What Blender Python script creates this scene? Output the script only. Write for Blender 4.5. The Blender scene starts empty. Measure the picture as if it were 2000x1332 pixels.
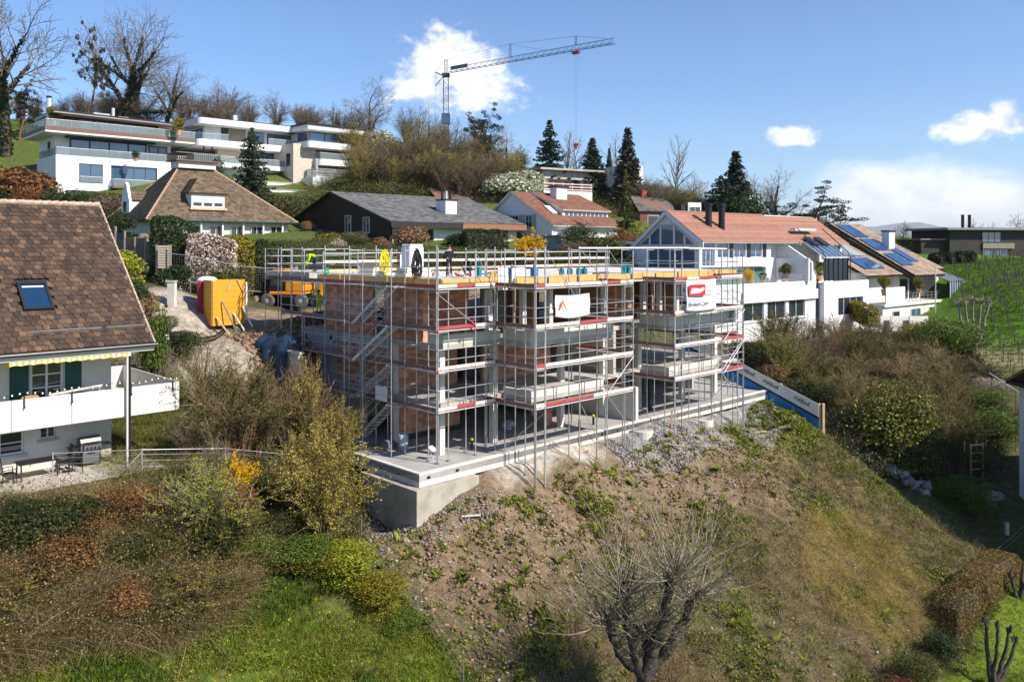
import bpy, math, random
import numpy as np
from mathutils import Vector, Matrix
R = math.radians
random.seed(7)
rng = np.random.default_rng(7)
sc = bpy.context.scene
COL = sc.collection
# ------------------------------------------------------------------ camera
CZ, F, HY = 10.6, 1600.0, 482.0
cd = bpy.data.cameras.new('camera')
cam = bpy.data.objects.new('camera', cd)
COL.objects.link(cam)
cd.sensor_width = 36
cd.lens = 36 * F / 2000
cd.shift_y = -(666 - HY) / 2000
cd.clip_start = .5
cd.clip_end = 60000
cam.location = (0, 0, CZ)
cam.rotation_euler = (R(90), 0, 0)
sc.camera = cam
# ------------------------------------------------------------------ light
SUN_DIR = Vector((.88, -.475, 0)).normalized()
SUN_EL = R(41)
sl = bpy.data.lights.new('sun', 'SUN')
sl.energy = 5.0
sl.angle = R(.55)
sl.color = (1, .91, .80)
sun = bpy.data.objects.new('sun', sl)
COL.objects.link(sun)
sd = Vector((SUN_DIR.x * math.cos(SUN_EL), SUN_DIR.y * math.cos(SUN_EL), math.sin(SUN_EL)))
sun.rotation_euler = sd.to_track_quat('Z', 'Y').to_euler()
sc.view_settings.view_transform = 'Standard'
sc.view_settings.look = 'None'
sc.view_settings.exposure = 0.56
sc.view_settings.gamma = 1
sc.view_settings.use_curve_mapping = False
sc.cycles.max_bounces = 6
sc.cycles.transparent_max_bounces = 12
sc.cycles.caustics_reflective = False
sc.cycles.caustics_refractive = False

world = bpy.data.worlds.new('World')
sc.world = world
world.use_nodes = True
wt = world.node_tree
wt.nodes.clear()
wn = wt.nodes.new
def wl(a, b): wt.links.new(a, b)
def wm(op, a, b=None, c=None, clamp=False):
    n = wn('ShaderNodeMath'); n.operation = op; n.use_clamp = clamp
    for i, v in enumerate((a, b, c)):
        if v is None: continue
        if isinstance(v, (int, float)): n.inputs[i].default_value = v
        else: wl(v, n.inputs[i])
    return n.outputs[0]
def wramp(v, a, b):
    n = wn('ShaderNodeMapRange'); n.interpolation_type = 'SMOOTHSTEP'
    wl(v, n.inputs[0]); n.inputs[1].default_value = a; n.inputs[2].default_value = b
    return n.outputs[0]
sky = wn('ShaderNodeTexSky')
sky.sky_type = 'NISHITA'
sky.sun_disc = False
sky.sun_elevation = SUN_EL
sky.sun_rotation = math.atan2(SUN_DIR.x, SUN_DIR.y)
sky.altitude = 500
sky.air_density = 1.0
sky.dust_density = .35
sky.ozone_density = 2.6
tc = wn('ShaderNodeTexCoord')
sep = wn('ShaderNodeSeparateXYZ'); wl(tc.outputs['Generated'], sep.inputs[0])
dx, dy, dz = sep.outputs
yy = wm('MAXIMUM', dy, .02)
tx = wm('DIVIDE', dx, yy)
tz = wm('DIVIDE', dz, yy)
def wnoise(scale, detail, rough, dist=0.0):
    mp = wn('ShaderNodeVectorMath'); mp.operation = 'MULTIPLY'
    wl(tc.outputs['Generated'], mp.inputs[0]); mp.inputs[1].default_value = (1, 1, 1.5)
    n = wn('ShaderNodeTexNoise'); n.inputs['Scale'].default_value = scale
    n.inputs['Detail'].default_value = detail; n.inputs['Roughness'].default_value = rough
    n.inputs['Distortion'].default_value = dist
    wl(mp.outputs[0], n.inputs['Vector'])
    return n.outputs[0]
nz = wnoise(16, 12, .62, .3)
nb = wnoise(48, 8, .6, .2)
nlow = wnoise(5, 5, .5)
acc = None
for (cx, cy, rx, ry) in [(872, 126, 92, 84), (832, 178, 88, 52), (938, 180, 98, 48), (905, 142, 84, 74), (1536, 268, 58, 20), (1552, 260, 36, 17),
                         (1935, 238, 98, 36), (1962, 216, 48, 34), (1885, 258, 66, 22), (2090, 240, 120, 40)]:
    ex = wm('MULTIPLY', wm('SUBTRACT', tx, (cx - 1000) / F), F / rx)
    ez = wm('MULTIPLY', wm('SUBTRACT', tz, (HY - cy) / F), F / ry)
    d = wm('SQRT', wm('ADD', wm('MULTIPLY', ex, ex), wm('MULTIPLY', ez, ez)))
    v = wm('SUBTRACT', 1.0, d)
    acc = v if acc is None else wm('MAXIMUM', acc, v)
acc = wm('ADD', acc, wm('MULTIPLY', wm('SUBTRACT', nz, .5), 2.0))
acc = wm('ADD', acc, wm('MULTIPLY', wm('SUBTRACT', nb, .5), 1.3))
c1 = wramp(acc, -.12, .62)
# a bank of cumulus low over the horizon, all round except a clear stretch
az = wm('ARCTAN2', dx, dy)
el = wm('ARCSINE', dz)
gate = wm('ADD', wramp(az, .335, .40), wm('MULTIPLY', wramp(az, -.6, -1.0), .8), clamp=True)
topl = wm('ADD', .084, wm('MULTIPLY', wm('SUBTRACT', nlow, .5), .10))
bank = wm('MULTIPLY', wramp(wm('ADD', wm('SUBTRACT', topl, el), wm('MULTIPLY', wm('SUBTRACT', nz, .5), .045)), -.012, .022), gate)
cov = wm('MAXIMUM', wm('MULTIPLY', c1, .97), wm('MULTIPLY', bank, .93), clamp=True)
shade = wm('ADD', .86, wm('MULTIPLY', wramp(wm('ADD', nz, wm('MULTIPLY', nb, .4)), .45, .85), .22))
cc = wn('ShaderNodeCombineColor')
wl(wm('MULTIPLY', shade, 7.8), cc.inputs[0]); wl(wm('MULTIPLY', shade, 7.95), cc.inputs[1]); wl(wm('MULTIPLY', shade, 8.2), cc.inputs[2])
tint = wn('ShaderNodeVectorMath'); tint.operation = 'MULTIPLY'; wl(sky.outputs[0], tint.inputs[0]); tint.inputs[1].default_value = (.80, .97, 1.16)
mx = wn('ShaderNodeMix'); mx.data_type = 'RGBA'
wl(cov, mx.inputs['Factor']); wl(tint.outputs[0], mx.inputs['A']); wl(cc.outputs[0], mx.inputs['B'])
bg = wn('ShaderNodeBackground'); bg.inputs[1].default_value = .102
wl(mx.outputs['Result'], bg.inputs[0])
wo = wn('ShaderNodeOutputWorld'); wl(bg.outputs[0], wo.inputs[0])

# ------------------------------------------------------------------ helpers
def W(px, py, Y):
    return Vector(((px - 1000) / F * Y, Y, CZ - (py - HY) / F * Y))
def link(o, parent=None):
    COL.objects.link(o)
    if parent is not None: o.parent = parent
    return o
def tag(o, label=None, cat=None, group=None, kind=None):
    if label: o['label'] = label
    if cat: o['category'] = cat
    if group: o['group'] = group
    if kind: o['kind'] = kind
    return o
def empty(name, loc, rz=0.0, label=None, cat=None, group=None):
    o = bpy.data.objects.new(name, None); o.empty_display_size = .3
    link(o); o.location = loc; o.rotation_euler = (0, 0, rz)
    return tag(o, label, cat, group)
def mesh_np(name, V, Fc, mats=(), smooth=False, mi=None):
    """V (n,3); Fc list of arrays (m,k)"""
    me = bpy.data.meshes.new(name)
    if not isinstance(Fc, (list, tuple)): Fc = [Fc]
    Fc = [np.asarray(f, dtype=np.int32) for f in Fc if len(f)]
    V = np.asarray(V, dtype=np.float32)
    me.vertices.add(len(V)); me.vertices.foreach_set('co', V.ravel())
    nl = sum(f.size for f in Fc); nf = sum(len(f) for f in Fc)
    me.loops.add(nl); me.polygons.add(nf)
    me.loops.foreach_set('vertex_index', np.concatenate([f.ravel() for f in Fc]))
    ls = []; s = 0
    for f in Fc:
        ls.append(s + np.arange(len(f)) * f.shape[1]); s += f.size
    me.polygons.foreach_set('loop_start', np.concatenate(ls).astype(np.int32))
    if smooth: me.polygons.foreach_set('use_smooth', np.ones(nf, dtype=bool))
    if mi is not None: me.polygons.foreach_set('material_index', np.asarray(mi, dtype=np.int32))
    for m in (mats if isinstance(mats, (list, tuple)) else [mats]): me.materials.append(m)
    me.update(calc_edges=True); me.validate()
    return me
def nobj(name, me, parent=None, loc=None):
    o = bpy.data.objects.new(name, me); link(o, parent)
    if loc is not None: o.location = loc
    return o
class MB:
    def __init__(s): s.v = []; s.f = []; s.m = []; s.cur = 0
    def add(s, vs, fs):
        n = len(s.v); s.v += [tuple(v) for v in vs]
        for f in fs: s.f.append(tuple(i + n for i in f)); s.m.append(s.cur)
        return s
    def box(s, x0, x1, y0, y1, z0, z1):
        return s.add([(x0,y0,z0),(x1,y0,z0),(x1,y1,z0),(x0,y1,z0),(x0,y0,z1),(x1,y0,z1),(x1,y1,z1),(x0,y1,z1)],
                     [(0,3,2,1),(4,5,6,7),(0,1,5,4),(1,2,6,5),(2,3,7,6),(3,0,4,7)])
    def hexa(s, p): # 8 points bottom ring, top ring
        return s.add(p, [(0,3,2,1),(4,5,6,7),(0,1,5,4),(1,2,6,5),(2,3,7,6),(3,0,4,7)])
    def prism(s, poly, z0, z1):
        n = len(poly)
        vs = [(x, y, z0) for x, y in poly] + [(x, y, z1) for x, y in poly]
        return s.add(vs, [tuple(range(n))[::-1], tuple(range(n, 2*n))] + [(i, (i+1) % n, n + (i+1) % n, n + i) for i in range(n)])
    def slab3(s, pts, d): # polygon in 3d extruded by vector d
        n = len(pts); d = Vector(d)
        vs = [Vector(p) for p in pts] + [Vector(p) + d for p in pts]
        return s.add(vs, [tuple(range(n))[::-1], tuple(range(n, 2*n))] + [(i, (i+1) % n, n + (i+1) % n, n + i) for i in range(n)])
    def tube(s, p, q, r, k=8, r2=None):
        p = Vector(p); q = Vector(q); d = (q - p)
        if d.length < 1e-6: return s
        d.normalize(); a = d.orthogonal().normalized(); b = d.cross(a)
        r2 = r if r2 is None else r2
        vs = []
        for c, rr in ((p, r), (q, r2)):
            for i in range(k):
                t = 2 * math.pi * i / k
                vs.append(c + (a * math.cos(t) + b * math.sin(t)) * rr)
        return s.add(vs, [tuple(range(k))[::-1], tuple(range(k, 2*k))] + [(i, (i+1) % k, k + (i+1) % k, k + i) for i in range(k)])
    def path(s, pts, r, k=6):
        for i in range(len(pts) - 1): s.tube(pts[i], pts[i+1], r, k)
        return s
    def bar(s, p, q, w, h): # rectangular bar from p to q
        p = Vector(p); q = Vector(q); d = (q - p).normalized()
        up = Vector((0, 0, 1)) if abs(d.z) < .95 else Vector((0, 1, 0))
        a = d.cross(up).normalized(); b = a.cross(d)
        vs = []
        for c in (p, q):
            for (i, j) in ((-1,-1),(1,-1),(1,1),(-1,1)): vs.append(c + a * (i*w/2) + b * (j*h/2))
        return s.add(vs, [(0,3,2,1),(4,5,6,7),(0,1,5,4),(1,2,6,5),(2,3,7,6),(3,0,4,7)])
    def lathe(s, prof, k=12, c=(0,0,0)):
        n0 = len(s.v); vs = []
        for (r, z) in prof:
            for i in range(k):
                t = 2*math.pi*i/k; vs.append((c[0]+r*math.cos(t), c[1]+r*math.sin(t), c[2]+z))
        fs = [tuple(range(k))[::-1], tuple(range((len(prof)-1)*k, len(prof)*k))]
        for j in range(len(prof)-1):
            for i in range(k): fs.append((j*k+i, j*k+(i+1) % k, (j+1)*k+(i+1) % k, (j+1)*k+i))
        return s.add(vs, fs)
    def xform(s, M):
        s.v = [tuple(M @ Vector(v)) for v in s.v]; return s
    def mesh(s, name, mats, smooth=False):
        me = bpy.data.meshes.new(name); me.from_pydata(s.v, [], s.f)
        for m in (mats if isinstance(mats, (list, tuple)) else [mats]): me.materials.append(m)
        if any(s.m): me.polygons.foreach_set('material_index', s.m)
        if smooth: me.polygons.foreach_set('use_smooth', [True] * len(me.polygons))
        me.validate(); me.update(); return me
    def build(s, name, mats, parent=None, smooth=False, loc=None, bevel=0):
        o = nobj(name, s.mesh(name, mats, smooth), parent, loc)
        if bevel:
            b = o.modifiers.new('bevel', 'BEVEL'); b.width = bevel; b.segments = 1; b.limit_method = 'ANGLE'
        return o
def copy_tree(o, parent=None):
    c = o.copy(); COL.objects.link(c); c.parent = parent
    if parent is not None: c.matrix_parent_inverse = o.matrix_parent_inverse.copy()
    for ch in o.children: copy_tree(ch, c)
    return c
_prims = {}
def unit_tube(mat, k=8):
    key = ('t', mat.name, k)
    if key not in _prims: _prims[key] = MB().tube((0,0,-.5), (0,0,.5), 1, k).mesh('tube', mat, True)
    return _prims[key]
def unit_box(mat):
    key = ('b', mat.name)
    if key not in _prims: _prims[key] = MB().box(-.5,.5,-.5,.5,-.5,.5).mesh('block', mat)
    return _prims[key]
def tube_obj(name, p, q, r, mat, parent, k=7):
    p = Vector(p); q = Vector(q); d = q - p
    o = nobj(name, unit_tube(mat, k), parent)
    o.rotation_mode = 'QUATERNION'; o.location = (p + q) / 2
    o.rotation_quaternion = d.to_track_quat('Z', 'Y'); o.scale = (r, r, d.length)
    return o
def bar_obj(name, p, q, w, h, mat, parent):
    p = Vector(p); q = Vector(q); d = q - p
    o = nobj(name, unit_box(mat), parent)
    o.rotation_mode = 'QUATERNION'; o.location = (p + q) / 2
    z = d.normalized(); up = Vector((0,0,1))
    if abs(z.z) > .95: up = Vector((0,1,0))
    x = up.cross(z).normalized(); y = z.cross(x)
    o.rotation_quaternion = Matrix((x, y, z)).transposed().to_quaternion(); o.scale = (w, h, d.length)
    return o
def box_obj(name, x0, x1, y0, y1, z0, z1, mat, parent):
    o = nobj(name, unit_box(mat), parent)
    o.location = ((x0+x1)/2, (y0+y1)/2, (z0+z1)/2); o.scale = (abs(x1-x0), abs(y1-y0), abs(z1-z0))
    return o
# ------------------------------------------------------------------ materials
MATS = {}
def mat(name, c, c2=None, scale=3.0, rough=.8, bump=0.0, bscale=None, metal=0.0, island=0.0, spec=.4, trans=0.0, detail=6, c3=None, stretch=None, lo=.35, hi=.65):
    m = bpy.data.materials.new(name); m.use_nodes = True; nt = m.node_tree
    b = nt.nodes['Principled BSDF']; L = nt.links.new
    b.inputs['Roughness'].default_value = rough; b.inputs['Metallic'].default_value = metal
    b.inputs['Specular IOR Level'].default_value = spec
    c = tuple(c) + (1,)
    b.inputs['Base Color'].default_value = c
    out = None
    co = nt.nodes.new('ShaderNodeTexCoord'); geo = nt.nodes.new('ShaderNodeNewGeometry')
    vec = geo.outputs['Position']
    if stretch:
        mp = nt.nodes.new('ShaderNodeMapping'); mp.inputs['Scale'].default_value = stretch
        L(co.outputs['Object'], mp.inputs[0]); vec = mp.outputs[0]
    if c2 is not None:
        n = nt.nodes.new('ShaderNodeTexNoise'); n.inputs['Scale'].default_value = scale; n.inputs['Detail'].default_value = detail
        n.inputs['Roughness'].default_value = .62
        L(vec, n.inputs['Vector'])
        r = nt.nodes.new('ShaderNodeValToRGB'); r.color_ramp.elements[0].position = lo; r.color_ramp.elements[1].position = hi
        r.color_ramp.elements[0].color = c; r.color_ramp.elements[1].color = tuple(c2) + (1,)
        if c3 is not None:
            e = r.color_ramp.elements.new((lo+hi)/2); e.color = tuple(c3) + (1,)
        L(n.outputs[0], r.inputs[0]); out = r.outputs[0]
        if island:
            ad = nt.nodes.new('ShaderNodeMath'); ad.operation = 'MULTIPLY_ADD'
            ad.inputs[1].default_value = island
            oi = nt.nodes.new('ShaderNodeObjectInfo'); sm = nt.nodes.new('ShaderNodeMath'); sm.operation = 'ADD'; fr_ = nt.nodes.new('ShaderNodeMath'); fr_.operation = 'FRACT'
            L(geo.outputs['Random Per Island'], sm.inputs[0]); L(oi.outputs['Random'], sm.inputs[1]); L(sm.outputs[0], fr_.inputs[0]); L(fr_.outputs[0], ad.inputs[0])
            su = nt.nodes.new('ShaderNodeMath'); su.operation = 'SUBTRACT'; L(n.outputs[0], su.inputs[0]); su.inputs[1].default_value = island / 2
            L(su.outputs[0], ad.inputs[2]); L(ad.outputs[0], r.inputs[0])
        L(out, b.inputs['Base Color'])
    if bump:
        n2 = nt.nodes.new('ShaderNodeTexNoise'); n2.inputs['Scale'].default_value = bscale or scale * 4; n2.inputs['Detail'].default_value = 8
        L(vec, n2.inputs['Vector'])
        bp = nt.nodes.new('ShaderNodeBump'); bp.inputs['Strength'].default_value = bump; bp.inputs['Distance'].default_value = .05
        L(n2.outputs[0], bp.inputs['Height']); L(bp.outputs[0], b.inputs['Normal'])
    if trans:
        # thin leaves let light through
        tr = nt.nodes.new('ShaderNodeBsdfTranslucent'); mixs = nt.nodes.new('ShaderNodeMixShader'); mixs.inputs[0].default_value = trans
        if out: L(out, tr.inputs[0])
        else: tr.inputs[0].default_value = c
        o = nt.nodes['Material Output']; L(b.outputs[0], mixs.inputs[1]); L(tr.outputs[0], mixs.inputs[2]); L(mixs.outputs[0], o.inputs[0])
    MATS[name] = m
    return m
def glass_mat(name, tint, alpha):
    m = bpy.data.materials.new(name); m.use_nodes = True; nt = m.node_tree
    b = nt.nodes['Principled BSDF']; b.inputs['Base Color'].default_value = tuple(tint) + (1,); b.inputs['Roughness'].default_value = .03
    b.inputs['Specular IOR Level'].default_value = .8
    t = nt.nodes.new('ShaderNodeBsdfTransparent'); t.inputs[0].default_value = (.88, .95, .95, 1)
    mx = nt.nodes.new('ShaderNodeMixShader'); mx.inputs[0].default_value = alpha
    nt.links.new(t.outputs[0], mx.inputs[1]); nt.links.new(b.outputs[0], mx.inputs[2]); nt.links.new(mx.outputs[0], nt.nodes['Material Output'].inputs[0])
    return m
concrete = mat('concrete', (.36,.34,.31), (.50,.48,.44), 1.3, .85, .15, 12)
concrete_new = mat('pale_concrete', (.52,.50,.46), (.64,.62,.58), 1.1, .85, .1, 9)
concrete_dirty = mat('stained_concrete', (.30,.27,.22), (.46,.42,.36), .8, .9, .25, 14, c3=(.40,.37,.31))
screed = mat('screed', (.30,.29,.28), (.42,.41,.39), .6, .9, .1, 20)
bitumen = mat('bitumen', (.018,.018,.02), (.05,.05,.05), 2, .6)
steel = mat('galvanised_steel', (.42,.43,.44), (.58,.59,.60), 2.5, .42, metal=.55)
steel_dark = mat('weathered_steel', (.26,.26,.26), (.36,.36,.37), 3, .5, metal=.5)
alu = mat('aluminium', (.62,.63,.64), (.74,.74,.74), 4, .4, metal=.4)
toe_red = mat('red_board', (.30,.035,.04), (.44,.10,.10), 5, .6, stretch=(1,1,1))
toe_white = mat('chalky_board', (.70,.62,.58), (.66,.30,.28), 9, .7, lo=.52, hi=.62)
toe_brown = mat('brown_board', (.16,.09,.08), (.30,.19,.17), 6, .8)
deck_wood = mat('deck_plank', (.34,.29,.25), (.48,.43,.38), 3, .8)
formwork = mat('yellow_formwork', (.62,.36,.08), (.70,.46,.16), 3, .6, lo=.3, hi=.8)
form_yellow = mat('yellow_panel', (.66,.36,.02), (.46,.25,.03), 1.6, .5, .15, 9, stretch=(1.5,1.5,7), lo=.4, hi=.8)
timber = mat('timber', (.52,.35,.20), (.62,.46,.29), 4, .7)
timber_red = mat('reddish_timber', (.45,.24,.14), (.56,.34,.22), 5, .75)
brickm = mat('clay_brick', (.47,.215,.125), (.66,.36,.24), 1.2, .9, .2, 30, island=.55)
mortar = mat('mortar', (.36,.22,.16), (.46,.30,.22), 6, .95)
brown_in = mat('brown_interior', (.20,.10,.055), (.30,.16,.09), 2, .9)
plaster = mat('white_render', (.56,.56,.555), (.71,.71,.71), 2.2, .85, .04, 40, stretch=(1,1,.22), lo=.2, hi=.5)
plaster_w = mat('warm_white_render', (.64,.61,.56), (.71,.69,.63), .8, .9, .05, 40)
plaster_c = mat('cream_render', (.62,.58,.50), (.70,.66,.58), .8, .9, .05, 40)
white_paint = mat('white_paint', (.78,.78,.77), rough=.5)
wframe_dark = mat('dark_window_frame', (.02,.022,.025), rough=.4)
wframe_white = mat('white_window_frame', (.74,.74,.72), rough=.5)
pane_m = mat('window_glass', (.022,.03,.042), rough=.03, spec=1.0)
pane_b = mat('blue_window_glass', (.05,.10,.17), rough=.03, spec=1.2)
glass_rail = glass_mat('railing_glass', (.30,.34,.35), .40)
glass_clear = glass_mat('clear_glass', (.20,.30,.33), .5)
dark_metal = mat('dark_metal', (.03,.03,.035), rough=.4, metal=.3)
black = mat('black_plastic', (.012,.012,.014), rough=.45)
brown_fascia = mat('brown_fascia', (.16,.085,.06), (.20,.11,.08), 3, .6)
taupe = mat('taupe_cladding', (.20,.17,.125), (.25,.21,.16), 2, .6)
beige_stone = mat('beige_stone', (.50,.43,.34), (.60,.53,.43), 2.5, .8)
dark_clad = mat('dark_cladding', (.018,.016,.014), (.03,.026,.022), 3, .7, stretch=(1,1,9))
dark_brown_wood = mat('dark_brown_boards', (.022,.012,.008), (.04,.022,.014), 5, .75)
red_wood = mat('red_brown_boards', (.24,.11,.05), (.32,.16,.08), 5, .7)
green_shutter = mat('green_shutter', (.006,.05,.04), (.01,.07,.055), 8, .5)
blue_m = mat('blue_plastic', (.015,.17,.42), rough=.4)
teal_m = mat('teal_plastic', (.01,.22,.24), rough=.4)
red_m = mat('red_plastic', (.42,.015,.03), rough=.4)
yellow_m = mat('yellow_hose', (.75,.66,.01), rough=.4)
hivis = mat('hi_vis_cloth', (.42,.85,.01), (.36,.75,.02), 9, .7)
skin = mat('skin', (.50,.30,.21), rough=.6)
denim = mat('dark_cloth', (.02,.03,.06), rough=.9)
blackcloth = mat('black_cloth', (.012,.012,.014), (.022,.022,.026), 8, .9)
khaki = mat('khaki_cloth', (.36,.24,.13), rough=.9)
exc_yellow = mat('excavator_paint', (.72,.30,.01), (.62,.25,.015), 2, .4)
rubber = mat('rubber', (.06,.055,.05), (.13,.12,.105), 5, .85)
rim_m = mat('wheel_rim', (.44,.42,.38), (.30,.27,.23), 6, .6)
solar = mat('solar_panel', (.018,.06,.16), (.022,.07,.19), 2, .08, spec=1.0)
# ------------------------------------------------------------------ site frames
ANG = R(44.05)
UX, UY = math.cos(ANG), math.sin(ANG)      # a axis of the building site
O = (-4.3, 38.0)
def AB(a, b): return (O[0] + a*UX - b*UY, O[1] + a*UY + b*UX)
def toAB(x, y):
    x = x - O[0]; y = y - O[1]
    return x*UX + y*UY, -x*UY + y*UX
H0 = (-18.0, 36.8)                          # right corner of the near left house
# ------------------------------------------------------------------ terrain heights
ctl = []
def cp(px, py, Y): p = W(px, py, Y); ctl.append((p.x, p.y, p.z))
def ca(a, b, z): x, y = AB(a, b); ctl.append((x, y, z))
for a in (6, 12, 18, 24, 29, 32):
    for t in (.5, 3, 7, 11, 14): ca(a, -t, -.45 - .56*t + (.25 if 2 < t < 8 else 0))
    ca(a, -17, -9.3); ca(a, -24, -10.2); ca(a, -34, -11.5)
for (a, b, z) in [(0,-1.2,-2.6),(2.5,-.6,-1.6),(-.6,2.5,-2.6),(-1.5,-1,-2.7),(-2.2,1.5,-2.6),(4,-.5,-.9),(1,-4,-4),(1,-8,-6.2),(1,-13,-8.8),(-4,-4,-4.1),(-4,-9,-6.7),(-4,-14,-9),
                  (-4,0,-2.1),(-4,4,-.6),(-1.2,6,-.9),(-1,9,.2),(-1,12,2.2),(-2,15,4.0),(-9,0,-1.3),(-9,-5,-3.8),(-9,-10,-6.2),(-9,-16,-9),(-15,0,-.9),(-15,-6,-3.6),(-15,-12,-6.6),
                  (-22,0,-.6),(-22,-8,-4),(-30,0,0),(-30,-10,-4),(-9,4,.6),(-12,4,.8),(-5,8,1.2),(-6,11,2.2),(0,-20,-10),(-15,-22,-10.5),(-30,-30,-12),
                  (36,0,-3.2),(36,-5,-5.6),(36,-10,-8),(35,4,-1.2),(34,8,.2),(38,-14,-9.6),(33.5,12,1.4),(30,14,4.5),(24,15,6),(18,16,6.6),(10,16,6.4),(4,17,6.1)]:
    ca(a, b, z)
for (a, b) in [(2, -3.5), (1.5, -1.9), (-6, -2.5), (2, 0), (-14, -3.5), (-6, 3), (0, 6), (-12, 8)]:   # pad of the left house
    ctl.append((H0[0] + a*UX - b*UY, H0[1] + a*UY + b*UX, 1.15))
for c in [(270,830,42),(340,720,46),(330,640,50),(300,560,54),(440,615,54),(400,660,51),(520,597,64),(610,592,67),(560,625,58),(480,640,54),
          (640,600,64),(330,560,62),(450,525,68),(560,515,71),(700,508,75),(900,512,79),(1100,512,82),(1230,530,82),
          (250,500,70),(300,470,82),(420,468,85),(560,472,88),(700,470,90),(850,472,92),(1000,482,95),(1050,482,100),(1180,485,98),
          (600,425,108),(480,420,106),(60,395,110),(250,395,112),(540,392,116),(640,352,125),(770,356,127),(700,380,118),(420,350,122),(480,372,119),(560,393,119),(640,392,119),(560,380,124),(470,352,126),(620,372,127),
          (960,402,114),(900,395,120),(1100,420,118),(1250,440,115),(-200,420,105),(-500,420,105),(-300,640,45),(-300,520,60),(0,500,70),
          (-200,220,140),(0,255,140),(200,235,150),(400,245,155),(550,250,155),(700,268,155),(850,290,155),(1000,335,150),(1120,352,150),
          (1300,385,150),(1450,425,150),(1600,445,150),(1750,472,150),(1900,492,150),(2100,500,150),(2600,520,150),
          (1400,650,80),(1553,655,88),(1640,640,94),(1300,540,98),(1500,540,105),(1650,600,98),(1700,640,98),(1830,612,104),(1600,500,125),(1800,500,130),
          (1830,512,122),(2000,510,114),(1950,560,98),(2000,600,90),(1900,650,88),(1960,705,82),(2000,745,76),(2200,620,90),(2200,520,120),
          (1550,705,73),(1650,722,74),(1750,765,73),(1850,805,71),(1680,870,64),(1800,935,60),(1900,1000,57),(1990,1065,55),(2150,1000,58),(2300,900,62),
          (1960,1140,49),(1985,1260,43),(1900,1340,40.5),(2200,1300,42)]:
    cp(*c)
for (x, z) in [(-150, 30), (-60, 36), (0, 30), (60, 20), (120, 12), (200, 6)]:
    ctl.append((x, 230, z - 3)); ctl.append((x, 300, z - 12))
C = np.array(ctl)
def _k(r2): return np.sqrt(r2 + 2.0)
_D = ((C[:, None, :2] - C[None, :, :2])**2).sum(-1)
_n = len(C)
_A = np.zeros((_n+1, _n+1)); _A[:_n, :_n] = _k(_D) - np.eye(_n)*.15; _A[_n, :_n] = 1; _A[:_n, _n] = 1
_w = np.linalg.solve(_A, np.concatenate([C[:, 2], [0]]))
_ph = rng.uniform(0, 6.28, (14, 2)); _fr = np.array([[math.cos(t), math.sin(t)] for t in rng.uniform(0, 6.28, 14)])
_fs = np.array([.35,.5,.7,.9,1.2,1.5,1.9,2.3,2.9,3.6,4.4,5.2,6.3,7.1])
def bumps(x, y):
    z = 0
    for i in range(14): z = z + np.sin((x*_fr[i,0] + y*_fr[i,1])*_fs[i] + _ph[i,0]) * np.cos((x*_fr[i,1] - y*_fr[i,0])*_fs[i]*.8 + _ph[i,1]) / _fs[i]**.9
    return z * .13
def sst(x, a, b):
    t = np.clip((x - a) / (b - a), 0, 1); return t*t*(3 - 2*t)
def hgt(x, y):
    x = np.atleast_1d(np.asarray(x, float)); y = np.atleast_1d(np.asarray(y, float))
    sh = x.shape; x = x.ravel(); y = y.ravel(); z = np.empty_like(x)
    for i in range(0, len(x), 8192):
        s = slice(i, i+8192)
        r2 = (x[s, None] - C[None, :, 0])**2 + (y[s, None] - C[None, :, 1])**2
        z[s] = _k(r2) @ _w[:_n] + _w[_n]
    a, b = toAB(x, y)
    bw = np.where(y < 75, 1.0, 1.6)
    pad = sst(-(np.abs(a - 16.95) - 16.0), -.5, .3) * sst(-(np.abs(b - 7.0) - 6.3), -.5, .3)
    ha, hb = (x-H0[0])*UX + (y-H0[1])*UY, -(x-H0[0])*UY + (y-H0[1])*UX
    hp = sst(-(np.abs(ha + 20) - 22.2), -.6, .3) * sst(-(np.abs(hb - 4.) - 7.4), -1.0, .3)
    near = sst(-b, -2, 1) * sst(a, -3, 1)
    z = z + bumps(x, y) * (.55 + .7*near) * (1 - pad) * (1 - hp) * np.where(y > 75, .5, 1)
    z = z * (1 - hp) + 1.13 * hp
    z = z * (1 - pad) + (-.5) * pad
    # far land falls away to the plain and the lake
    fy = sst(y, 300, 900); fx = sst(np.abs(x), 260, 700)
    z = np.clip(z, -40, 60)
    z = z * (1 - fy) * (1 - fx) + (-60) * (1 - (1 - fy) * (1 - fx))
    return z.reshape(sh)
def gz(x, y): return float(hgt(x, y)[0])
def hit(px, py, y0=24.0, y1=180.0):
    Y = np.arange(y0, y1, .1); X = (px-1000)/F*Y; Z = CZ - (py-HY)/F*Y
    h = hgt(X, Y); below = np.nonzero(Z < h)[0]
    i = below[0] if len(below) else len(Y) - 1
    return Vector((X[i], Y[i], h[i]))
def G(px, Y):
    X = (px-1000)/F*Y; return Vector((X, Y, gz(X, Y)))
xs = np.concatenate([[-6000,-3500,-2000,-1200,-800,-550,-400,-320,-260], np.arange(-220,-60,6.), np.arange(-60,-32,2.), np.arange(-32,46,.36), np.arange(46,70,1.5), np.arange(70,220,6.), [260,320,400,550,800,1200,2000,3500,6000,9000]])
ys = np.concatenate([[-3000,-1500,-700,-350,-180,-90,-40,-15,0,8,14,18], np.arange(20,64,.36), np.arange(64,84,.8), np.arange(84,160,2.), np.arange(160,320,8.), [340,400,480,600,800,1100,1600,2400,4000,7000,12000,20000]])
GX, GY = np.meshgrid(xs, ys)
GZ = hgt(GX, GY)
_a, _b = toAB(GX, GY); _sl = sst(_a, -3.5, -1.5) * sst(36 - _a, 0, 2) * sst(-.6 - _b, 0, .8) * sst(_b, -18, -15)
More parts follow.
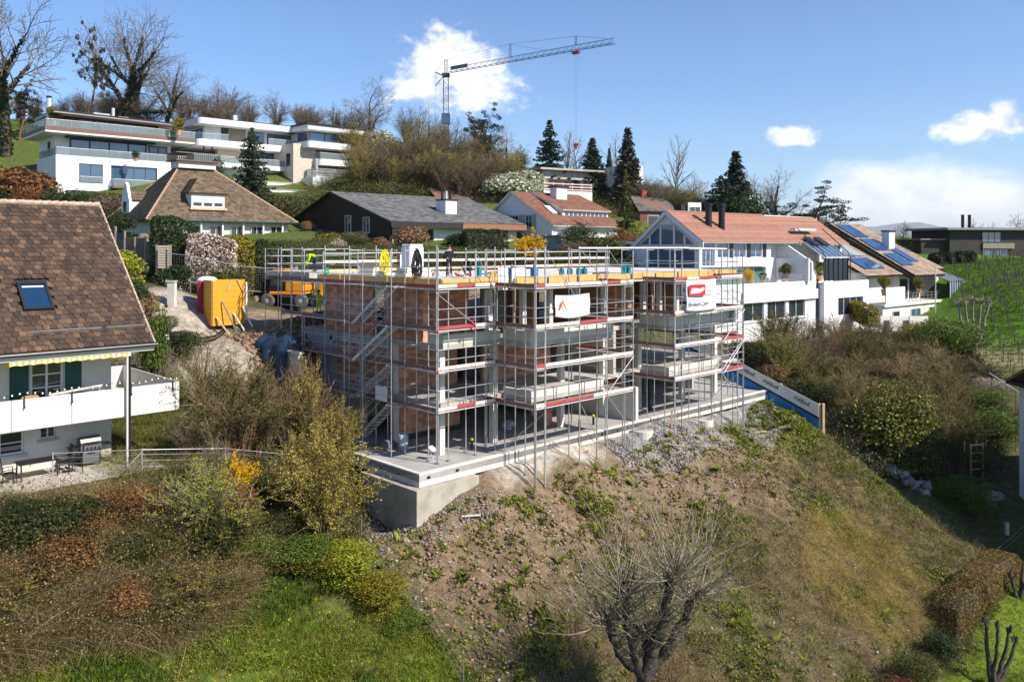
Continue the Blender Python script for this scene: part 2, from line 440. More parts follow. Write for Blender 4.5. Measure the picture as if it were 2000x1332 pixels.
GZ = GZ + _sl * (rng.normal(size=GZ.shape)*.03 - .10*np.abs(np.sin(_a*1.1 + .8*np.sin(_b*.5) + .5*np.sin(_b*1.7)))**6)
nx, ny = len(xs), len(ys)
idx = np.arange(nx*ny).reshape(ny, nx)
faces = np.stack([idx[:-1,:-1], idx[:-1,1:], idx[1:,1:], idx[1:,:-1]], -1).reshape(-1, 4)
# zone weights -> base colour of the soil, turf or litter there
def zone_col(x, y):
    a, b = toAB(x, y); n = x.size
    c = np.tile(np.array([.085,.085,.035]), (n, 1))                   # hillside turf / litter
    def put(col, w): 
        nonlocal c; c = c*(1 - w[:, None]) + np.array(col)*w[:, None]
    nz_ = np.sin(x*.9 + 1.3*np.sin(y*.7)) * np.cos(y*1.1 + 1.7*np.sin(x*.5))
    nz2 = np.sin(x*2.3 + 2*np.sin(y*1.9)) * np.cos(y*2.7 + 2*np.sin(x*1.7))
    put((.10,.15,.022), sst(y, 78, 90)*.6)
    slope = sst(a, -3.5, -1.5) * sst(35.5 - a, 0, 1.5) * sst(1.0 - b, 0, 1) * sst(b, -17.5, -15.5)
    put((.225,.168,.10), slope)                                        # bare earth
    put((.12,.105,.045), slope * sst(-b + 1.2*nz_ - .14*a, 3.2, 6.5) * .85)   # littered, weedier lower down
    put((.15,.17,.035), slope * sst(a + 2*nz_, 25, 29) * .85)
    put((.11,.13,.03), slope * sst(nz_ + .4*nz2, .5, .8) * .5)
    grav = sst(b, -3.6 , -1.6) * sst(-b, -1.2, 0) * sst(a + nz_, 12.5, 14.5) * sst(33 - a, 0, 1.5)
    put((.30,.28,.27), grav * .9)                                      # gravel by the terrace edge
    grav2 = sst(b, -1.4, -.5) * sst(1 - b, 0, 1) * sst(a, 3.5, 6) * sst(13 - a, 0, 1)
    put((.48,.44,.38), grav2 * .9)
    pit = sst(a, -4.5, -2.5) * sst(.4 - a, 0, .8) * sst(b, -1.5, 0) * sst(9 - b, 0, 2)
    put((.10,.08,.055), pit)
    mead = sst(-2.2 - a + .6*nz_, 0, 1.5) * sst(-1.5 - b, 0, 2)
    put((.10,.15,.018), mead)
    put((.20,.17,.07), mead * sst(nz2, .3, .7) * .7)
    site = sst(b, 13.2, 14.2) * sst(27 - b, 0, 2) * sst(a, -9, -6) * sst(28 - a, 0, 3)
    put((.27,.205,.135), site)
    track = sst(b, 10, 12) * sst(a, -7.5, -6) * sst(0 - a, 0, 1.5) * sst(26 - b, 0, 2)
    put((.40,.35,.29), track)
    low = sst(-b, 15.5, 16.5) * sst(a, -4, 0)
    put((.12,.17,.015), low)
    vine = sst(x - .40*y, 10, 13) * sst(y, 76, 84) * sst(x - (.46*y), 2, 4)
    put((.08,.17,.012), vine)
    put((.38,.29,.20), vine * sst(88 - y - (x-45)*.45, 0, 4) * .8)
    ha, hb = (x-H0[0])*UX + (y-H0[1])*UY, -(x-H0[0])*UY + (y-H0[1])*UX
    put((.10,.16,.012), sst(ha, .6, 1.4)*sst(6.5-ha, 0, 1.5)*sst(hb, -1.5, -.5)*sst(8-hb, 0, 2))
    far = sst(y, 240, 340)
    put((.05,.07,.05), far)
    return np.clip(c, 0, 1)
zc = zone_col(GX.ravel(), GY.ravel())
def earth_mat():
    m = bpy.data.materials.new('earth_and_turf'); m.use_nodes = True; nt = m.node_tree; L = nt.links.new
    b = nt.nodes['Principled BSDF']; b.inputs['Roughness'].default_value = .95; b.inputs['Specular IOR Level'].default_value = .15
    at = nt.nodes.new('ShaderNodeAttribute'); at.attribute_name = 'zone'
    geo = nt.nodes.new('ShaderNodeNewGeometry')
    def noise(s, d=8, r=.65):
        n = nt.nodes.new('ShaderNodeTexNoise'); n.inputs['Scale'].default_value = s; n.inputs['Detail'].default_value = d; n.inputs['Roughness'].default_value = r
        L(geo.outputs['Position'], n.inputs['Vector']); return n.outputs[0]
    r = nt.nodes.new('ShaderNodeMapRange'); L(noise(2.2), r.inputs[0]); r.inputs[1].default_value = .3; r.inputs[2].default_value = .7; r.inputs[3].default_value = .50; r.inputs[4].default_value = 1.45
    r2 = nt.nodes.new('ShaderNodeMapRange'); L(noise(17, 6, .7), r2.inputs[0]); r2.inputs[1].default_value = .3; r2.inputs[2].default_value = .7; r2.inputs[3].default_value = .55; r2.inputs[4].default_value = 1.4
    mu = nt.nodes.new('ShaderNodeMath'); mu.operation = 'MULTIPLY'; L(r.outputs[0], mu.inputs[0]); L(r2.outputs[0], mu.inputs[1])
    vm = nt.nodes.new('ShaderNodeVectorMath'); vm.operation = 'SCALE'; L(at.outputs['Color'], vm.inputs[0]); L(mu.outputs[0], vm.inputs['Scale'])
    L(vm.outputs[0], b.inputs['Base Color'])
    bp = nt.nodes.new('ShaderNodeBump'); bp.inputs['Strength'].default_value = .9; bp.inputs['Distance'].default_value = .12
    L(noise(9, 10, .72), bp.inputs['Height']); L(bp.outputs[0], b.inputs['Normal'])
    return m
earth = earth_mat()
me = mesh_np('terrain', np.stack([GX.ravel(), GY.ravel(), GZ.ravel()], -1), faces, earth, True)
at = me.color_attributes.new('zone', 'FLOAT_COLOR', 'POINT')
at.data.foreach_set('color', np.concatenate([zc, np.ones((len(zc), 1))], 1).astype(np.float32).ravel())
tag(nobj('terrain', me), kind='structure')
# ================================================================== building under construction
SITE = (O[0], O[1], 0.0)
shell = empty('building_shell', SITE, ANG, 'three storey concrete and red brick building shell under construction inside the scaffolding', 'building shell')
mb = MB(); mb.prism([(0,0),(33.2,0),(33.2,9.5),(29.5,13.2),(2.6,13.2),(-.0,12.5)], -.32, -.03)
mb.build('ground_slab', screed, shell)
mb = MB()
mb.box(0, 33.2, 0, .24, -.58, .06); mb.box(0, .24, .243, 9.0, -.58, .057); mb.box(32.96, 33.2, .243, 6.5, -.58, .057)
mb.build('terrace_upstand', concrete_new, shell, bevel=.012)
mb = MB(); mb.box(-.42, 3.4, -.36, 4.2, -3.4, -.585); mb.build('corner_footing', concrete_dirty, shell, bevel=.02)
mb = MB(); mb.box(-.425, .6, -.366, 3.8, -2.02, -1.99); mb.build('footing_joint', concrete, shell)
for a, b, c in [(.55,0,.07),(2.3,0,.05),(13.2,0,.06),(14.6,0,.05),(32.2,0,.06)]:
    box_obj('drain_hole', a-.1, a+.1, -.012, .02, -.26, -.14, black, shell)
for b in (1.6, 3.1, 5.0): box_obj('drain_hole', -.012, .02, b-.05, b+.05, -.28, -.2, black, shell)
# pour joints on the upstand
for a in np.arange(1.6, 33, 2.6): box_obj('formwork_joint', a-.008, a+.008, -.006, .01, -.575, .05, concrete_dirty, shell)
# floor slabs as outlines
f1 = [(2.85,16.6),(2.85,1.95),(7.2,1.95),(7.2,-.2),(13.1,-.2),(13.1,1.95),(19.5,1.95),(19.5,-.2),(25.3,-.2),(25.3,1.95),(29.2,1.95),(29.2,13.2),(24,13.2),(24,16.6)]
MB().prism(f1, 2.42, 2.66).build('floor_slab', concrete, shell, bevel=.01)
f2 = [(2.85,16.6),(2.85,1.75),(7.0,1.75),(7.0,-.35),(13.8,-.35),(13.8,1.95),(19.3,1.95),(19.3,-.35),(26.0,-.35),(26.0,1.95),(29.2,1.95),(29.2,13.2),(24,13.2),(24,16.6)]
MB().prism(f2, 5.38, 5.64).build('floor_slab', concrete, shell, bevel=.01)
f3 = [(2.6,13.2),(2.6,1.5),(7.2,1.5),(7.2,1.0),(29.4,1.0),(29.4,13.2)]
MB().prism(f3, 8.62, 8.93).build('roof_slab', concrete_new, shell, bevel=.01)
MB().box(2.0, 8.5, 13.3, 18.8, 8.75, 9.05).box(2.0,8.5,13.3,13.5,8.5,8.75).box(2.0,8.5,18.6,18.8,8.5,8.75).build('rear_roof_slab', concrete, shell)
# formwork edge boards, board by board
L3 = [((2.5,13.0),(2.5,1.4)),((2.5,1.4),(7.1,1.4)),((7.1,.9),(29.5,.9))]
for (p, q) in L3:
    p = Vector((*p, 0)); q = Vector((*q, 0)); n = max(1, round((q-p).length / 2.5)); 
    for i in range(n):
        s_, e_ = p.lerp(q, i/n + .004), p.lerp(q, (i+1)/n - .004)
        bar_obj('formwork_board', s_ + Vector((0,0,8.80 + random.uniform(-.02,.02))), e_ + Vector((0,0,8.80)), .05, random.uniform(.36,.44), formwork, shell)
        bar_obj('formwork_rail', s_ + Vector((0,0,8.5)), e_ + Vector((0,0,8.5)), .12, .1, toe_white if p.y < 2 else timber, shell)
# balustrades (upstands) of the balconies
def upstand(name, pts, z0, z1, t, m):
    for i in range(len(pts)-1):
        p, q = pts[i], pts[i+1]
        x0, x1 = sorted((p[0], q[0])); y0, y1 = sorted((p[1], q[1]))
        if x0 == x1: box_obj(name, x0, x0+t, y0+t+.002, y1, z0, z1-.002, m, shell)
        else: box_obj(name, x0, x1, y0, y0+t, z0, z1, m, shell)
upstand('balcony_upstand', [(7.2,1.95),(7.2,-.2),(13.1,-.2)], 2.663, 3.02, .2, concrete_new)
upstand('balcony_upstand', [(19.5,1.95),(19.5,-.2),(25.3,-.2)], 2.663, 3.02, .2, concrete_new)
upstand('balcony_upstand', [(2.85,3.0),(2.85,1.75),(6.8,1.75)], 5.643, 6.15, .2, concrete_new)
upstand('balcony_upstand', [(7.0,1.75),(7.0,-.35),(13.8,-.35)], 5.643, 6.2, .2, concrete_new)
upstand('balcony_upstand', [(19.3,1.95),(19.3,-.35),(26.0,-.35)], 5.643, 6.25, .2, concrete_new)
box_obj('balcony_upstand', 12.9, 13.1, .002, 1.9, 2.663, 3.0, concrete_new, shell)
box_obj('balcony_upstand', 25.1, 25.3, .002, 1.9, 2.663, 3.0, concrete_new, shell)
# insulation / shadow gap strips hanging under the first floor balconies
# columns
for (a, b) in [(3.2,2.4),(3.0,6.1),(2.95,9.0),(6.9,2.4),(12.4,2.5),(16.4,2.6),(20.0,2.6),(25.0,2.6),(28.8,2.4)]:
    s_ = .17
    box_obj('column', a-s_, a+s_, b-s_, b+s_, -.03, 2.42, concrete_new, shell)
    box_obj('column', a-s_, a+s_, b-s_, b+s_, 2.66, 5.38, concrete_new, shell)
for (a, b) in [(2.95,12.2),(2.95,14.8)]:
    box_obj('column', a-.15, a+.15, b-.15, b+.15, 2.66, 5.38, concrete, shell)
for a in (6.8, 9.4, 11.6, 13.9, 16.6, 20.6, 22.4, 24.4, 28.9):
    box_obj('column', a-.15, a+.15, 2.5, 2.8, 5.64, 8.62, concrete_new, shell)
# slab-edge beam along the left facade
box_obj('edge_beam', 2.8, 3.05, 6.4, 16.6, 5.08, 5.38, concrete, shell)
# retaining / garden walls
box_obj('partition_wall', 16.7, 16.95, .26, 5.5, -.03, 2.05, concrete_new, shell)
box_obj('partition_wall', 16.7, 16.95, 2.0, 12, 2.66, 5.38, concrete, shell)
box_obj('core_wall', 9.0, 12.2, 7.2, 7.45, 2.66, 5.38, concrete, shell)
box_obj('core_wall', 13.5, 16.4, 6.0, 6.25, -.03, 2.42, concrete, shell)
box_obj('core_wall', 8.6, 10.6, 5.2, 5.4, 5.64, 8.62, mat('grey_render', (.16,.155,.14), (.20,.19,.18), 2), shell)
box_obj('rear_wall', 3.0, 29, 12.7, 12.95, -.03, 5.38, concrete, shell)
box_obj('side_wall', 2.86, 3.05, 12.4, 16.5, 2.66, 5.08, concrete, shell)
box_obj('side_wall', 2.86, 3.05, 9.2, 16.5, -.5, 2.42, concrete, shell)
box_obj('side_wall', 29.0, 29.2, 4.4, 12.6, -.03, 2.42, concrete, shell)
# brick walls: every block is geometry, the largest in view are separate parts
BR_PARTS = []; BR_REST = []
bw_, bh_, gap = .50, .245, .010
def brick_wall(p, q, z0, z1, t=.2, inner=1):
    """wall from p to q; the outer face is on the right-hand side seen from p to q"""
    p = Vector((*p, 0)); q = Vector((*q, 0)); L_ = (q-p).length; d = (q-p)/L_; n = Vector((d.y, -d.x, 0))
    m0 = p - n * .03
    c = (m0 + q - n*.03)/2 - n*(t/2)
    # mortar core set 1 cm back
    core = MB(); e = n * -t
    a0 = p - n*.012; a1 = q - n*.012
    core.add([a0+Vector((0,0,z0)), a1+Vector((0,0,z0)), a1+e+Vector((0,0,z0)), a0+e+Vector((0,0,z0)), a0+Vector((0,0,z1)), a1+Vector((0,0,z1)), a1+e+Vector((0,0,z1)), a0+e+Vector((0,0,z1))],
             [(0,3,2,1),(4,5,6,7),(0,1,5,4),(1,2,6,5),(2,3,7,6),(3,0,4,7)])
    core.build('wall_core', mortar, shell)
    z = z0 + .03; r = 0
    while z < z1 - .05:
        h = min(bh_, z1 - z)
        x = -(r % 2) * bw_/2 + (r*.13) % .1
        while x < L_:
            x0 = max(0.002, x + gap/2); x1 = min(L_-.002, x + bw_ - gap/2)
            if x1 - x0 > .04:
                off = random.uniform(-.005, .006)
                c0 = p + d*((x0+x1)/2) + n*(off - .012)
                item = (c0 + Vector((0,0,z + h/2)), d, n, (x1-x0), .03, h - gap)
                dist = (Vector(SITE) + c0).length
                (BR_PARTS if (z0 < 1 and n.y < -.5 and p.x < 8) else BR_REST).append(item)
            x += bw_
        z += h; r += 1
brick_wall((3.15,6.15),(7.7,6.15), .28, 2.42)
box_obj('membrane', 3.1, 7.8, 6.17, 6.36, -.03, .27, bitumen, shell)
brick_wall((3.15,6.15),(7.5,6.15), 2.66, 5.38)
brick_wall((8.8,5.4),(14.6,5.4), 2.66, 5.38)
brick_wall((3.0,12.0),(3.0,6.4), 2.66, 5.05)
brick_wall((2.95,13.1),(2.95,8.05), 5.64, 8.62)
brick_wall((2.95,7.0),(2.95,3.5), 5.64, 8.62)
brick_wall((2.95,3.5),(3.35,3.5), 5.64, 8.62)
brick_wall((4.2,5.6),(7.9,5.6), 5.64, 8.62)
brick_wall((18.7,7.5),(18.7,2.3), 5.64, 8.62)
brick_wall((19.0,7.5),(19.0,2.6), 2.66, 5.38)
brick_wall((19.0,7.0),(19.0,3.2), .2, 2.42)
brick_wall((11.6,3.1),(12.3,3.1), -.03, 2.42)
ubr = _prims.setdefault('brick', MB().box(-.5,.5,-.5,.5,-.5,.5).mesh('brick', brickm))
random.shuffle(BR_PARTS)
BR_PARTS, extra = BR_PARTS[:290], BR_PARTS[290:]
BR_REST += extra
for (c, d, n, l, t, h) in BR_PARTS:
    o = nobj('brick', ubr, shell); o.location = c; o.rotation_euler = (0, 0, math.atan2(d.y, d.x)); o.scale = (l, t, h)
mb = MB()
for (c, d, n, l, t, h) in BR_REST:
    a = d*(l/2); b = n*(t/2); e = Vector((0,0,h/2))
    mb.add([c-a-b-e, c+a-b-e, c+a+b-e, c-a+b-e, c-a-b+e, c+a-b+e, c+a+b+e, c-a+b+e], [(0,3,2,1),(4,5,6,7),(0,1,5,4),(1,2,6,5),(2,3,7,6),(3,0,4,7)])
tag(mb.build('brickwork', brickm, shell), kind='stuff')
# brown-lined rooms seen through the top floor openings
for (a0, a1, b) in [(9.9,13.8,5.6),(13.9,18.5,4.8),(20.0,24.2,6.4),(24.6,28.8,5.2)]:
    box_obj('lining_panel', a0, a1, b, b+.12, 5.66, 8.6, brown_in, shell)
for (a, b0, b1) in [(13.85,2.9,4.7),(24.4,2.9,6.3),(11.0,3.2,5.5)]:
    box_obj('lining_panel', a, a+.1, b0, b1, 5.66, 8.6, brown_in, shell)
box_obj('door_leaf', 18.62, 18.69, 2.35, 3.3, 5.9, 8.2, timber_red, shell)
for a in (8.6, 10.2, 17.6, 21.5, 26.7):
    box_obj('window_post', a-.05, a+.05, 2.5, 2.62, 5.66, 8.6, timber_red, shell)
# site guard boards in the left openings
for (b0, b1) in [(9.3, 12.0), (6.3, 8.8)]:
    for z in (.45, .95):
        box_obj('guard_board', 2.78, 2.84, b0, b1, 2.66+z, 2.80+z, timber, shell)
# concrete wing wall left of the building below the tarp
wall1 = empty('retaining_wall', SITE, ANG, 'low grey concrete retaining wall under the dark blue tarpaulin', 'retaining wall')
box_obj('wall_face', .2, .55, 11.5, 20.5, -.6, 4.5, concrete, wall1)
box_obj('wall_return', -2.4, .2, 20.2, 20.5, .6, 5.2, concrete_new, wall1)
box_obj('wall_coping', .15, .6, 11.45, 20.2, 4.502, 4.6, concrete_new, wall1)
def tarp():
    V = []; Fc = []; n, m = 46, 16
    for i in range(n):
        for j in range(m):
            t = i/(n-1); s_ = j/(m-1)
            b = 12.4 + 7.8*t; top = 5.0 + .35*math.sin(t*7) + .2*math.sin(t*19)
            a = .9 - 1.0*min(1, s_*2.2) + .16*math.sin(t*41 + s_*2) * (.3+s_) + .1*math.sin(t*17)
            z = top - max(0, s_-.25)*(2.1 + .7*math.sin(t*9+1) + .4*math.sin(t*23)) + .06*math.sin(t*60+s_*9)
            V.append((a - .25*s_, b, z))
    for i in range(n-1):
        for j in range(m-1): Fc.append((i*m+j, (i+1)*m+j, (i+1)*m+j+1, i*m+j+1))
    me = mesh_np('tarpaulin', V, [Fc], mat('blue_tarpaulin', (.008,.022,.045), (.016,.045,.085), 1.4, .62, .3, 5), True)
    o = nobj('tarpaulin', me); o.location = SITE; o.rotation_euler = (0,0,ANG)
    s = o.modifiers.new('thickness', 'SOLIDIFY'); s.thickness = .01
    tag(o, 'dark blue tarpaulin draped over the concrete wall left of the scaffolding', 'tarpaulin')
tarp()
# ================================================================== scaffolding
scaf = empty('scaffolding', SITE, ANG, 'grey steel tube scaffolding with plank decks round the unfinished building', 'scaffolding')
LV = [2.5, 4.5, 6.5, 8.55]
def P3(p, z): return Vector((p[0], p[1], z))
def scaffold_run(stations, fixed, axis, outer, zg, decks=LV, top=10.6, end=True, bracexs=(), tiers=None, skip=(), gtop=True):
    """stations along axis ('a' or 'b'); fixed = coordinate of outer line; outer = sign towards the outside"""
    def pt(s, off):
        return (s, fixed - outer*off) if axis == 'a' else (fixed - outer*off, s)
    inn = .75
    for s in stations:
        for off in (0, inn):
            p = pt(s, off); x, y = AB(*p)
            z0 = zg if zg is not None else gz(x, y)
            ztop = top + random.uniform(-.05, .1)
            tube_obj('pole', P3(p, z0), P3(p, ztop if off == 0 else min(ztop, decks[-1] + random.choice((-.15, 2.0)))), .033, steel if random.random() < .7 else steel_dark, scaf)
            bpl = box_obj('base_plate', p[0]-.09, p[0]+.09, p[1]-.09, p[1]+.09, z0-.01, z0+.015, steel_dark, scaf)
        for z in decks:
            tube_obj('transom', P3(pt(s, 0), z-.06), P3(pt(s, inn), z-.06), .024, steel, scaf, 6)
            tube_obj('transom', P3(pt(s, 0), z+1.85), P3(pt(s, inn), z+1.85), .022, steel, scaf, 6) if (z < decks[-1] or gtop) else None
            if random.random() < .8:   # folded side guard
                pp = [P3(pt(s, .08), z+1.02), P3(pt(s, .66), z+1.02)]
                tube_obj('end_guard', pp[0], pp[1], .016, steel, scaf, 6)
            q = MB(); c0 = Vector((0,0,0))
            for off in (0, inn):
                p = pt(s, off); 
                tube_obj('coupler', P3(p, z-.14), P3(p, z+.0), .045, toe_red if random.random() < .35 else steel_dark, scaf, 6)
    n = len(stations)
    for i in range(n-1):
        s0, s1 = stations[i], stations[i+1]
        for k, z in enumerate(decks):
            if (i, k) in skip: continue
            for j in range(2):
                o0 = .07 + j*.34
                p, q = pt(s0, o0 + .15), pt(s1, o0 + .15)
                bar_obj('deck_plank', P3(p, z), P3(q, z), .30, .055, deck_wood, scaf)
            m = random.choice([toe_red, toe_white, toe_white, toe_white] if axis == 'a' else [toe_red, toe_brown, toe_brown, toe_brown])
            if axis == 'a' and s1 - s0 > 2 and random.random() < .5:
                pm = (s0 + s1)/2; m2 = random.choice([toe_white, toe_red, toe_white, toe_white])
                bar_obj('toe_board', P3(pt(s0+.03, .0), z+.1), P3(pt(pm, .0), z+.1), .035, .17, m, scaf)
                bar_obj('toe_board', P3(pt(pm, .0), z+.1), P3(pt(s1-.03, .0), z+.1), .035, .17, m2, scaf)
            else:
                bar_obj('toe_board', P3(pt(s0, .0), z+.1), P3(pt(s1, .0), z+.1), .035, .17, m, scaf)
            for g in (.52, 1.02):
                tube_obj('guard_rail', P3(pt(s0-.05, -.03), z+g), P3(pt(s1+.05, -.03), z+g), .019, steel, scaf, 6)
            tube_obj('ledger', P3(pt(s0, .0), z-.07), P3(pt(s1, .0), z-.07), .03, alu, scaf, 6)
        if i in bracexs:
            zs = [ -.0] + list(decks)
            for k in range(len(zs)-1 if tiers is None else tiers):
                a0, a1 = (s0, s1) if k % 2 else (s1, s0)
                tube_obj('diagonal_brace', P3(pt(a0, -.05), zs[k] + .1), P3(pt(a1, -.05), zs[k+1] - .1), .02, steel, scaf, 6)
st = [1.1 + 2.57*i for i in range(7)]
scaffold_run(st, 1.9, 'b', -1, 0.0, bracexs=(), skip={(5,0),(4,0),(5,1)})
scaffold_run([1.95, 4.4, 5.75], 1.05, 'a', -1, 0.0, bracexs=(), top=10.5)
scaffold_run([-1.65, .5, 1.9], 5.95, 'b', -1, None, top=10.5)
scaffold_run([6.05, 6.75, 9.35, 11.65, 13.95], -1.65, 'a', -1, None, bracexs=(3,), tiers=2, top=10.6)
scaffold_run([-1.6, .4, 2.4], 14.0, 'b', 1, None, top=10.4)
scaffold_run([-1.45, .6, 2.6], 18.3, 'b', -1, None, top=10.4)
scaffold_run([18.35, 20.95, 23.55, 26.2], -1.45, 'a', -1, None, bracexs=(2,), tiers=2, top=10.5)
scaffold_run([-1.45, 1.1, 3.7, 6.2], 26.3, 'b', 1, None, bracexs=(0,), top=8.3, gtop=False)
scaffold_run([26.6, 28.6], .4, 'a', -1, None, bracexs=(), top=10.4)
# rails along the back and the left end of the roof
for a in np.arange(2.7, 30, 2.45):
    tube_obj('pole', (a, 12.9, 6.5), (a, 12.9, 10.35), .028, steel, scaf)
    if a < 27.5:
        for z in (9.15, 9.7, 10.2):
            bar_obj('guard_plank' if z != 10.2 else 'guard_rail', (a, 12.95, z), (a+2.5, 12.95, z + random.uniform(-.03,.03)), .04, .16 if z < 10 else .05, timber if z < 9.5 and random.random() < .4 else (toe_white if z < 10 else alu), scaf)
for b in (13.8, 15.4, 17.0, 18.7):
    for a in (1.95, 8.4):
        tube_obj('pole', (a, b, 4.5 if a < 3 else 8.9), (a, b, 10.5), .028, steel, scaf)
for z in (9.5, 10.0, 10.45):
    tube_obj('guard_rail', (1.9, 13.3, z), (1.9, 18.8, z), .022, steel, scaf)
    tube_obj('guard_rail', (1.9, 18.8, z), (8.4, 18.8, z), .022, steel, scaf)
    bar_obj('guard_plank', (8.4, 13.3, z-.1), (8.4, 18.8, z-.1), .04, .14, timber, scaf)
# long white pipe rail above the roof at the right
tube_obj('guard_rail', (9.2, -1.75, 10.52), (19.4, -1.75, 10.52), .05, white_paint, scaf)
tube_obj('guard_rail', (19.5, -1.55, 10.5), (24.0, -1.55, 10.45), .05, white_paint, scaf)
# big raking braces on the front
for (p, q) in [((6.7,-1.75,10.4),(8.9,-1.75,8.0)),((9.4,-1.75,10.4),(11.6,-1.75,8.4)),((1.85,1.0,8.3),(4.4,1.0,6.6)),((11.7,-1.75,10.4),(13.9,-1.75,8.2)),((20.9,-1.55,10.3),(23.4,-1.55,8.3)),
               ((4.4,1.0,10.3),(5.9,1.0,8.0)),((9.4,-1.75,2.2),(10.9,-1.9,-.2)),((23.5,-1.6,2.4),(24.5,-2.6,-1.2)),((6.8,-1.6,2.2),(5.8,.7,0)),((26.2,-1.6,4.4),(23.6,-1.6,2.4)),((26.2,-1.6,6.4),(23.6,-1.6,4.5))]:
    tube_obj('diagonal_brace', p, q, .022, steel, scaf, 6)
# stair flights: stringers and treads
zz = [0.1] + LV
for k in range(4):
    z0, z1 = zz[k], zz[k+1]; b0, b1 = 7.3, 4.15
    for a in (1.12, 1.78):
        bar_obj('stair_stringer', (a, b0, z0), (a, b1, z1), .04, .15, alu if k > 1 else deck_wood, scaf)
    for i in range(1, 11):
        t = i/11; z = z0 + (z1-z0)*t; b = b0 + (b1-b0)*t
        box_obj('stair_tread', 1.14, 1.76, b-.09, b+.09, z-.015, z+.015, steel, scaf)
    for h in (.55, 1.0):
        tube_obj('stair_handrail', (1.08, b0, z0+h), (1.08, b1, z1+h), .018, steel, scaf, 6)
for b in (3.67, 6.24, 8.0):
    for a in (1.05,):
        tube_obj('pole', (a, b, 0), (a, b, 10.5), .028, steel, scaf)
for z in LV:
    bar_obj('deck_plank', (1.45, 3.5, z), (1.45, 4.3, z), .7, .05, deck_wood, scaf)
    bar_obj('deck_plank', (1.45, 7.2, z-.0), (1.45, 8.1, z), .7, .05, deck_wood, scaf)
    for g in (.52, 1.02):
        tube_obj('guard_rail', (1.0, 3.6, z+g), (1.0, 8.1, z+g), .018, steel, scaf, 6)
box_obj('notice_panel', 1.0, 1.03, 4.0, 5.0, 2.75, 3.45, white_paint, scaf)
# ================================================================== house building helpers
def tile_mat(name, c1, c2, rough=.85):
    return mat(name, c1, c2, 1.3, rough, .35, 22, island=.5, lo=.2, hi=.85)
roof_brown = mat('brown_tiles', (.036,.024,.018), (.21,.125,.07), 1.6, .8, .35, 22, island=.55, lo=.22, hi=1.0, c3=(.075,.047,.031))
roof_hip = tile_mat('mossy_brown_tiles', (.065,.048,.032), (.19,.14,.09))
roof_red = tile_mat('red_tiles', (.25,.12,.085), (.36,.19,.135))
roof_oldred = tile_mat('old_red_tiles', (.12,.055,.038), (.22,.105,.07))
roof_grey = tile_mat('dark_grey_slates', (.05,.052,.055), (.15,.15,.155))
roof_dark = tile_mat('dark_tiles', (.04,.028,.024), (.08,.055,.045))
roof_pale = tile_mat('pale_brown_tiles', (.17,.125,.09), (.36,.27,.20))
ridge_m = mat('mossy_ridge_tiles', (.30,.22,.16), (.55,.45,.36), 8, .9)
white_flat = mat('gravel_roof', (.42,.42,.42), (.55,.55,.55), 4, .9)
def courses(parent, name, E0, E1, R1, R0, n, m, lift=.05, col=.0, under=None, th=.16, jitter=.0):
    """roof plane laid in lapped courses between an eave edge and a ridge edge; col>0 breaks each course into tiles"""
    E0, E1, R1, R0 = map(Vector, (E0, E1, R1, R0))
    nrm = (E1 - E0).cross((R0+R1)/2 - (E0+E1)/2).normalized()
    if nrm.z < 0: nrm = -nrm
    V = []; Q = []
    for i in range(n):
        t0, t1 = i/n, min(1, (i+1.12)/n)
        a, b, c, d = E0.lerp(R0, t0), E1.lerp(R1, t0), E1.lerp(R1, t1), E0.lerp(R0, t1)
        L0 = (b-a).length
        k = max(1, int(L0/col)) if col else 1
        for j in range(k):
            s0, s1 = j/k, (j+1)/k
            if col: s0 += .004/max(L0/k,.01)*.5/k*2; 
            l = lift + (random.uniform(-jitter, jitter) if jitter else 0)
            p = [a.lerp(b, s0) + nrm*l, a.lerp(b, s1) + nrm*l, d.lerp(c, s1) + nrm*.006, d.lerp(c, s0) + nrm*.006, a.lerp(b, s0) - nrm*.0, a.lerp(b, s1) - nrm*.0]
            o = len(V); V += p
            Q.append((o, o+1, o+2, o+3)); Q.append((o+4, o+5, o+1, o))
    me = mesh_np(name, V, [Q], m)
    ob = nobj(name, me, parent)
    MB().slab3([E0, E1, R1, R0] if (R1-R0).length > .02 else [E0, E1, R1], -nrm*th).build('roof_deck', under or brown_fascia, parent)
    return ob
def wallh(parent, name, face, s0, s1, z0, z1, at, t, holes, m):
    """wall as one mesh with real openings; face f = towards -y, l = towards -x"""
    mb = MB(); xs_ = sorted({s0, s1} | {h for q in holes for h in q[:2]})
    for a, b in zip(xs_[:-1], xs_[1:]):
        hs = sorted([(q[2], q[3]) for q in holes if q[0] <= a + 1e-6 and q[1] >= b - 1e-6])
        z = z0
        for (h0, h1) in hs + [(z1, z1)]:
            if h0 > z + 1e-6:
                if face == 'f': mb.box(a, b, at, at+t, z, h0)
                else: mb.box(at, at+t, a, b, z, h0)
            z = max(z, h1)
    return mb.build(name, m, parent)
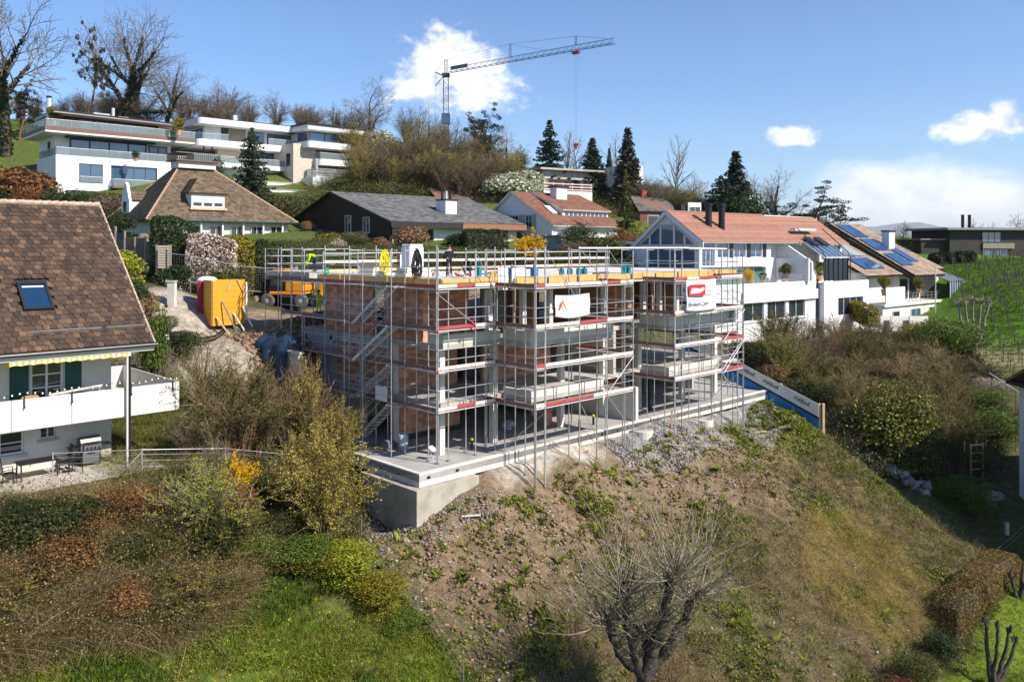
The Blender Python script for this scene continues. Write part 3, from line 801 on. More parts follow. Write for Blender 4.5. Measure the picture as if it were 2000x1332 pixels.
def window(parent, face, s0, s1, z0, z1, at, nm=1, nt=0, fm=None, pm=None, fw=.06, d=.1, name='window', sill=None, d2=.0):
    fm = fm or wframe_white; pm = pm or pane_m
    def bx(mb, a, b, c0, c1, e, f):
        if face == 'f': mb.box(a, b, c0, c1, e, f)
        else: mb.box(c0, c1, a, b, e, f)
    mb = MB(); y0, y1 = at + d - .03, at + d + .04
    bx(mb, s0, s0+fw, y0, y1, z0, z1); bx(mb, s1-fw, s1, y0, y1, z0, z1)
    bx(mb, s0+fw, s1-fw, y0, y1, z0, z0+fw); bx(mb, s0+fw, s1-fw, y0, y1, z1-fw, z1)
    for i in range(1, nm):
        x = s0 + (s1-s0)*i/nm; bx(mb, x-fw*.5, x+fw*.5, y0+.002, y1, z0+fw, z1-fw)
    for i in range(1, nt+1):
        z = z0 + (z1-z0)*i/(nt+1); bx(mb, s0+fw, s1-fw, y0+.005, y1-.005, z-fw*.3, z+fw*.3)
    o = mb.build(name, fm, parent)
    mb = MB()
    for i in range(nm):
        a = s0 + (s1-s0)*i/nm; b = s0 + (s1-s0)*(i+1)/nm
        p = MB(); bx(p, a+fw*.5, b-fw*.5, at+d+.01, at+d+.03, z0+fw*.5, z1-fw*.5); p.build('pane', pm, o)
    if sill is not None:
        p = MB(); bx(p, s0-.12, s1+.12, at-.10, at-.002, z0-.12, z0-.002); p.build('sill', sill, o)
    return o
def rail_glass(parent, pts, z0, z1, m=None, post=1.6, top=True):
    """glass balustrade along a polyline: panes, posts and a handrail"""
    m = m or glass_rail
    for i in range(len(pts)-1):
        p, q = Vector((*pts[i], 0)), Vector((*pts[i+1], 0)); L_ = (q-p).length; n = max(1, round(L_/post))
        for k in range(n):
            a, b = p.lerp(q, (k+.02)/n), p.lerp(q, (k+.98)/n)
            bar_obj('glass_panel', a + Vector((0,0,(z0+z1)/2)), b + Vector((0,0,(z0+z1)/2)), .02, (z1-z0), m, parent)
            if k or i == 0: tube_obj('rail_post', p.lerp(q, k/n) + Vector((0,0,z0)), p.lerp(q, k/n) + Vector((0,0,z1)), .02, alu, parent, 5)
        if top: tube_obj('handrail', p + Vector((0,0,z1)), q + Vector((0,0,z1)), .028, alu, parent, 5)
def rail_bars(parent, pts, z0, z1, nb=4, m=None, post=1.5):
    m = m or steel
    for i in range(len(pts)-1):
        p, q = Vector((*pts[i], 0)), Vector((*pts[i+1], 0)); L_ = (q-p).length; n = max(1, round(L_/post))
        for k in range(n+1): tube_obj('rail_post', p.lerp(q, k/n) + Vector((0,0,z0)), p.lerp(q, k/n) + Vector((0,0,z1)), .025, m, parent, 5)
        for j in range(nb): 
            z = z0 + (z1-z0)*(j+1)/nb; tube_obj('rail_bar', p + Vector((0,0,z)), q + Vector((0,0,z)), .018, m, parent, 5)

# ================================================================== near left house
h = empty('house', (H0[0], H0[1], 0), ANG, 'cream house at the left edge with steep brown tiled roof and white boarded balcony', 'house')
wl_ = plaster_c
wallh(h, 'wall', 'f', -13, 0, 1.1, 6.4, 0, .3, [(-5.2,-3.46,1.95,2.9),(-2.85,-2.25,2.42,2.9),(-3.22,-1.95,3.5,5.7),(-8.5,-6.2,1.95,2.9),(-9,-6.5,3.5,5.7)], wl_)
MB().box(-13, 0, .302, 10, 1.1, 6.4).build('house_body', wl_, h)
window(h, 'f', -5.2, -3.46, 1.95, 2.9, 0, 2, 1, d=.14, sill=concrete, fw=.07)
window(h, 'f', -2.85, -2.25, 2.42, 2.9, 0, 2, 0, d=.14, sill=concrete, fw=.05)
window(h, 'f', -3.22, -1.95, 3.5, 5.7, 0, 2, 3, d=.12, fw=.09)
window(h, 'f', -8.5, -6.2, 1.95, 2.9, 0, 2, 1, d=.14, sill=concrete)
for (a0, a1) in [(-4.0,-3.3),(-1.9,-1.25)]:
    mb = MB(); mb.box(a0, a1, -.06, -.012, 3.5, 5.72)
    for z in (3.6, 4.5, 5.55): mb.box(a0+.05, a1-.05, -.075, -.061, z, z+.08)
    mb.build('shutter', green_shutter, h)
# balcony
MB().box(-13, 2.25, -1.78, -.002, 3.3, 3.46).box(.302, 2.25, .0, 5.2, 3.3, 3.46).build('balcony_floor', concrete, h)
bal_w = mat('white_painted_boards', (.56,.55,.52), (.66,.65,.62), 3.5, .7, .25, 16, stretch=(.35, 1, 9), lo=.3, hi=.55)
js = [-12.9, -9.6, -6.5, -4.35, -2.15, .12, 2.12, 2.3]
for a0, a1 in zip(js[:-1], js[1:]): MB().box(a0+.012, a1-.012, -1.87, -1.80, 3.26, 4.5).build('parapet_panel', bal_w, h)
js = [-1.79, .6, 3.0, 5.2]
for b0, b1 in zip(js[:-1], js[1:]): MB().box(2.25, 2.31, b0+.012, b1-.012, 3.26, 4.5).build('parapet_panel', bal_w, h)
MB().box(.3, 2.25, 5.2, 5.26, 3.26, 4.5).build('parapet_panel', bal_w, h)
for a in (-3.9, -2.15, .2, 2.0):
    MB().box(a-.02, a+.02, -1.93, -1.875, 4.18, 4.62).box(a-.02, a+.02, -1.99, -1.931, 4.15, 4.24).build('bracket', dark_metal, h)
tube_obj('balcony_post', (.12, -1.95, 1.15), (.12, -1.95, 6.3), .055, dark_metal, h, 8)
tube_obj('downpipe', (.0, -2.0, 1.15), (.0, -2.0, 6.3), .05, mat('white_post', (.6,.6,.58), rough=.6), h, 8)
# roof: lapped tiles, the largest in view as separate parts
eb, ez, rb, rz = -2.15, 6.38, 5.1, 12.66
sl_len = math.hypot(rb-eb, rz-ez); sa = math.atan2(rz-ez, rb-eb)
MB().slab3([(-13,eb,ez-.05),(1.1,eb,ez-.05),(1.1,rb,rz-.05),(-13,rb,rz-.05)], (0, .12, -.16)).build('roof_deck', dark_brown_wood, h)
MB().slab3([(-13,rb+.1,rz-.06),(1.1,rb+.1,rz-.06),(1.1,rb+7,ez),(-13,rb+7,ez)], (0,0,-.15)).build('roof_back', roof_brown, h)
tw, tl, tt = .262, .40, .034
poly = [(-.125,.40),(-.125,.07),(-.095,.02),(-.03,0),(.03,0),(.095,.02),(.125,.07),(.125,.40)]
tmb = MB(); vs = [(x, y, 0) for x, y in poly] + [(x, y, tt) for x, y in poly]
tmb.add(vs, [tuple(range(8,16))] + [(i, i+1, 9+i, 8+i) for i in range(0, 7)])
tile_me = tmb.mesh('roof_tile', roof_brown)
tv = np.array(tile_me.vertices and [v.co[:] for v in tile_me.vertices])
rows = int(sl_len/.285); TT = []
for r in range(rows):
    off = (r % 2)*tw/2
    for c_ in range(int(13.6/tw)):
        x = 1.0 - c_*tw - off
        s_ = r*.285
        if -3.62 < x < -2.38 and 2.1 < s_ < 4.02: continue
        TT.append((x, s_, random.uniform(-.012,.012), random.uniform(-.02,.02), random.uniform(-.008,.008)))
Ms = Matrix.Translation((0, eb, ez)) @ Matrix.Rotation(sa, 4, 'X')
def tmat(x, s_, dx_, rz_, dz_): return Ms @ Matrix.Translation((x+dx_, s_, .03+dz_)) @ Matrix.Rotation(rz_, 4, 'Z') @ Matrix.Rotation(-.085, 4, 'X')
vis = [t for t in TT if t[0] > -7.2]; 
near_t = sorted(vis, key=lambda t: t[1])[:295]; ns_ = set(map(id, near_t)); rest = [t for t in TT if id(t) not in ns_]
rf = MB().box(-13, 1.05, 0, .1, 0, .02).xform(Ms).build('eave_batten', dark_brown_wood, h)
for t in near_t:
    o = nobj('tile', tile_me, h); o.matrix_local = tmat(*t)
mb = MB()
for t in rest:
    M_ = tmat(*t); mb.add([M_ @ Vector(v) for v in tv], [tuple(range(8,16))] + [(i, i+1, 9+i, 8+i) for i in range(0, 7)])
tag(mb.build('roof_tiles', roof_brown, h), kind='stuff')
x = -13
while x < 1.0:
    o = MB().tube((x, rb, rz+.02), (x+.40, rb, rz+.05), .12, 8, .14).build('ridge_tile', ridge_m, h); x += .37
mb = MB()
for i in range(32): 
    s_ = i*.3; p = Ms @ Vector((1.1, s_, .03)); q = Ms @ Vector((1.1, s_+.33, .01)); mb.tube(p, q, .06, 6, .05)
mb.build('verge', ridge_m, h)
MB().tube((-13, eb-.1, ez-.06), (1.2, eb-.1, ez-.06), .075, 8).build('gutter', dark_metal, h)
MB().box(-13, 1.1, eb+.05, eb+.08, ez-.32, ez-.12).box(-13,1.1,eb+.081,0,ez-.33,ez-.3).build('fascia', plaster_w, h)
# roof window
mb = MB(); x0, x1, s0, s1 = -3.57, -2.43, 2.3, 4.0
for (a, b, c, d) in [(x0,x0+.1,s0,s1),(x1-.1,x1,s0,s1),(x0+.1,x1-.1,s0,s0+.1),(x0+.1,x1-.1,s1-.16,s1)]: mb.box(a, b, c, d, .02, .16)
sk = mb.xform(Ms).build('roof_window', dark_metal, h)
MB().box(x0+.1, x1-.1, s0+.1, s1-.16, .08, .11).xform(Ms).build('pane', mat('skylight_glass', (.01,.04,.09), rough=.06, spec=.6), sk)
MB().box(x0+.16, x1-.16, s1-.34, s1-.26, .112, .12).xform(Ms).build('blind_bar', white_paint, sk)
for (a, b, s_) in [(-13, -9.5, .9), (-9, -6.6, .62), (-3.6, -.9, .95), (-.7, .9, .95)]:
    MB().box(a, b, s_, s_+.02, .06, .2).xform(Ms).build('snow_guard', steel, h)
# things of the left house
aw = empty('awning', (H0[0], H0[1], 0), ANG, 'rolled-up yellow and white striped awning under the eave of the left house', 'awning')
MB().box(-4.5, .15, -2.06, -1.86, 6.10, 6.24).build('cassette', plaster_w, aw, bevel=.02)
st_y = mat('yellow_awning_cloth', (.80,.46,.02), rough=.8); st_w = mat('white_awning_cloth', (.66,.66,.66), rough=.8)
n = 42; w_ = 4.6/n
for i in range(n):
    a = -4.47 + i*w_; mb = MB(); k = 4
    for j in range(k):
        u0, u1 = a + w_*j/k, a + w_*(j+1)/k
        f = lambda u: 5.86 + .035*abs(math.sin((u+4.47)/(.44)*math.pi)); g = lambda u: -2.08 + .012*math.sin(u*23)
        mb.add([(u0,g(u0),f(u0)),(u1,g(u1),f(u1)),(u1,-2.065,6.12),(u0,-2.065,6.12),(u0,g(u0)+.008,f(u0)),(u1,g(u1)+.008,f(u1)),(u1,-2.057,6.12),(u0,-2.057,6.12)], [(0,1,2,3),(7,6,5,4),(0,4,5,1)])
    if i % 2 == 0: mb.build('yellow_stripe', st_y, aw)
    else: mb.build('white_stripe', st_w, aw)
def at_h(a, b): return (H0[0] + a*UX - b*UY, H0[1] + a*UY + b*UX)
# gas grill
gx, gy = at_h(-1.15, -.75)
g = empty('gas_grill', (gx, gy, 1.15), ANG, 'black and silver gas grill with side shelves standing by the cream house wall', 'grill')
MB().box(-.38,.38,-.25,.25,.12,.72).build('cabinet', black, g, bevel=.02)
MB().box(-.33,.33,-.27,-.252,.16,.68).build('cabinet_door', mat('brushed_steel', (.16,.165,.175), rough=.45, metal=.4), g)
MB().box(-.15,.15,-.295,-.272,.56,.60).build('door_handle', black, g)
MB().box(-.42,.42,-.3,.27,.725,.90).build('burner_box', MATS['brushed_steel'], g, bevel=.01)
for i in range(5): MB().tube((-.32+.16*i, -.3, .81), (-.32+.16*i, -.35, .81), .035, 10).build('knob', black, g)
prof = [(-.26, .902), (-.28, 1.05), (-.2, 1.2), (0, 1.27), (.2, 1.2), (.26, .902)]
MB().slab3([(-.42, y, z) for y, z in prof], (.84,0,0)).build('lid', mat('grill_lid', (.12,.115,.11), rough=.4, metal=.5), g, bevel=.015)
MB().tube((-.3,-.33,1.04),(.3,-.33,1.04),.018,6).build('lid_handle', black, g)
for s_ in (-1, 1): MB().box(s_*.44, s_*.84, -.22,.22,.84,.885).build('side_shelf', black, g)
for s_ in (-1, 1): MB().tube((s_*.34,.28,.1),(s_*.42,.28,.1),.11,12).build('wheel', black, g)
for s_ in (-1, 1): MB().box(s_*.36-.03, s_*.36+.03, -.22, -.16, 0, .119).build('leg', black, g)
# garden table and chairs
tx_, ty_ = at_h(-3.3, -1.35)
t = empty('garden_table', (tx_, ty_, 1.15), ANG, 'low black garden table on the patio between dark high-backed chairs', 'table')
MB().box(-.75,.75,-.42,.42,.68,.72).build('table_top', black, t, bevel=.01)
for sx in (-1,1):
    for sy in (-1,1): MB().box(sx*.66-.025, sx*.66+.025, sy*.34-.025, sy*.34+.025, 0, .679).build('leg', black, t)
def chair(a, b, rz, label):
    x, y = at_h(a, b)
    c = empty('garden_chair', (x, y, 1.15), ANG + rz, label, 'chair', 'black garden chairs on the patio')
    MB().box(-.25,.25,-.25,.25,.40,.45).build('seat', black, c, bevel=.02)
    pr = [(-.22,.45),(-.27,.8),(-.33,1.12),(-.30,1.14),(-.24,.8),(-.18,.45)]
    MB().slab3([(x_, -.23, z) for x_, z in pr], (0,.46,0)).build('backrest', black, c)
    for sy in (-1, 1):
        MB().path([(-.24, sy*.27, .62),(.22, sy*.27, .63),(.22, sy*.27, .40)], .018).build('armrest', black, c)
        MB().tube((.22, sy*.24, .4), (.26, sy*.25, 0), .02, 6).build('leg', black, c)
        MB().tube((-.22, sy*.24, .4), (-.28, sy*.25, 0), .02, 6).build('leg', black, c)
chair(-4.4, -1.6, 0, 'black high-backed garden chair on the left of the patio table')
chair(-2.25, -1.15, R(180), 'black high-backed garden chair at the right end of the patio table')
chair(-1.95, -1.65, R(165), 'rightmost black garden chair, between the table and the grill')
# wicker chair, covered furniture, string of bulbs on the balcony
x, y = at_h(-3.35, -.95)
wk = empty('wicker_chair', (x, y, 3.46), ANG+R(-60), 'tan wicker tub chair on the balcony before the green shutter', 'chair')
wick = mat('wicker', (.26,.16,.075), (.38,.25,.13), 30, .8, .4, 60)
MB().lathe([(.34,.0),(.36,.2),(.38,.36),(.3,.40)], 14).build('seat', wick, wk)
V = []; Q = []; n = 13
for j, (r_, z) in enumerate([(.36,.3),(.42,.6),(.44,.95),(.40,.97),(.37,.6),(.32,.3)]):
    for i in range(n):
        t_ = R(50 + 260*i/(n-1)); zz_ = z - (.25 if z > .9 else 0)*abs(math.cos(t_*.5)) * (0 if i in range(3, 10) else 1)
        V.append((r_*math.cos(t_), r_*math.sin(t_), zz_))
for j in range(5):
    for i in range(n-1): Q.append((j*n+i, j*n+i+1, (j+1)*n+i+1, (j+1)*n+i))
nobj('backrest', mesh_np('backrest', V, [Q], wick, True), wk)
x, y = at_h(-1.75, -.95)
cv = empty('covered_furniture', (x, y, 3.46), ANG, 'grey plastic sheet covering stacked furniture on the white balcony', 'covered furniture')
V = []; Q = []; n, m = 22, 12
shm = mat('grey_plastic_sheet', (.34,.33,.32), (.44,.43,.42), 4, .4, .4, 8)
for i in range(n):
    for j in range(m):
        t_, s_ = i/(n-1), j/(m-1); x_ = -1.0 + 2.1*t_
        if s_ < .3: y_, z_ = -.42 - .02*math.sin(t_*30), s_/.3*.85
        elif s_ < .7: y_, z_ = -.42 + (s_-.3)/.4*.84, .86 + .06*math.sin(t_*9) + .05*math.sin(s_*20+t_*7)
        else: y_, z_ = .42, (1-s_)/.3*.85
        V.append((x_, y_, z_ + .03*math.sin(t_*25+s_*6)))
for i in range(n-1):
    for j in range(m-1): Q.append((i*m+j, (i+1)*m+j, (i+1)*m+j+1, i*m+j+1))
nobj('sheet', mesh_np('sheet', V, [Q], shm, True), cv)
MB().tube((-1.1,-.25,.98),(1.05,-.05,1.12),.06,8).build('rolled_cover', shm, cv)
for sx in (-.9, 1.0): MB().box(sx-.03, sx+.03, -.3,-.24,0,.5).build('leg', timber, cv)
sg = empty('string_lights', (H0[0], H0[1], 0), ANG, 'string of pale bulbs hung along the top of the white balcony parapet', 'string lights')
pts = [(a, -1.95, 4.74 + .05*math.cos((a+3.9)*3.6)) for a in np.arange(-6.5, 2.2, .27)]
MB().path(pts, .008, 4).build('cord', black, sg)
bl = MB().lathe([(.008,-.05),(.035,-.03),(.04,0),(.02,.035),(.008,.04)], 8).mesh('bulb', mat('pale_bulb', (.66,.70,.50), rough=.3), True)
for p in pts: nobj('bulb', bl, sg, (p[0], p[1], p[2]-.03))
# patio paving, kerb stones
pv = empty('patio', (H0[0], H0[1], 0), ANG); tag(pv, kind='structure')
pav = mat('patio_slab', (.40,.36,.31), (.52,.48,.42), 2.5, .9, .2, 25, island=.4)
pm_ = MB().box(-.235,.235,-.235,.235,0,.035).mesh('paving_slab', pav)
for i in range(18):
    for j in range(7):
        a, b = .9 - i*.48, -.3 - j*.48
        o = nobj('paving_slab', pm_, pv, (a, b, 1.14 + random.uniform(0, .006)))
# wire fence below the patio
wf = empty('wire_fence', (0,0,0), 0, 'thin galvanised post and wire fence below the patio of the left house', 'fence')
fp = [G(103, 33.6), G(277, 34.2), G(440, 36.4), G(585, 39.5)]
for i, p in enumerate(fp):
    tube_obj('fence_post', p + Vector((0,0,-.2)), p + Vector((0,0,1.05)), .03, steel, wf)
    if i:
        for z in (.3,.55,.8,1.0): tube_obj('fence_wire', fp[i-1] + Vector((0,0,z)), p + Vector((0,0,z)), .006 if z < 1 else .02, steel, wf, 4)
tube_obj('strut', fp[1] + Vector((0,0,.9)), fp[1] + Vector((-1.0,-.9,-.3)), .02, steel, wf)

# ================================================================== hillside houses
def flat(parent, name, x0, x1, y0, y1, z0, z1, m, bev=0): return MB().box(x0, x1, y0, y1, z0, z1).build(name, m, parent, bevel=bev)
# --- hip roof house
p = W(285, 429, 84)
hh = empty('hip_roof_house', (p.x, p.y, 0), ANG, 'house with tall mossy brown hipped roof and small rooftop terrace behind the hedges', 'house')
Lx, Ly, ze, zr = 17.3, 13.4, 13.35, 20.0
c = [(0,0,ze),(Lx,0,ze),(Lx,Ly,ze),(0,Ly,ze)]; r0 = (6.3,6.7,zr); r1 = (9.2,6.7,zr)
courses(hh, 'roof_front', c[0], c[1], r1, r0, 40, roof_hip, .045, .3, jitter=.008)
courses(hh, 'roof_left', c[3], c[0], r0, (6.3,6.701,zr), 40, roof_hip, .045, .3)
courses(hh, 'roof_right', c[1], c[2], r1, (9.2,6.701,zr), 12, roof_hip, .045)
courses(hh, 'roof_back', c[2], c[3], r0, r1, 12, roof_hip, .045)
for e, r_ in [(c[0], r0), (c[1], r1), (c[3], r0)]:
    mb = MB(); e = Vector(e); r_ = Vector(r_); n = 26
    for i in range(n): mb.tube(e.lerp(r_, i/n) + Vector((0,0,.06)), e.lerp(r_, (i+1)/n) + Vector((0,0,.04)), .14, 6, .10)
    mb.build('hip_tiles', mat('hip_ridge', (.34,.20,.13), (.50,.36,.26), 6, .9) if 'hip_ridge' not in MATS else MATS['hip_ridge'], hh)
flat(hh, 'wall', .8, Lx-.8, .8, Ly-.8, 10.3, ze-.05, plaster_w)
MB().tube((-.1,-.1,ze-.02),(Lx+.1,-.1,ze-.02),.09,6).build('gutter', green_shutter, hh)
for i in range(6): window(hh, 'f', 2.2+2.4*i, 3.6+2.4*i, 11.0, 12.9, .68, 2, 0, d=.02)
for i in range(7): box_obj('porch_post', 1.0+2.4*i, 1.16+2.4*i, .2, .36, 10.4, ze-.1, white_paint, hh)
flat(hh, 'terrace_base', 5.6, 9.9, 5.6, 7.8, zr-.5, zr+.25, plaster_w)
flat(hh, 'terrace_floor', 5.2, 10.3, 5.2, 8.2, zr+.26, zr+.4, brown_fascia)
for i in range(22): box_obj('baluster', 5.3+.235*i, 5.36+.235*i, 5.25, 5.31, zr+.4, zr+1.15, dark_brown_wood, hh)
for i in range(12): box_obj('baluster', 5.25, 5.31, 5.4+.235*i, 5.46+.235*i, zr+.4, zr+1.15, dark_brown_wood, hh)
bar_obj('handrail', (5.2,5.28,zr+1.2), (10.3,5.28,zr+1.2), .1,.08, taupe, hh); bar_obj('handrail', (5.28,5.2,zr+1.2), (5.28,8.2,zr+1.2), .1,.08, taupe, hh)
# front dormer with hipped cap
dm0, dm1, dy, dz0, dz1 = 5.2, 8.9, 1.15, ze+1.6, ze+3.1
wallh(hh, 'dormer_wall', 'f', dm0, dm1, dz0-.3, dz1, dy, .2, [(dm0+.15+1.17*i, dm0+1.2+1.17*i, dz0, dz1-.12) for i in range(3)], plaster)
MB().slab3([(dm0,dy+.2,dz0-.3),(dm0,dy+.2,dz1),(dm0,dy+3.4,dz1)], (.15,0,0)).build('dormer_cheek', plaster, hh)
for i in range(3):
    w = window(hh, 'f', dm0+.15+1.17*i, dm0+1.2+1.17*i, dz0, dz1-.12, dy, 1, 0, d=.08)
    box_obj('blind', dm0+.2+1.17*i, dm0+1.15+1.17*i, dy+.02, dy+.05, dz0+.45, dz1-.16, white_paint, hh)
flat(hh, 'dormer_sill', dm0-.2, dm1+.2, dy-.25, dy-.01, dz0-.35, dz0-.1, timber)
E = [(dm0-.4,dy-.35,dz1),(dm1+.4,dy-.35,dz1),(dm1+.4,dy+4.2,dz1),(dm0-.4,dy+4.2,dz1)]; rr0 = (6.6,dy+1.7,dz1+1.75); rr1 = (7.5,dy+5,dz1+1.75)
courses(hh, 'dormer_roof', E[0], E[1], (7.5,dy+1.7,dz1+1.75), rr0, 11, roof_hip, .04, .5)
courses(hh, 'dormer_roof', E[3], E[0], rr0, (6.6,dy+5,dz1+1.75), 11, roof_hip, .04, .5)
courses(hh, 'dormer_roof', E[1], E[2], rr1, (7.5,dy+1.7,dz1+1.75), 11, roof_hip, .04, .5)
# scrolled white gable dormer on the left slope
prof = [(0,0),(2.4,0),(2.4,1.7),(2.15,1.95),(2.0,2.5),(1.75,2.8),(1.65,3.3),(1.2,3.7),(.75,3.3),(.65,2.8),(.4,2.5),(.25,1.95),(0,1.7)]
MB().slab3([(.9, 7.4+y, ze+.7+z) for y, z in prof], (.3,0,0)).build('scroll_gable', plaster, hh)
MB().box(1.2, 3.0, 7.5, 9.7, ze+.8, ze+2.4).build('dormer_body', plaster, hh)
courses(hh, 'dormer_roof', (1.2,7.3,ze+2.4), (4.4,7.3,ze+2.4), (4.4,8.6,ze+3.5), (1.2,8.6,ze+3.5), 6, roof_hip, .04)
window(hh, 'l', 8.0, 9.2, ze+1.0, ze+2.3, .86, 1, 0, d=.0)
# --- dark low-pitched house
p = W(765, 430, 88)
dh = empty('dark_house', (p.x, p.y, 0), R(43), 'black boarded house with wide low grey slate roof and white chimney', 'house')
ze, zr = 13.45, 17.1
courses(dh, 'roof_front', (-.6,-.6,ze-.15), (19.4,-.6,ze-.15), (20.6,11.9,zr), (-.6,11.9,zr), 30, roof_grey, .05, .6, under=dark_clad, th=.3, jitter=.012)
courses(dh, 'roof_back', (20.6,23,ze), (-.6,23,ze), (-.6,11.9,zr), (20.6,11.9,zr), 10, roof_grey, .05, under=dark_clad)
MB().slab3([(0,0.3,10.3),(0,23,10.3),(0,23,13.6),(0,11.9,zr-.25),(0,.3,13.3)], (.3,0,0)).build('gable_wall', dark_brown_wood, dh)
MB().slab3([(-.35,-.6,ze-.5),(-.35,11.9,zr-.35),(-.35,11.9,zr-.02),(-.35,-.6,ze-.18)], (-.06,0,0)).build('barge_board', dark_brown_wood, dh)
flat(dh, 'base_wall', -.05, .3, 1.2, 12, 9.8, 11.2, plaster)
for y in (4.2, 8.0): window(dh, 'l', y, y+1.3, 12.1, 13.9 if y < 5 else 14.2, -.05, 2, 0, d=-.02)
wallh(dh, 'front_wall', 'f', .302, 19, 9.8, ze-.4, .6, .3, [(1.0,3.2,10.6,12.6),(4.0,6.2,10.0,12.6),(11.5,13,10.8,12.4),(14,16.5,10.8,12.5)], plaster)
for (a, b, z0, z1) in [(1.0,3.2,10.6,12.6),(4.0,6.2,10.0,12.6),(11.5,13,10.8,12.4),(14,16.5,10.8,12.5)]: window(dh, 'f', a, b, z0, z1, .6, 2, 0, d=.1)
for i in range(26): box_obj('fascia_board', 9.4+.39*i, 9.77+.39*i, -.68, -.64, ze-.85, ze-.2, red_wood, dh)
for i in range(24): box_obj('fascia_board', -.5+.41*i, -.11+.41*i, -.68, -.64, ze-.8, ze-.2, dark_clad, dh)
flat(dh, 'chimney', 9.9, 11.6, 3.2, 5.0, 13.8, 16.1, plaster); 
chc = flat(dh, 'chimney_cap', 9.8, 11.7, 3.1, 5.1, 16.102, 16.25, dark_clad)
for x in (10.1, 10.7, 11.3): MB().lathe([(.16,0),(.14,1.0),(.2,1.05)], 8, (x, 4.1, 16.25)).build('chimney_pot', alu if x == 10.7 else black, dh)
flat(dh, 'canopy', 3.5, 6.8, -.1, .59, 12.62, 12.72, white_paint)
# --- gable house with old red roof and long dormer
p = W(1078, 437, 100)
gh = empty('red_roof_house', (p.x, p.y, 0), R(43), 'white gabled house with old red tile roof, long dormer and pale shutters', 'house')
ze, zr = 13.45, 17.7
courses(gh, 'roof_front', (-.5,-.7,ze-.25), (13,-.7,ze-.25), (12.4,7,zr), (-.5,7,zr), 26, roof_oldred, .05, .5, under=plaster_w)
courses(gh, 'roof_back', (13,14,ze-.6), (-.5,14,ze-.6), (-.5,7,zr), (12.4,7,zr), 8, roof_oldred, .05, under=plaster_w)
MB().slab3([(0,0,9.4),(0,13.4,9.4),(0,13.4,ze-.3),(0,7,zr-.2),(0,0,ze)], (.3,0,0)).build('gable_wall', plaster, gh)
wallh(gh, 'front_wall', 'f', .302, 12.6, 9.4, ze-.1, .1, .3, [(1.5,3.0,11,12.4),(4.5,6.5,11,12.6)], plaster)
for (a, b, z0, z1) in [(1.5,3.0,11,12.4),(4.5,6.5,11,12.6)]: window(gh, 'f', a, b, z0, z1, .1, 2, 0)
for y in (3.4, 5.9):
    window(gh, 'l', y, y+1.15, 13.0, 14.6, -.05, 2, 1, d=-.02)
    for s_ in (y-.62, y+1.2): box_obj('shutter', -.08, -.04, s_, s_+.57, 12.95, 14.65, mat('pale_blue_shutter', (.30,.34,.38), rough=.6) if 'pale_blue_shutter' not in MATS else MATS['pale_blue_shutter'], gh)
window(gh, 'l', 3.4, 5.0, 9.9, 11.3, -.05, 2, 0, d=-.02)
wallh(gh, 'dormer_wall', 'f', 3.6, 12.2, 13.6, 15.3, 1.5, .2, [(3.9+.82*i, 4.62+.82*i, 13.95, 15.1) for i in range(10)], plaster)
for i in range(10): window(gh, 'f', 3.9+.82*i, 4.62+.82*i, 13.95, 15.1, 1.5, 1, 0, d=.08, pm=pane_b)
MB().slab3([(3.45,1.5,13.7),(3.45,1.5,15.35),(3.45,6.4,17.2)], (.15,0,0)).build('dormer_cheek', plaster, gh)
courses(gh, 'dormer_roof', (3.2,1.1,15.3), (12.5,1.1,15.3), (12.3,6.9,17.75), (2.9,6.9,17.75), 16, roof_oldred, .05, .5, under=plaster_w)
sw = MB().slab3([(2.0,1.9,14.75),(2.9,1.9,14.75),(2.9,3.4,15.7),(2.0,3.4,15.7)], (0,-.08,.12)).build('roof_window', white_paint, gh)
flat(gh, 'chimney', 5.6, 7.6, 4.6, 5.8, 16.2, 18.4, plaster); flat(gh, 'chimney_cap', 5.4, 7.8, 4.4, 6.0, 18.4, 18.6, dark_clad)
MB().box(-3.2, 1.0, -4.6, -1.4, 9.2, 11.7).build('garage', mat('blue_grey_boards', (.20,.25,.29), (.26,.31,.35), 4, .7, stretch=(9,9,1)), gh); flat(gh, 'garage_roof', -3.4, 1.2, -4.8, -1.2, 11.702, 11.95, taupe)
flat(gh, 'porch_wall', 1.2, 3.0, -1.5, .09, 9.4, 12.6, plaster_w)
# --- small shed roof on the slope
p = W(860, 380, 118)
sh = empty('garden_shed', (p.x, p.y, 0), R(25), 'small shed with red-brown roof and little grey chimney on the green slope', 'shed')
z = p.z
courses(sh, 'roof', (-.4,-.4,z-.9), (6.6,-.4,z-.9), (5.2,2.6,z+.7), (-1.0,2.6,z+1.1), 8, tile_mat('rust_tiles', (.17,.065,.045), (.25,.10,.07)), .04)
flat(sh, 'wall', .2, 6, .2, 3, z-3, z-.75, dark_brown_wood); flat(sh, 'chimney', 3.4, 4.0, 1.4, 2.0, z-.4, z+2.0, concrete)
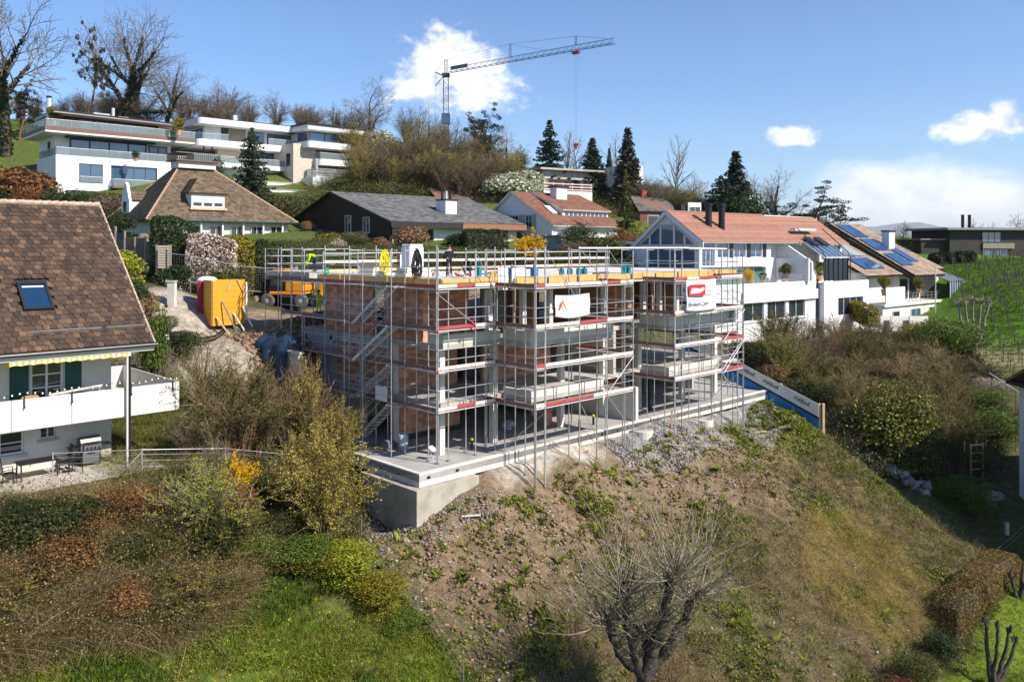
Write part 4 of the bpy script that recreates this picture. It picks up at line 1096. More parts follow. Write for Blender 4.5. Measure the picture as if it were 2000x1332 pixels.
# --- white modern terraced houses
def modern(name, label, px, Y, rot):
    x = (px-1000)/F*Y
    return empty(name, (x, Y, 0), rot, label, 'house')
A = modern('terrace_villa', 'large white villa at upper left with long glass railings and brown roof edges', 109, 112, R(43))
wallh(A, 'lower_wall', 'f', 0, 18, 15.5, 23.2, 0, .4, [(2.9,6.0,19.5,22.2),(7.1,13.5,19.2,22.2),(1.2,6.3,16.4,18.4)], plaster)
flat(A, 'lower_body', 0, 18, .402, 10, 15.5, 23.2, plaster)
window(A, 'f', 2.9, 6.0, 19.5, 22.2, 0, 2, 0, wframe_dark, pane_b, d=.15)
window(A, 'f', 7.1, 13.5, 19.2, 22.2, 0, 4, 0, wframe_dark, pane_b, d=.3)
window(A, 'f', 1.2, 6.3, 16.4, 18.4, 0, 3, 0, wframe_dark, pane_b, d=.2)
flat(A, 'balcony_slab', 7.0, 14, -1.2, -.002, 18.9, 19.2, brown_fascia); rail_glass(A, [(7.05,-.1),(7.05,-1.15),(13.9,-1.15)], 19.2, 20.2)
rail_glass(A, [(3,-.05),(6,-.05)], 19.6, 20.4, post=3)
rail_glass(A, [(.05,9),(.05,.05),(17.9,.05)], 23.2, 24.25); 
flat(A, 'upper_body', .3, 16.2, 1.9, 10, 23.202, 26.05, plaster)
window(A, 'f', 2.2, 12.6, 23.25, 25.8, 1.9, 4, 0, wframe_dark, pane_b, d=-.1, fw=.2)
window(A, 'f', 12.9, 15.6, 23.25, 25.6, 1.9, 2, 0, wframe_dark, pane_m, d=-.1, fw=.15)
window(A, 'l', 4.0, 5.2, 23.9, 25.4, .3, 1, 0, wframe_dark, pane_m, d=-.05)
flat(A, 'awning_box', 1.5, 13.5, .6, 1.7, 25.75, 26.04, wframe_dark)
flat(A, 'terrace_slab', -1.6, 18.8, -1.3, 11, 26.06, 26.35, plaster); flat(A, 'terrace_edge', -1.65, 18.85, -1.36, 11.05, 26.352, 26.85, brown_fascia)
rail_glass(A, [(-1.5,11),(-1.5,-1.2),(18.7,-1.2)], 26.85, 27.85)
flat(A, 'penthouse_body', 1.8, 14.5, 2.4, 9.5, 26.852, 28.9, wframe_dark)
window(A, 'f', 3.4, 14.0, 26.9, 28.7, 2.3, 5, 0, wframe_dark, pane_b, d=0, fw=.12)
flat(A, 'penthouse_wall', 14.5, 16.5, 3, 9, 26.852, 28.9, plaster)
MB().hexa([(-.2,-.2,28.95),(16.6,-.0,28.75),(16.6,10,28.75),(-.2,10,28.95),(-.3,-.3,29.15),(16.7,-.1,28.95),(16.7,10,28.95),(-.3,10,29.15)]).build('roof_slab', plaster, A)
MB().hexa([(-.35,-.35,29.152),(16.75,-.15,28.952),(16.75,10,28.952),(-.35,10,29.152),(-.35,-.35,29.3),(16.75,-.15,29.1),(16.75,10,29.1),(-.35,10,29.3)]).build('roof_edge', wframe_dark, A)
MB().tube((-.2,2.6,27),(-.2,2.6,31.2),.32,10).build('flue', alu, A); MB().tube((-.2,2.6,31.2),(-.2,2.6,31.5),.34,10).build('flue_cap', black, A)
MB().tube((8.6,4,29.2),(8.6,4,31.0),.22,8).build('flue', alu, A); flat(A, 'roof_hatch', 5.8, 8.0, 3.5, 5, 29.2, 30.0, white_flat); flat(A, 'roof_hatch', 9.2, 10.6, 3.5, 5, 29.2, 29.8, white_flat)
B = modern('terrace_villa', 'middle white villa with rounded balconies, taupe panel and glass railings behind the spruce', 400, 126, R(43))
def rounded(x0, x1, y0, y1, z0, z1, r, left=True):
    pts = [(x0+r-r*math.cos(t), y0+r-r*math.sin(t)) for t in np.linspace(0, math.pi/2, 6)] + [(x1, y0), (x1, y1), (x0, y1)]
    return MB().prism(pts, z0, z1)
rounded(-1.6, 15.8, -1.6, 10, 29.3, 30.2, .8).build('roof_slab', plaster, B); flat(B, 'roof_edge', -1.2, 15.4, -1.2, 10, 30.202, 30.4, wframe_dark)
flat(B, 'top_body', .3, 15.2, .8, 10, 26.9, 29.298, plaster); flat(B, 'end_fin', 15.0, 15.8, -1.5, .79, 24.0, 29.298, plaster)
flat(B, 'taupe_panel', 4.0, 6.9, .6, .79, 26.9, 29.298, taupe); flat(B, 'dark_recess', 2.9, 3.98, .7, .79, 26.9, 29.298, wframe_dark)
window(B, 'l', 1.6, 6.5, 26.95, 29.0, .3, 3, 0, wframe_dark, pane_b, d=-.05)
window(B, 'f', 7.2, 10.2, 26.95, 29.2, .8, 1, 0, wframe_white, pane_b, d=-.1); window(B, 'f', 10.6, 14.8, 26.95, 29.0, .8, 3, 0, wframe_dark, pane_b, d=-.1, fw=.14)
rounded(-2.0, 15.6, -2.0, 10, 25.9, 26.9, .8).build('balcony_slab', plaster, B); rail_glass(B, [(-.8,4),(-.8,-1.0),(3.0,-1.8)], 26.9, 27.9); rail_glass(B, [(9.6,-1.9),(14.9,-1.9)], 26.9, 27.9)
flat(B, 'middle_body', 2.5, 15.4, 1.0, 10, 23.4, 25.898, beige_stone); window(B, 'f', 7.5, 14.6, 23.45, 25.8, 1.0, 3, 0, wframe_dark, pane_b, d=-.1, fw=.14); window(B, 'l', 2, 6, 23.45, 25.6, 2.5, 2, 0, wframe_dark, pane_m, d=-.06)
for x in (-.4, .9): tube_obj('column', (x, -.6, 23.3), (x, -.6, 25.9), .12, wframe_dark, B)
flat(B, 'garden_terrace', -3.0, 20.5, -3.0, 10, 22.7, 23.4, plaster); rail_glass(B, [(-2.9,6),(-2.9,-2.9),(20.3,-2.9)], 23.4, 24.4)
flat(B, 'lower_body', -2.6, 21, -1.6, 10, 17, 22.698, plaster); window(B, 'f', 11, 17.5, 19.8, 22.3, -1.6, 4, 0, wframe_dark, pane_m, d=-.1)
for (x0, x1, y0, z1) in [(2, 21.2, -6.0, 20.6), (6, 14, -9.5, 19.2), (14, 24.5, -9, 21.9)]:
    flat(B, 'garden_wall', x0, x1, y0, -1.7, 15.0, z1, plaster); flat(B, 'wall_coping', x0-.1, x1+.1, y0-.1, y0+.3, z1+.002, z1+.12, concrete)
rail_glass(B, [(14.1,-2),(14.1,-8.9),(24.4,-8.9),(24.4,-2)], 21.9, 22.95)
flat(B, 'chimney', 6.4, 7.0, 4, 4.6, 30.4, 32.0, alu)
Cc = modern('terrace_villa', 'right-hand white villa with three stepped terraces and grey window blinds', 606, 132, R(43))
MB().prism([(-1,-1),(9.6,-1),(9.6,9),(-1,9)], 29.3, 30.2).build('roof_slab', plaster, Cc, bevel=.1); flat(Cc, 'roof_edge', -1.3, 9.9, -1.3, 9, 30.202, 30.4, wframe_dark)
flat(Cc, 'top_body', 0, 9, 0.6, 9, 27.4, 29.298, plaster); window(Cc, 'f', 0, 8.6, 27.45, 29.2, .6, 3, 0, wframe_dark, pane_b, d=-.1, fw=.14); window(Cc, 'l', .8, 4, 27.45, 29.2, 0, 1, 0, wframe_dark, pane_b, d=-.05)
rounded(-1.4, 12.4, -1.8, 9, 26.4, 27.4, .7).build('balcony_slab', plaster, Cc)
blind = mat('grey_blind', (.14,.135,.13), (.17,.165,.16), 3, .6, stretch=(1,1,20))
flat(Cc, 'middle_body', 1.0, 12, .8, 9, 24.7, 26.398, plaster); window(Cc, 'f', 1.2, 11.8, 24.75, 26.35, .8, 3, 0, wframe_dark, blind, d=-.1, fw=.14)
flat(Cc, 'stair_wall', -3.0, .98, 0, 9, 20.6, 27.0, beige_stone); window(Cc, 'l', 1, 2.2, 23.5, 25.5, -3.0, 1, 0, wframe_dark, pane_m, d=-.05)
rounded(.6, 14.6, -1.8, 9, 23.7, 24.7, .7).build('balcony_slab', plaster, Cc); rail_glass(Cc, [(.8,3),(.8,-1.7),(14.4,-1.7)], 24.7, 25.7)
flat(Cc, 'lower_body', 1.0, 13.4, 1.2, 9, 21.6, 23.698, plaster); window(Cc, 'f', 3.6, 12.0, 21.7, 23.6, 1.2, 4, 0, wframe_dark, blind, d=-.1, fw=.14); window(Cc, 'f', 1.2, 3.2, 21.7, 23.6, 1.2, 2, 0, wframe_dark, pane_m, d=-.1)
flat(Cc, 'garden_terrace', -1.5, 19.5, -3.5, 9, 20.0, 21.5, plaster); rail_glass(Cc, [(-1.4,-3.3),(3.2,-3.3)], 21.5, 22.5); rail_glass(Cc, [(5.4,-3.4),(19.3,-3.4),(19.3,4)], 21.5, 22.5)
flat(Cc, 'fold_parasol', -.4, .1, -2.4, -1.9, 21.6, 24.6, mat('folded_cloth', (.33,.34,.40), rough=.8), .1)
# --- concrete house and terrace behind the red roof
kh = modern('concrete_house', 'low grey concrete house with overhanging white box under the trees', 1060, 128, R(30))
flat(kh, 'wall', 0, 16.5, 0, 8, 18, 22.6, concrete); flat(kh, 'dark_front', -.6, 9.5, -.7, -.01, 18, 21.2, dark_clad); flat(kh, 'roof_slab', -1, 17, -1, 8, 22.602, 22.9, concrete_dirty)
flat(kh, 'box_window', 11.6, 14.6, -6.6, -.01, 20.2, 23.4, concrete_new); window(kh, 'f', 12.6, 13.8, 21.3, 22.4, -6.6, 1, 0, timber, pane_m, d=-.06)
flat(kh, 'box_support', 12.0, 13.2, -4.8, -4.2, 17, 20.198, concrete)
te = modern('roof_terrace', 'flat white roof terrace with pale plank railing behind the red tiled roof', 1062, 116, R(30))
flat(te, 'terrace_wall', 0, 8.4, 0, 5, 14.0, 18.6, plaster_w)
for z in (18.8, 19.2, 19.6): bar_obj('rail_plank', (0,0,z), (8.4,0,z), .05, .14, toe_white, te)
for i in range(6): box_obj('rail_post', i*1.64, i*1.64+.1, .06, .16, 18.6, 19.8, timber, te)
# --- small grey-roofed house with brick chimney
p = W(1250, 415, 118)
gs = empty('grey_roof_house', (p.x, p.y, 0), R(20), 'small brick house with grey roof and red chimney behind the dark conifer', 'house')
z = p.z
courses(gs, 'roof', (-.4,-.4,z+.2), (6.4,-.4,z+.2), (5.8,3.2,z+2.3), (.0,3.2,z+2.6), 10, roof_grey, .04, .6)
flat(gs, 'wall', 0, 6, 0, 6, z-4, z+.1, mat('dull_brick_wall', (.16,.07,.05), (.2,.1,.07), 6, .9)); window(gs, 'f', 1.2, 4.6, z-1.9, z-.4, 0, 2, 0, d=-.06)
flat(gs, 'chimney', 1.9, 2.7, 2.8, 3.5, z+1.2, z+3.4, mat('red_brick_chimney', (.30,.06,.04), rough=.8)); flat(gs, 'side_wing', 6.2, 9.6, -1, 4, z-3, z+1.2, dark_clad); flat(gs, 'dormer', 7.2, 9.4, -1.3, -1.02, z-.2, z+1.5, plaster_w)
window(gs, 'f', 7.4, 9.2, z-.1, z+.9, -1.36, 2, 0, d=0)
p = W(1590, 447, 128)
bb = empty('brown_roof_house', (p.x, p.y, 0), R(35), 'distant house showing only a dark brown roof and two thin chimneys', 'house')
z = p.z
courses(bb, 'roof', (-.5,-.5,z-1.2), (10.5,-.5,z-1.2), (10.5,5,z+1.7), (-.5,5,z+1.5), 12, roof_dark, .04); flat(bb, 'wall', 0, 10, 0, 8, z-5, z-1.3, plaster_c)
for x in (4.2, 6.6): box_obj('chimney', x, x+.45, 3.6, 4.05, z, z+2.6, mat('brick_stack', (.22,.06,.05), rough=.8) if 'brick_stack' not in MATS else MATS['brick_stack'], bb)
p = W(1035, 342, 150)
fh = empty('gable_cottage', (p.x, p.y, 0), R(50), 'tiny gabled cottage roof peeping out beside the spruce on the ridge', 'house')
z = p.z
courses(fh, 'roof', (0,-.4,z-1.5), (6,-.4,z-1.5), (6,3,z+1), (0,3,z+1), 8, roof_oldred, .04); MB().slab3([(.1,0,z-5),(.1,6,z-5),(.1,6,z-1.5),(.1,3,z+.9),(.1,0,z-1.5)], (.3,0,0)).build('gable_wall', plaster, fh)
# --- white row house with red roof
RR = R(39.5)
rh = empty('row_house', (17.8, 78.0, 0), RR, 'white row house with red tiled roof, glazed gable and glass bay', 'house')
ze, zr = 11.25, 14.2
q0 = 3.8
courses(rh, 'roof_front', (-.4,-.75,ze-.2), (16.1,-.75,ze-.2), (16.1,q0,zr), (-.4,q0,zr), 13, roof_red, .10, .0, under=plaster, th=.14)
courses(rh, 'roof_front', (16.25,-.75,ze-.35), (26.6,-.75,ze-.35), (26.6,q0,zr-.12), (16.25,q0,zr-.12), 13, roof_red, .10, .0, under=plaster, th=.14)
courses(rh, 'roof_back', (26.4,11.9,7.9), (-.4,11.9,7.9), (-.4,q0,zr), (26.4,q0,zr-.1), 10, roof_red, .08, under=plaster)
MB().slab3([(0,0,1.0),(0,11.4,1.0),(0,11.4,8.15),(0,q0,zr-.25),(0,0,ze)], (.3,0,0)).build('gable_wall', plaster, rh)
for i in range(8):
    pass
# glazed gable: frames and panes by hand
gp = [(.5,9.0,10.85),(1.7,9.0,11.9),(3.0,9.0,12.9),(4.4,9.0,13.0),(5.8,9.0,12.0),(7.0,9.0,11.0)]
def gable_pane(y0, y1, z0, t0, t1):
    o = MB().slab3([(-.04,y0,z0),(-.04,y1,z0),(-.04,y1,t1),(-.04,y0,t0)], (.03,0,0)).build('gable_pane', pane_b, rh)
    f = MB().bar((-.06,y0,z0), (-.06,y0,t0), .09, .09).bar((-.06,y0,t0), (-.06,y1,t1), .09, .09).bar((-.06,y1,t1),(-.06,y1,z0),.09,.09).bar((-.06,y0,z0),(-.06,y1,z0),.09,.09); f.build('pane_frame', plaster, rh)
zt = lambda y: (zr - .75) - abs(y - q0)*.775
for (y0, y1) in [(.5,1.6),(1.7,2.9),(3.0,4.6),(4.7,6.0),(6.1,7.4)]:
    gable_pane(y0, y1, 10.75, max(10.85, zt(y0)), max(10.85, zt(y1)))
for (y0, y1) in [(.4,1.9),(2.0,3.4),(3.5,4.9),(5.0,6.2)]: gable_pane(y0, y1, 8.2, 10.5, 10.5)
flat(rh, 'gable_beam', -.10, -.03, .3, 6.5, 7.9, 8.15, wframe_dark)
MB().slab3([(-.42,-.8,ze-.3),(-.42,q0,zr-.05),(-.42,q0,zr-.45),(-.42,-.8,ze-.7)], (.1,0,0)).slab3([(-.42,11.9,7.8),(-.42,q0+.01,zr-.05),(-.42,q0+.01,zr-.45),(-.42,11.9,7.4)], (.1,0,0)).build('barge_board', plaster, rh)
# facade
H1 = [(2.9,4.7,9.5,11.0),(5.6,7.6,9.5,11.0),(8.4,10.4,9.5,11.0)]
wallh(rh, 'front_wall', 'f', .302, 12.0, 8.6, ze-.05, 0, .3, H1 + [(.5,2.5,8.7,11.0)], plaster)
for (a, b, z0, z1) in H1: window(rh, 'f', a, b, z0, z1, 0, 2, 0, wframe_white, pane_b, d=.12); 
for a in (4.75, 7.65, 10.45): box_obj('window_pier', a+.05, a+.75, -.01, .12, 9.5, 11.0, wframe_dark, rh)
window(rh, 'f', .5, 2.5, 8.7, 11.0, 0, 3, 0, wframe_white, pane_b, d=.1)
flat(rh, 'body', .3, 26, .9, 11, 1.0, ze-.1, plaster)
flat(rh, 'loggia_floor', -1.2, 16.3, -2.6, .89, 6.35, 6.6, plaster)
window(rh, 'f', 1.0, 12.0, 6.65, 8.5, .6, 5, 0, alu, glass_mat('winter_garden_glass', (.10,.18,.18), .75), d=.0, fw=.04)
wallh(rh, 'terrace_front', 'f', -1.2, 16.3, 5.4, 7.05, -2.65, .2, [], plaster); flat(rh, 'planter_ledge', 3.0, 16.25, -2.9, -2.651, 5.2, 6.2, plaster)
flat(rh, 'terrace_side', -1.2, -1.0, -2.45, 3.5, 5.4, 7.05, plaster)
rail_bars(rh, [(-1.1,2.5),(-1.1,-2.5),(16.0,-2.5)], 7.05, 7.75, 4, steel)
Hl = [(3.4,6.8,3.4,5.2),(7.4,10.6,3.4,5.2),(11.2,14.2,3.4,5.2)]
wallh(rh, 'lower_wall', 'f', -1.2, 16.3, .2, 5.398, -2.6, .3, Hl + [(-.6,2.2,3.4,5.2)], plaster)
for (a, b, z0, z1) in Hl + [(-.6,2.2,3.4,5.2)]: window(rh, 'f', a, b, z0, z1, -2.6, 2, 0, wframe_white, pane_m, d=.14, sill=plaster)
flat(rh, 'lower_body', -1.2, 16.3, -2.3, .89, .2, 5.39, plaster)
tube_obj('downpipe', (16.4,-2.75,.5), (16.4,-2.75,7.2), .07, dark_metal, rh)
flat(rh, 'party_wall', 14.2, 14.5, -3.0, .88, 7.06, 9.4, plaster)
MB().slab3([(14.5,-3.2,7.06),(14.5,.88,7.06),(14.5,.88,ze-.2),(14.5,-.3,ze-.45),(14.5,-3.2,9.0)], (.25,0,0)).build('bay_cheek', plaster, rh)
# second half
wallh(rh, 'lower_wall', 'f', 16.55, 26, .2, 6.9, -3.4, .3, [(19.4,24.8,3.2,5.1)], plaster); flat(rh, 'lower_body', 16.55, 26, -3.1, .89, .2, 6.6, plaster)
window(rh, 'f', 19.4, 24.8, 3.2, 5.1, -3.4, 4, 0, wframe_white, pane_m, d=.14)
rail_bars(rh, [(21.2,-3.2),(25.8,-3.2),(25.8,1)], 6.9, 7.6, 4, steel)
wallh(rh, 'front_wall', 'f', 21.2, 26, 8.9, ze-.1, -.2, .3, [(21.6,23.6,9.2,11),(24,25.6,9.2,11)], plaster)
window(rh, 'f', 21.6, 23.6, 9.2, 11, -.2, 2, 0, wframe_dark, pane_b); window(rh, 'f', 24, 25.6, 9.2, 11, -.2, 2, 0, wframe_dark, pane_b)
# glass bay: sloped glazing over a dark framed front
for i in range(5):
    x = 16.8 + i*.98
    MB().slab3([(x,-3.25,7.0),(x+.9,-3.25,7.0),(x+.9,-3.25,9.35),(x,-3.25,9.35)], (0,.03,0)).build('bay_pane', pane_m, rh)
    MB().slab3([(x,-3.2,9.5),(x+.9,-3.2,9.5),(x+.9,-.8,11.1),(x,-.8,11.1)], (0,.02,.03)).build('bay_roof_pane', pane_b, rh)
for i in range(6):
    x = 16.74 + i*.98; bar_obj('bay_mullion', (x,-3.28,6.95), (x,-3.28,9.4), .09, .09, wframe_dark, rh); bar_obj('bay_rafter', (x,-3.25,9.5), (x,-.7,11.2), .07, .07, alu, rh)
bar_obj('bay_beam', (16.6,-3.3,9.45), (21.8,-3.3,9.45), .14, .14, alu, rh)
for x in (16.6, 21.7): MB().path([(x,-3.5,7),(x,-3.55,9.5),(x,-3.2,10.1),(x,-.2,12.6)], .05, 6).build('bay_guide_rail', wframe_dark, rh)
flat(rh, 'shutter_box', 17.0, 21.2, .2, .9, 12.35, 12.6, alu)
for x in (17.6, 19.6): MB().slab3([(x,-1.6,10.75),(x+1.2,-1.6,10.75),(x+1.2,-.3,11.6),(x,-.3,11.6)], (0,-.06,.1)).build('roof_window', dark_metal, rh)
for (x, y) in [(3.6, 1.6), (5.2, 1.2)]:
    MB().lathe([(.32,0),(.32,2.7),(.42,2.75),(.42,2.95),(.3,3.0)], 12, (x, y, 11.9)).build('chimney_flue', black, rh)
# --- solar houses
p = W(1675, 640, 100)
so = empty('solar_house', (p.x, p.y, 0), RR, 'pale house with solar panels on its stepped brown roofs and railed balcony', 'house')
def solar_roof(x0, x1, y0, z0, y1, z1, n, panels):
    courses(so, 'roof', (x0,y0,z0), (x1,y0,z0), (x1,y1,z1), (x0,y1,z1), n, roof_pale, .05, .5, under=dark_brown_wood, th=.3)
    for (a0, a1, t0, t1, m) in panels:
        k = max(1, round((a1-a0)/1.05)); 
        for i in range(k):
            u0, u1 = a0+(a1-a0)*i/k+.02, a0+(a1-a0)*(i+1)/k-.02
            f = lambda t: (y0+(y1-y0)*t, z0+(z1-z0)*t)
            (ya, za), (yb, zb) = f(t0), f(t1)
            MB().slab3([(u0,ya,za+.14),(u1,ya,za+.14),(u1,yb,zb+.14),(u0,yb,zb+.14)], (0,-.02,.05)).build('solar_panel', m, so)
MB().slab3([(0,0,.2),(0,10,.2),(0,10,11.2),(0,8.5,12),(0,0,7.9)], (.3,0,0)).build('gable_wall', plaster_w, so)
solar_roof(-.8, 8.5, -1.6, 7.1, 8.5, 12.4, 20, [(1.2,6.2,.12,.36,solar),(.2,4.4,.4,.62,solar),(-.4,1.4,.64,.98,solar),(1.8,6.6,.42,.85,mat('thermal_collector', (.32,.34,.36), (.40,.42,.44), 1, .3, stretch=(1,12,1)))])
solar_roof(8.7, 17.5, -3.0, 7.0, 8.6, 13.8, 22, [(9.2,12.4,.16,.38,solar),(13.2,15.4,.22,.50,solar),(9.2,13.2,.44,.66,solar),(9.2,13.0,.70,.95,solar)])
solar_roof(17.6, 22.0, -1.0, 7.6, 8.6, 12.4, 16, [(17.8,21,.45,.7,solar)])
MB().slab3([(8.5,-2.9,6.7),(8.5,8.6,13.3),(8.5,8.6,11.8),(8.5,-2.9,6.3)], (.2,0,0)).build('step_cheek', dark_brown_wood, so)
flat(so, 'body', .3, 21, 0.0, 9, .2, 7.2, plaster_w); flat(so, 'upper_body', 8.8, 20.5, -.8, -.01, 3.6, 7.0, plaster_w)
flat(so, 'lower_front', -.2, 17, -3.2, -.82, .2, 3.4, plaster_w); flat(so, 'balcony_slab', -.3, 17.2, -3.5, -.81, 3.402, 3.7, plaster_w)
flat(so, 'screen_wall', 0.4, 5.2, -3.35, -3.2, 3.702, 5.7, plaster); rail_bars(so, [(5.3,-3.3),(13.6,-3.3),(16.9,-2.4)], 3.7, 4.8, 3, steel, 1.0)
for (a, b) in [(9.2,11.2),(11.8,14.4)]: window(so, 'f', a, b, 3.9, 6.4, -.82, 3, 0, dark_brown_wood, pane_m, d=-.08)
window(so, 'f', 2.2, 4.0, .9, 2.8, -3.2, 1, 0, white_paint, pane_m, d=-.06); window(so, 'f', 7, 9.6, .7, 2.9, -3.2, 2, 0, white_paint, pane_b, d=-.06); window(so, 'f', 12, 14, .7, 2.9, -3.2, 2, 0, white_paint, pane_m, d=-.06)
flat(so, 'chimney', 13.0, 14.6, 2.4, 3.4, 9.6, 12.6, plaster); flat(so, 'chimney_cap', 12.9, 14.7, 2.3, 3.5, 12.6, 12.8, dark_clad)
for i in range(6): MB().box(16.0+.7*i, 16.6+.7*i, -4.2, -4.15, 3.2, 5.9).build('conservatory_pane', pane_b, so); MB().slab3([(16.0+.7*i,-4.3,6.0),(16.62+.7*i,-4.3,6.0),(16.62+.7*i,-1.1,7.2),(16.0+.7*i,-1.1,7.2)], (0,0,.05)).build('conservatory_roof_pane', pane_b, so)
for i in range(7): bar_obj('conservatory_post', (15.95+.7*i,-4.22,3.1), (15.95+.7*i,-4.22,6.0), .09, .09, white_paint, so); bar_obj('conservatory_rafter', (15.95+.7*i,-4.3,6.1), (15.95+.7*i,-1.1,7.3), .07, .07, white_paint, so)
flat(so, 'conservatory_base', 15.9, 20.4, -4.3, -.9, .0, 3.1, plaster_w)
tube_obj('flagpole', (11.2,-4.4,0), (11.2,-4.4,8.2), .06, alu, so)
# --- dark modern house far right
p = W(1855, 507, 132)
dm = empty('dark_modern_house', (p.x, p.y, 0), R(12), 'long dark flat-roofed timber house beyond the vineyard at the right edge', 'house')
z = gz(p.x, p.y+4) - .3
flat(dm, 'body', 0, 24, 0, 9, z-2, z+3.9, dark_clad); flat(dm, 'roof_slab', -1.4, 25, -1.2, 9, z+3.902, z+4.25, mat('zinc_roof', (.22,.22,.21), rough=.5))
window(dm, 'f', 6.0, 9.6, z+1.9, z+3.6, 0, 3, 0, wframe_dark, pane_b, d=-.06); window(dm, 'f', 6, 11, z-1.2, z+.8, 0, 3, 0, wframe_dark, pane_b, d=-.06); flat(dm, 'band', 6, 12, -.3, -.02, z+.9, z+1.8, taupe)
flat(dm, 'side_wing', -4.5, -.02, 1, 7, z-2, z+2.3, dark_clad); flat(dm, 'wing_roof', -4.8, .1, .7, 7, z+2.302, z+2.5, taupe)
for x in (5, 6.3): MB().lathe([(.25,0),(.25,2.2),(.32,2.3)], 8, (x, 3, z+4.2)).build('chimney_flue', black, dm)
p = W(1790, 478, 145)
fr = empty('far_roof_house', (p.x, p.y, 0), R(20), 'low brown-roofed house half hidden at the far end of the vineyard', 'house')
courses(fr, 'roof', (-.5,0,p.z-1.2), (8,0,p.z-1.2), (7.5,4,p.z+.6), (0,4,p.z+.6), 6, roof_oldred, .04); flat(fr, 'wall', 0, 7.5, .4, 5, p.z-4, p.z-1.2, plaster_c)
# --- neighbour at the right edge, mostly outside the frame (it shades the garden)
nb_ = empty('neighbour_house', (37.05, 55.5, 0), R(3), 'grey rendered house corner at the right edge of the frame', 'house')
flat(nb_, 'wall', 0, 12, -8, 4, -12, .6, plaster); flat(nb_, 'eave', -.7, 12.5, -8.5, 4.5, .602, .85, dark_clad)
courses(nb_, 'roof', (-.7,-8.5,.86), (12.5,-8.5,.86), (12.5,-2,4.4), (-.7,-2,4.4), 16, roof_brown, .05)
courses(nb_, 'roof', (12.5,4.5,.86), (-.7,4.5,.86), (-.7,-2,4.4), (12.5,-2,4.4), 8, roof_brown, .05)
window(nb_, 'f', 1.5, 3, -3, -1.5, -8, 1, 0, d=-.06)
# ================================================================== plants
def leaf_mat(name, c1, c2, c3=None, trans=.25, rough=.6, island=1.0, scale=.6, spec=.3):
    return mat(name, c1, c2, scale, rough, island=island, trans=trans, c3=c3, lo=.2, hi=.8, spec=spec, detail=3)
bark = mat('bark', (.045,.036,.028), (.10,.082,.062), 6, .95)
bark_pale = mat('pale_bark', (.16,.14,.12), (.26,.23,.20), 5, .9)
bark_red = mat('reddish_bark', (.13,.065,.045), (.20,.11,.075), 5, .9)
twig_brown = leaf_mat('brown_twigs', (.085,.06,.04), (.21,.155,.10), None, 0, .9)
twig_grey = leaf_mat('grey_twigs', (.10,.085,.07), (.24,.20,.165), None, 0, .9)
twig_olive = leaf_mat('olive_twigs', (.10,.085,.03), (.22,.18,.07), None, 0, .9)
twig_red = leaf_mat('red_twigs', (.13,.075,.04), (.28,.18,.10), None, 0, .9)
twig_tan = leaf_mat('tan_twigs', (.16,.12,.055), (.36,.28,.14), None, 0, .9)
twig_pale = leaf_mat('pale_twigs', (.20,.17,.13), (.42,.36,.28), None, 0, .9)
fo_dark = leaf_mat('dark_evergreen_leaves', (.012,.026,.008), (.05,.085,.016), (.028,.05,.011))
fo_con = leaf_mat('conifer_needles', (.008,.02,.012), (.035,.06,.026), (.018,.036,.02), .1)
fo_pine = leaf_mat('pine_needles', (.014,.026,.012), (.055,.075,.03), (.03,.05,.02), .1)
fo_olive = leaf_mat('olive_leaves', (.035,.042,.012), (.13,.135,.035), (.08,.085,.02))
fo_green = leaf_mat('fresh_green_leaves', (.04,.075,.008), (.16,.22,.02), (.09,.14,.014))
fo_lime = leaf_mat('lime_leaves', (.12,.15,.01), (.38,.38,.03), (.24,.26,.02))
fo_yel = leaf_mat('yellow_green_buds', (.20,.17,.025), (.50,.40,.09), (.36,.29,.05))
fo_gold = leaf_mat('golden_leaves', (.10,.09,.008), (.34,.28,.02), (.20,.18,.012))
fo_fors = leaf_mat('forsythia_flowers', (.55,.34,.005), (.90,.62,.01), (.80,.50,.006), .3)
fo_rust = leaf_mat('rusty_leaves', (.10,.04,.012), (.30,.15,.045), (.19,.09,.025))
fo_redtip = leaf_mat('red_tipped_leaves', (.10,.07,.03), (.38,.27,.15), (.30,.12,.06))
fo_pink = leaf_mat('pink_white_leaves', (.22,.15,.11), (.78,.66,.58), (.52,.42,.36))
fo_white = leaf_mat('white_blossom', (.22,.24,.09), (.72,.74,.62), (.48,.50,.34))
fo_ivy = leaf_mat('ivy_leaves', (.012,.02,.006), (.05,.065,.018), (.03,.042,.01))
grass_m = leaf_mat('grass_blades', (.075,.12,.008), (.34,.34,.05), (.15,.21,.014), .35, scale=1.4)
grass_dry = leaf_mat('dry_grass', (.16,.12,.06), (.42,.34,.20), (.28,.22,.12), .2)
weed_m = leaf_mat('weed_leaves', (.055,.09,.006), (.28,.31,.02), (.15,.19,.012), .3)
bram_leaf = leaf_mat('bramble_leaves', (.06,.07,.016), (.30,.25,.09), (.17,.16,.04), .25)
bram_stem = leaf_mat('bramble_stems', (.12,.075,.04), (.33,.23,.14), (.22,.14,.08), 0, .9)
stone_m = mat('broken_stone', (.16,.15,.145), (.40,.385,.37), 5, .95, island=.9)
clod_m = mat('earth_clods', (.14,.09,.055), (.30,.20,.125), 3, .95, island=.6)
daff = leaf_mat('yellow_flowers', (.6,.45,.01), (.85,.65,.02), None, .2)
wflow = leaf_mat('pale_flowers', (.6,.6,.55), (.8,.8,.78), None, .2)

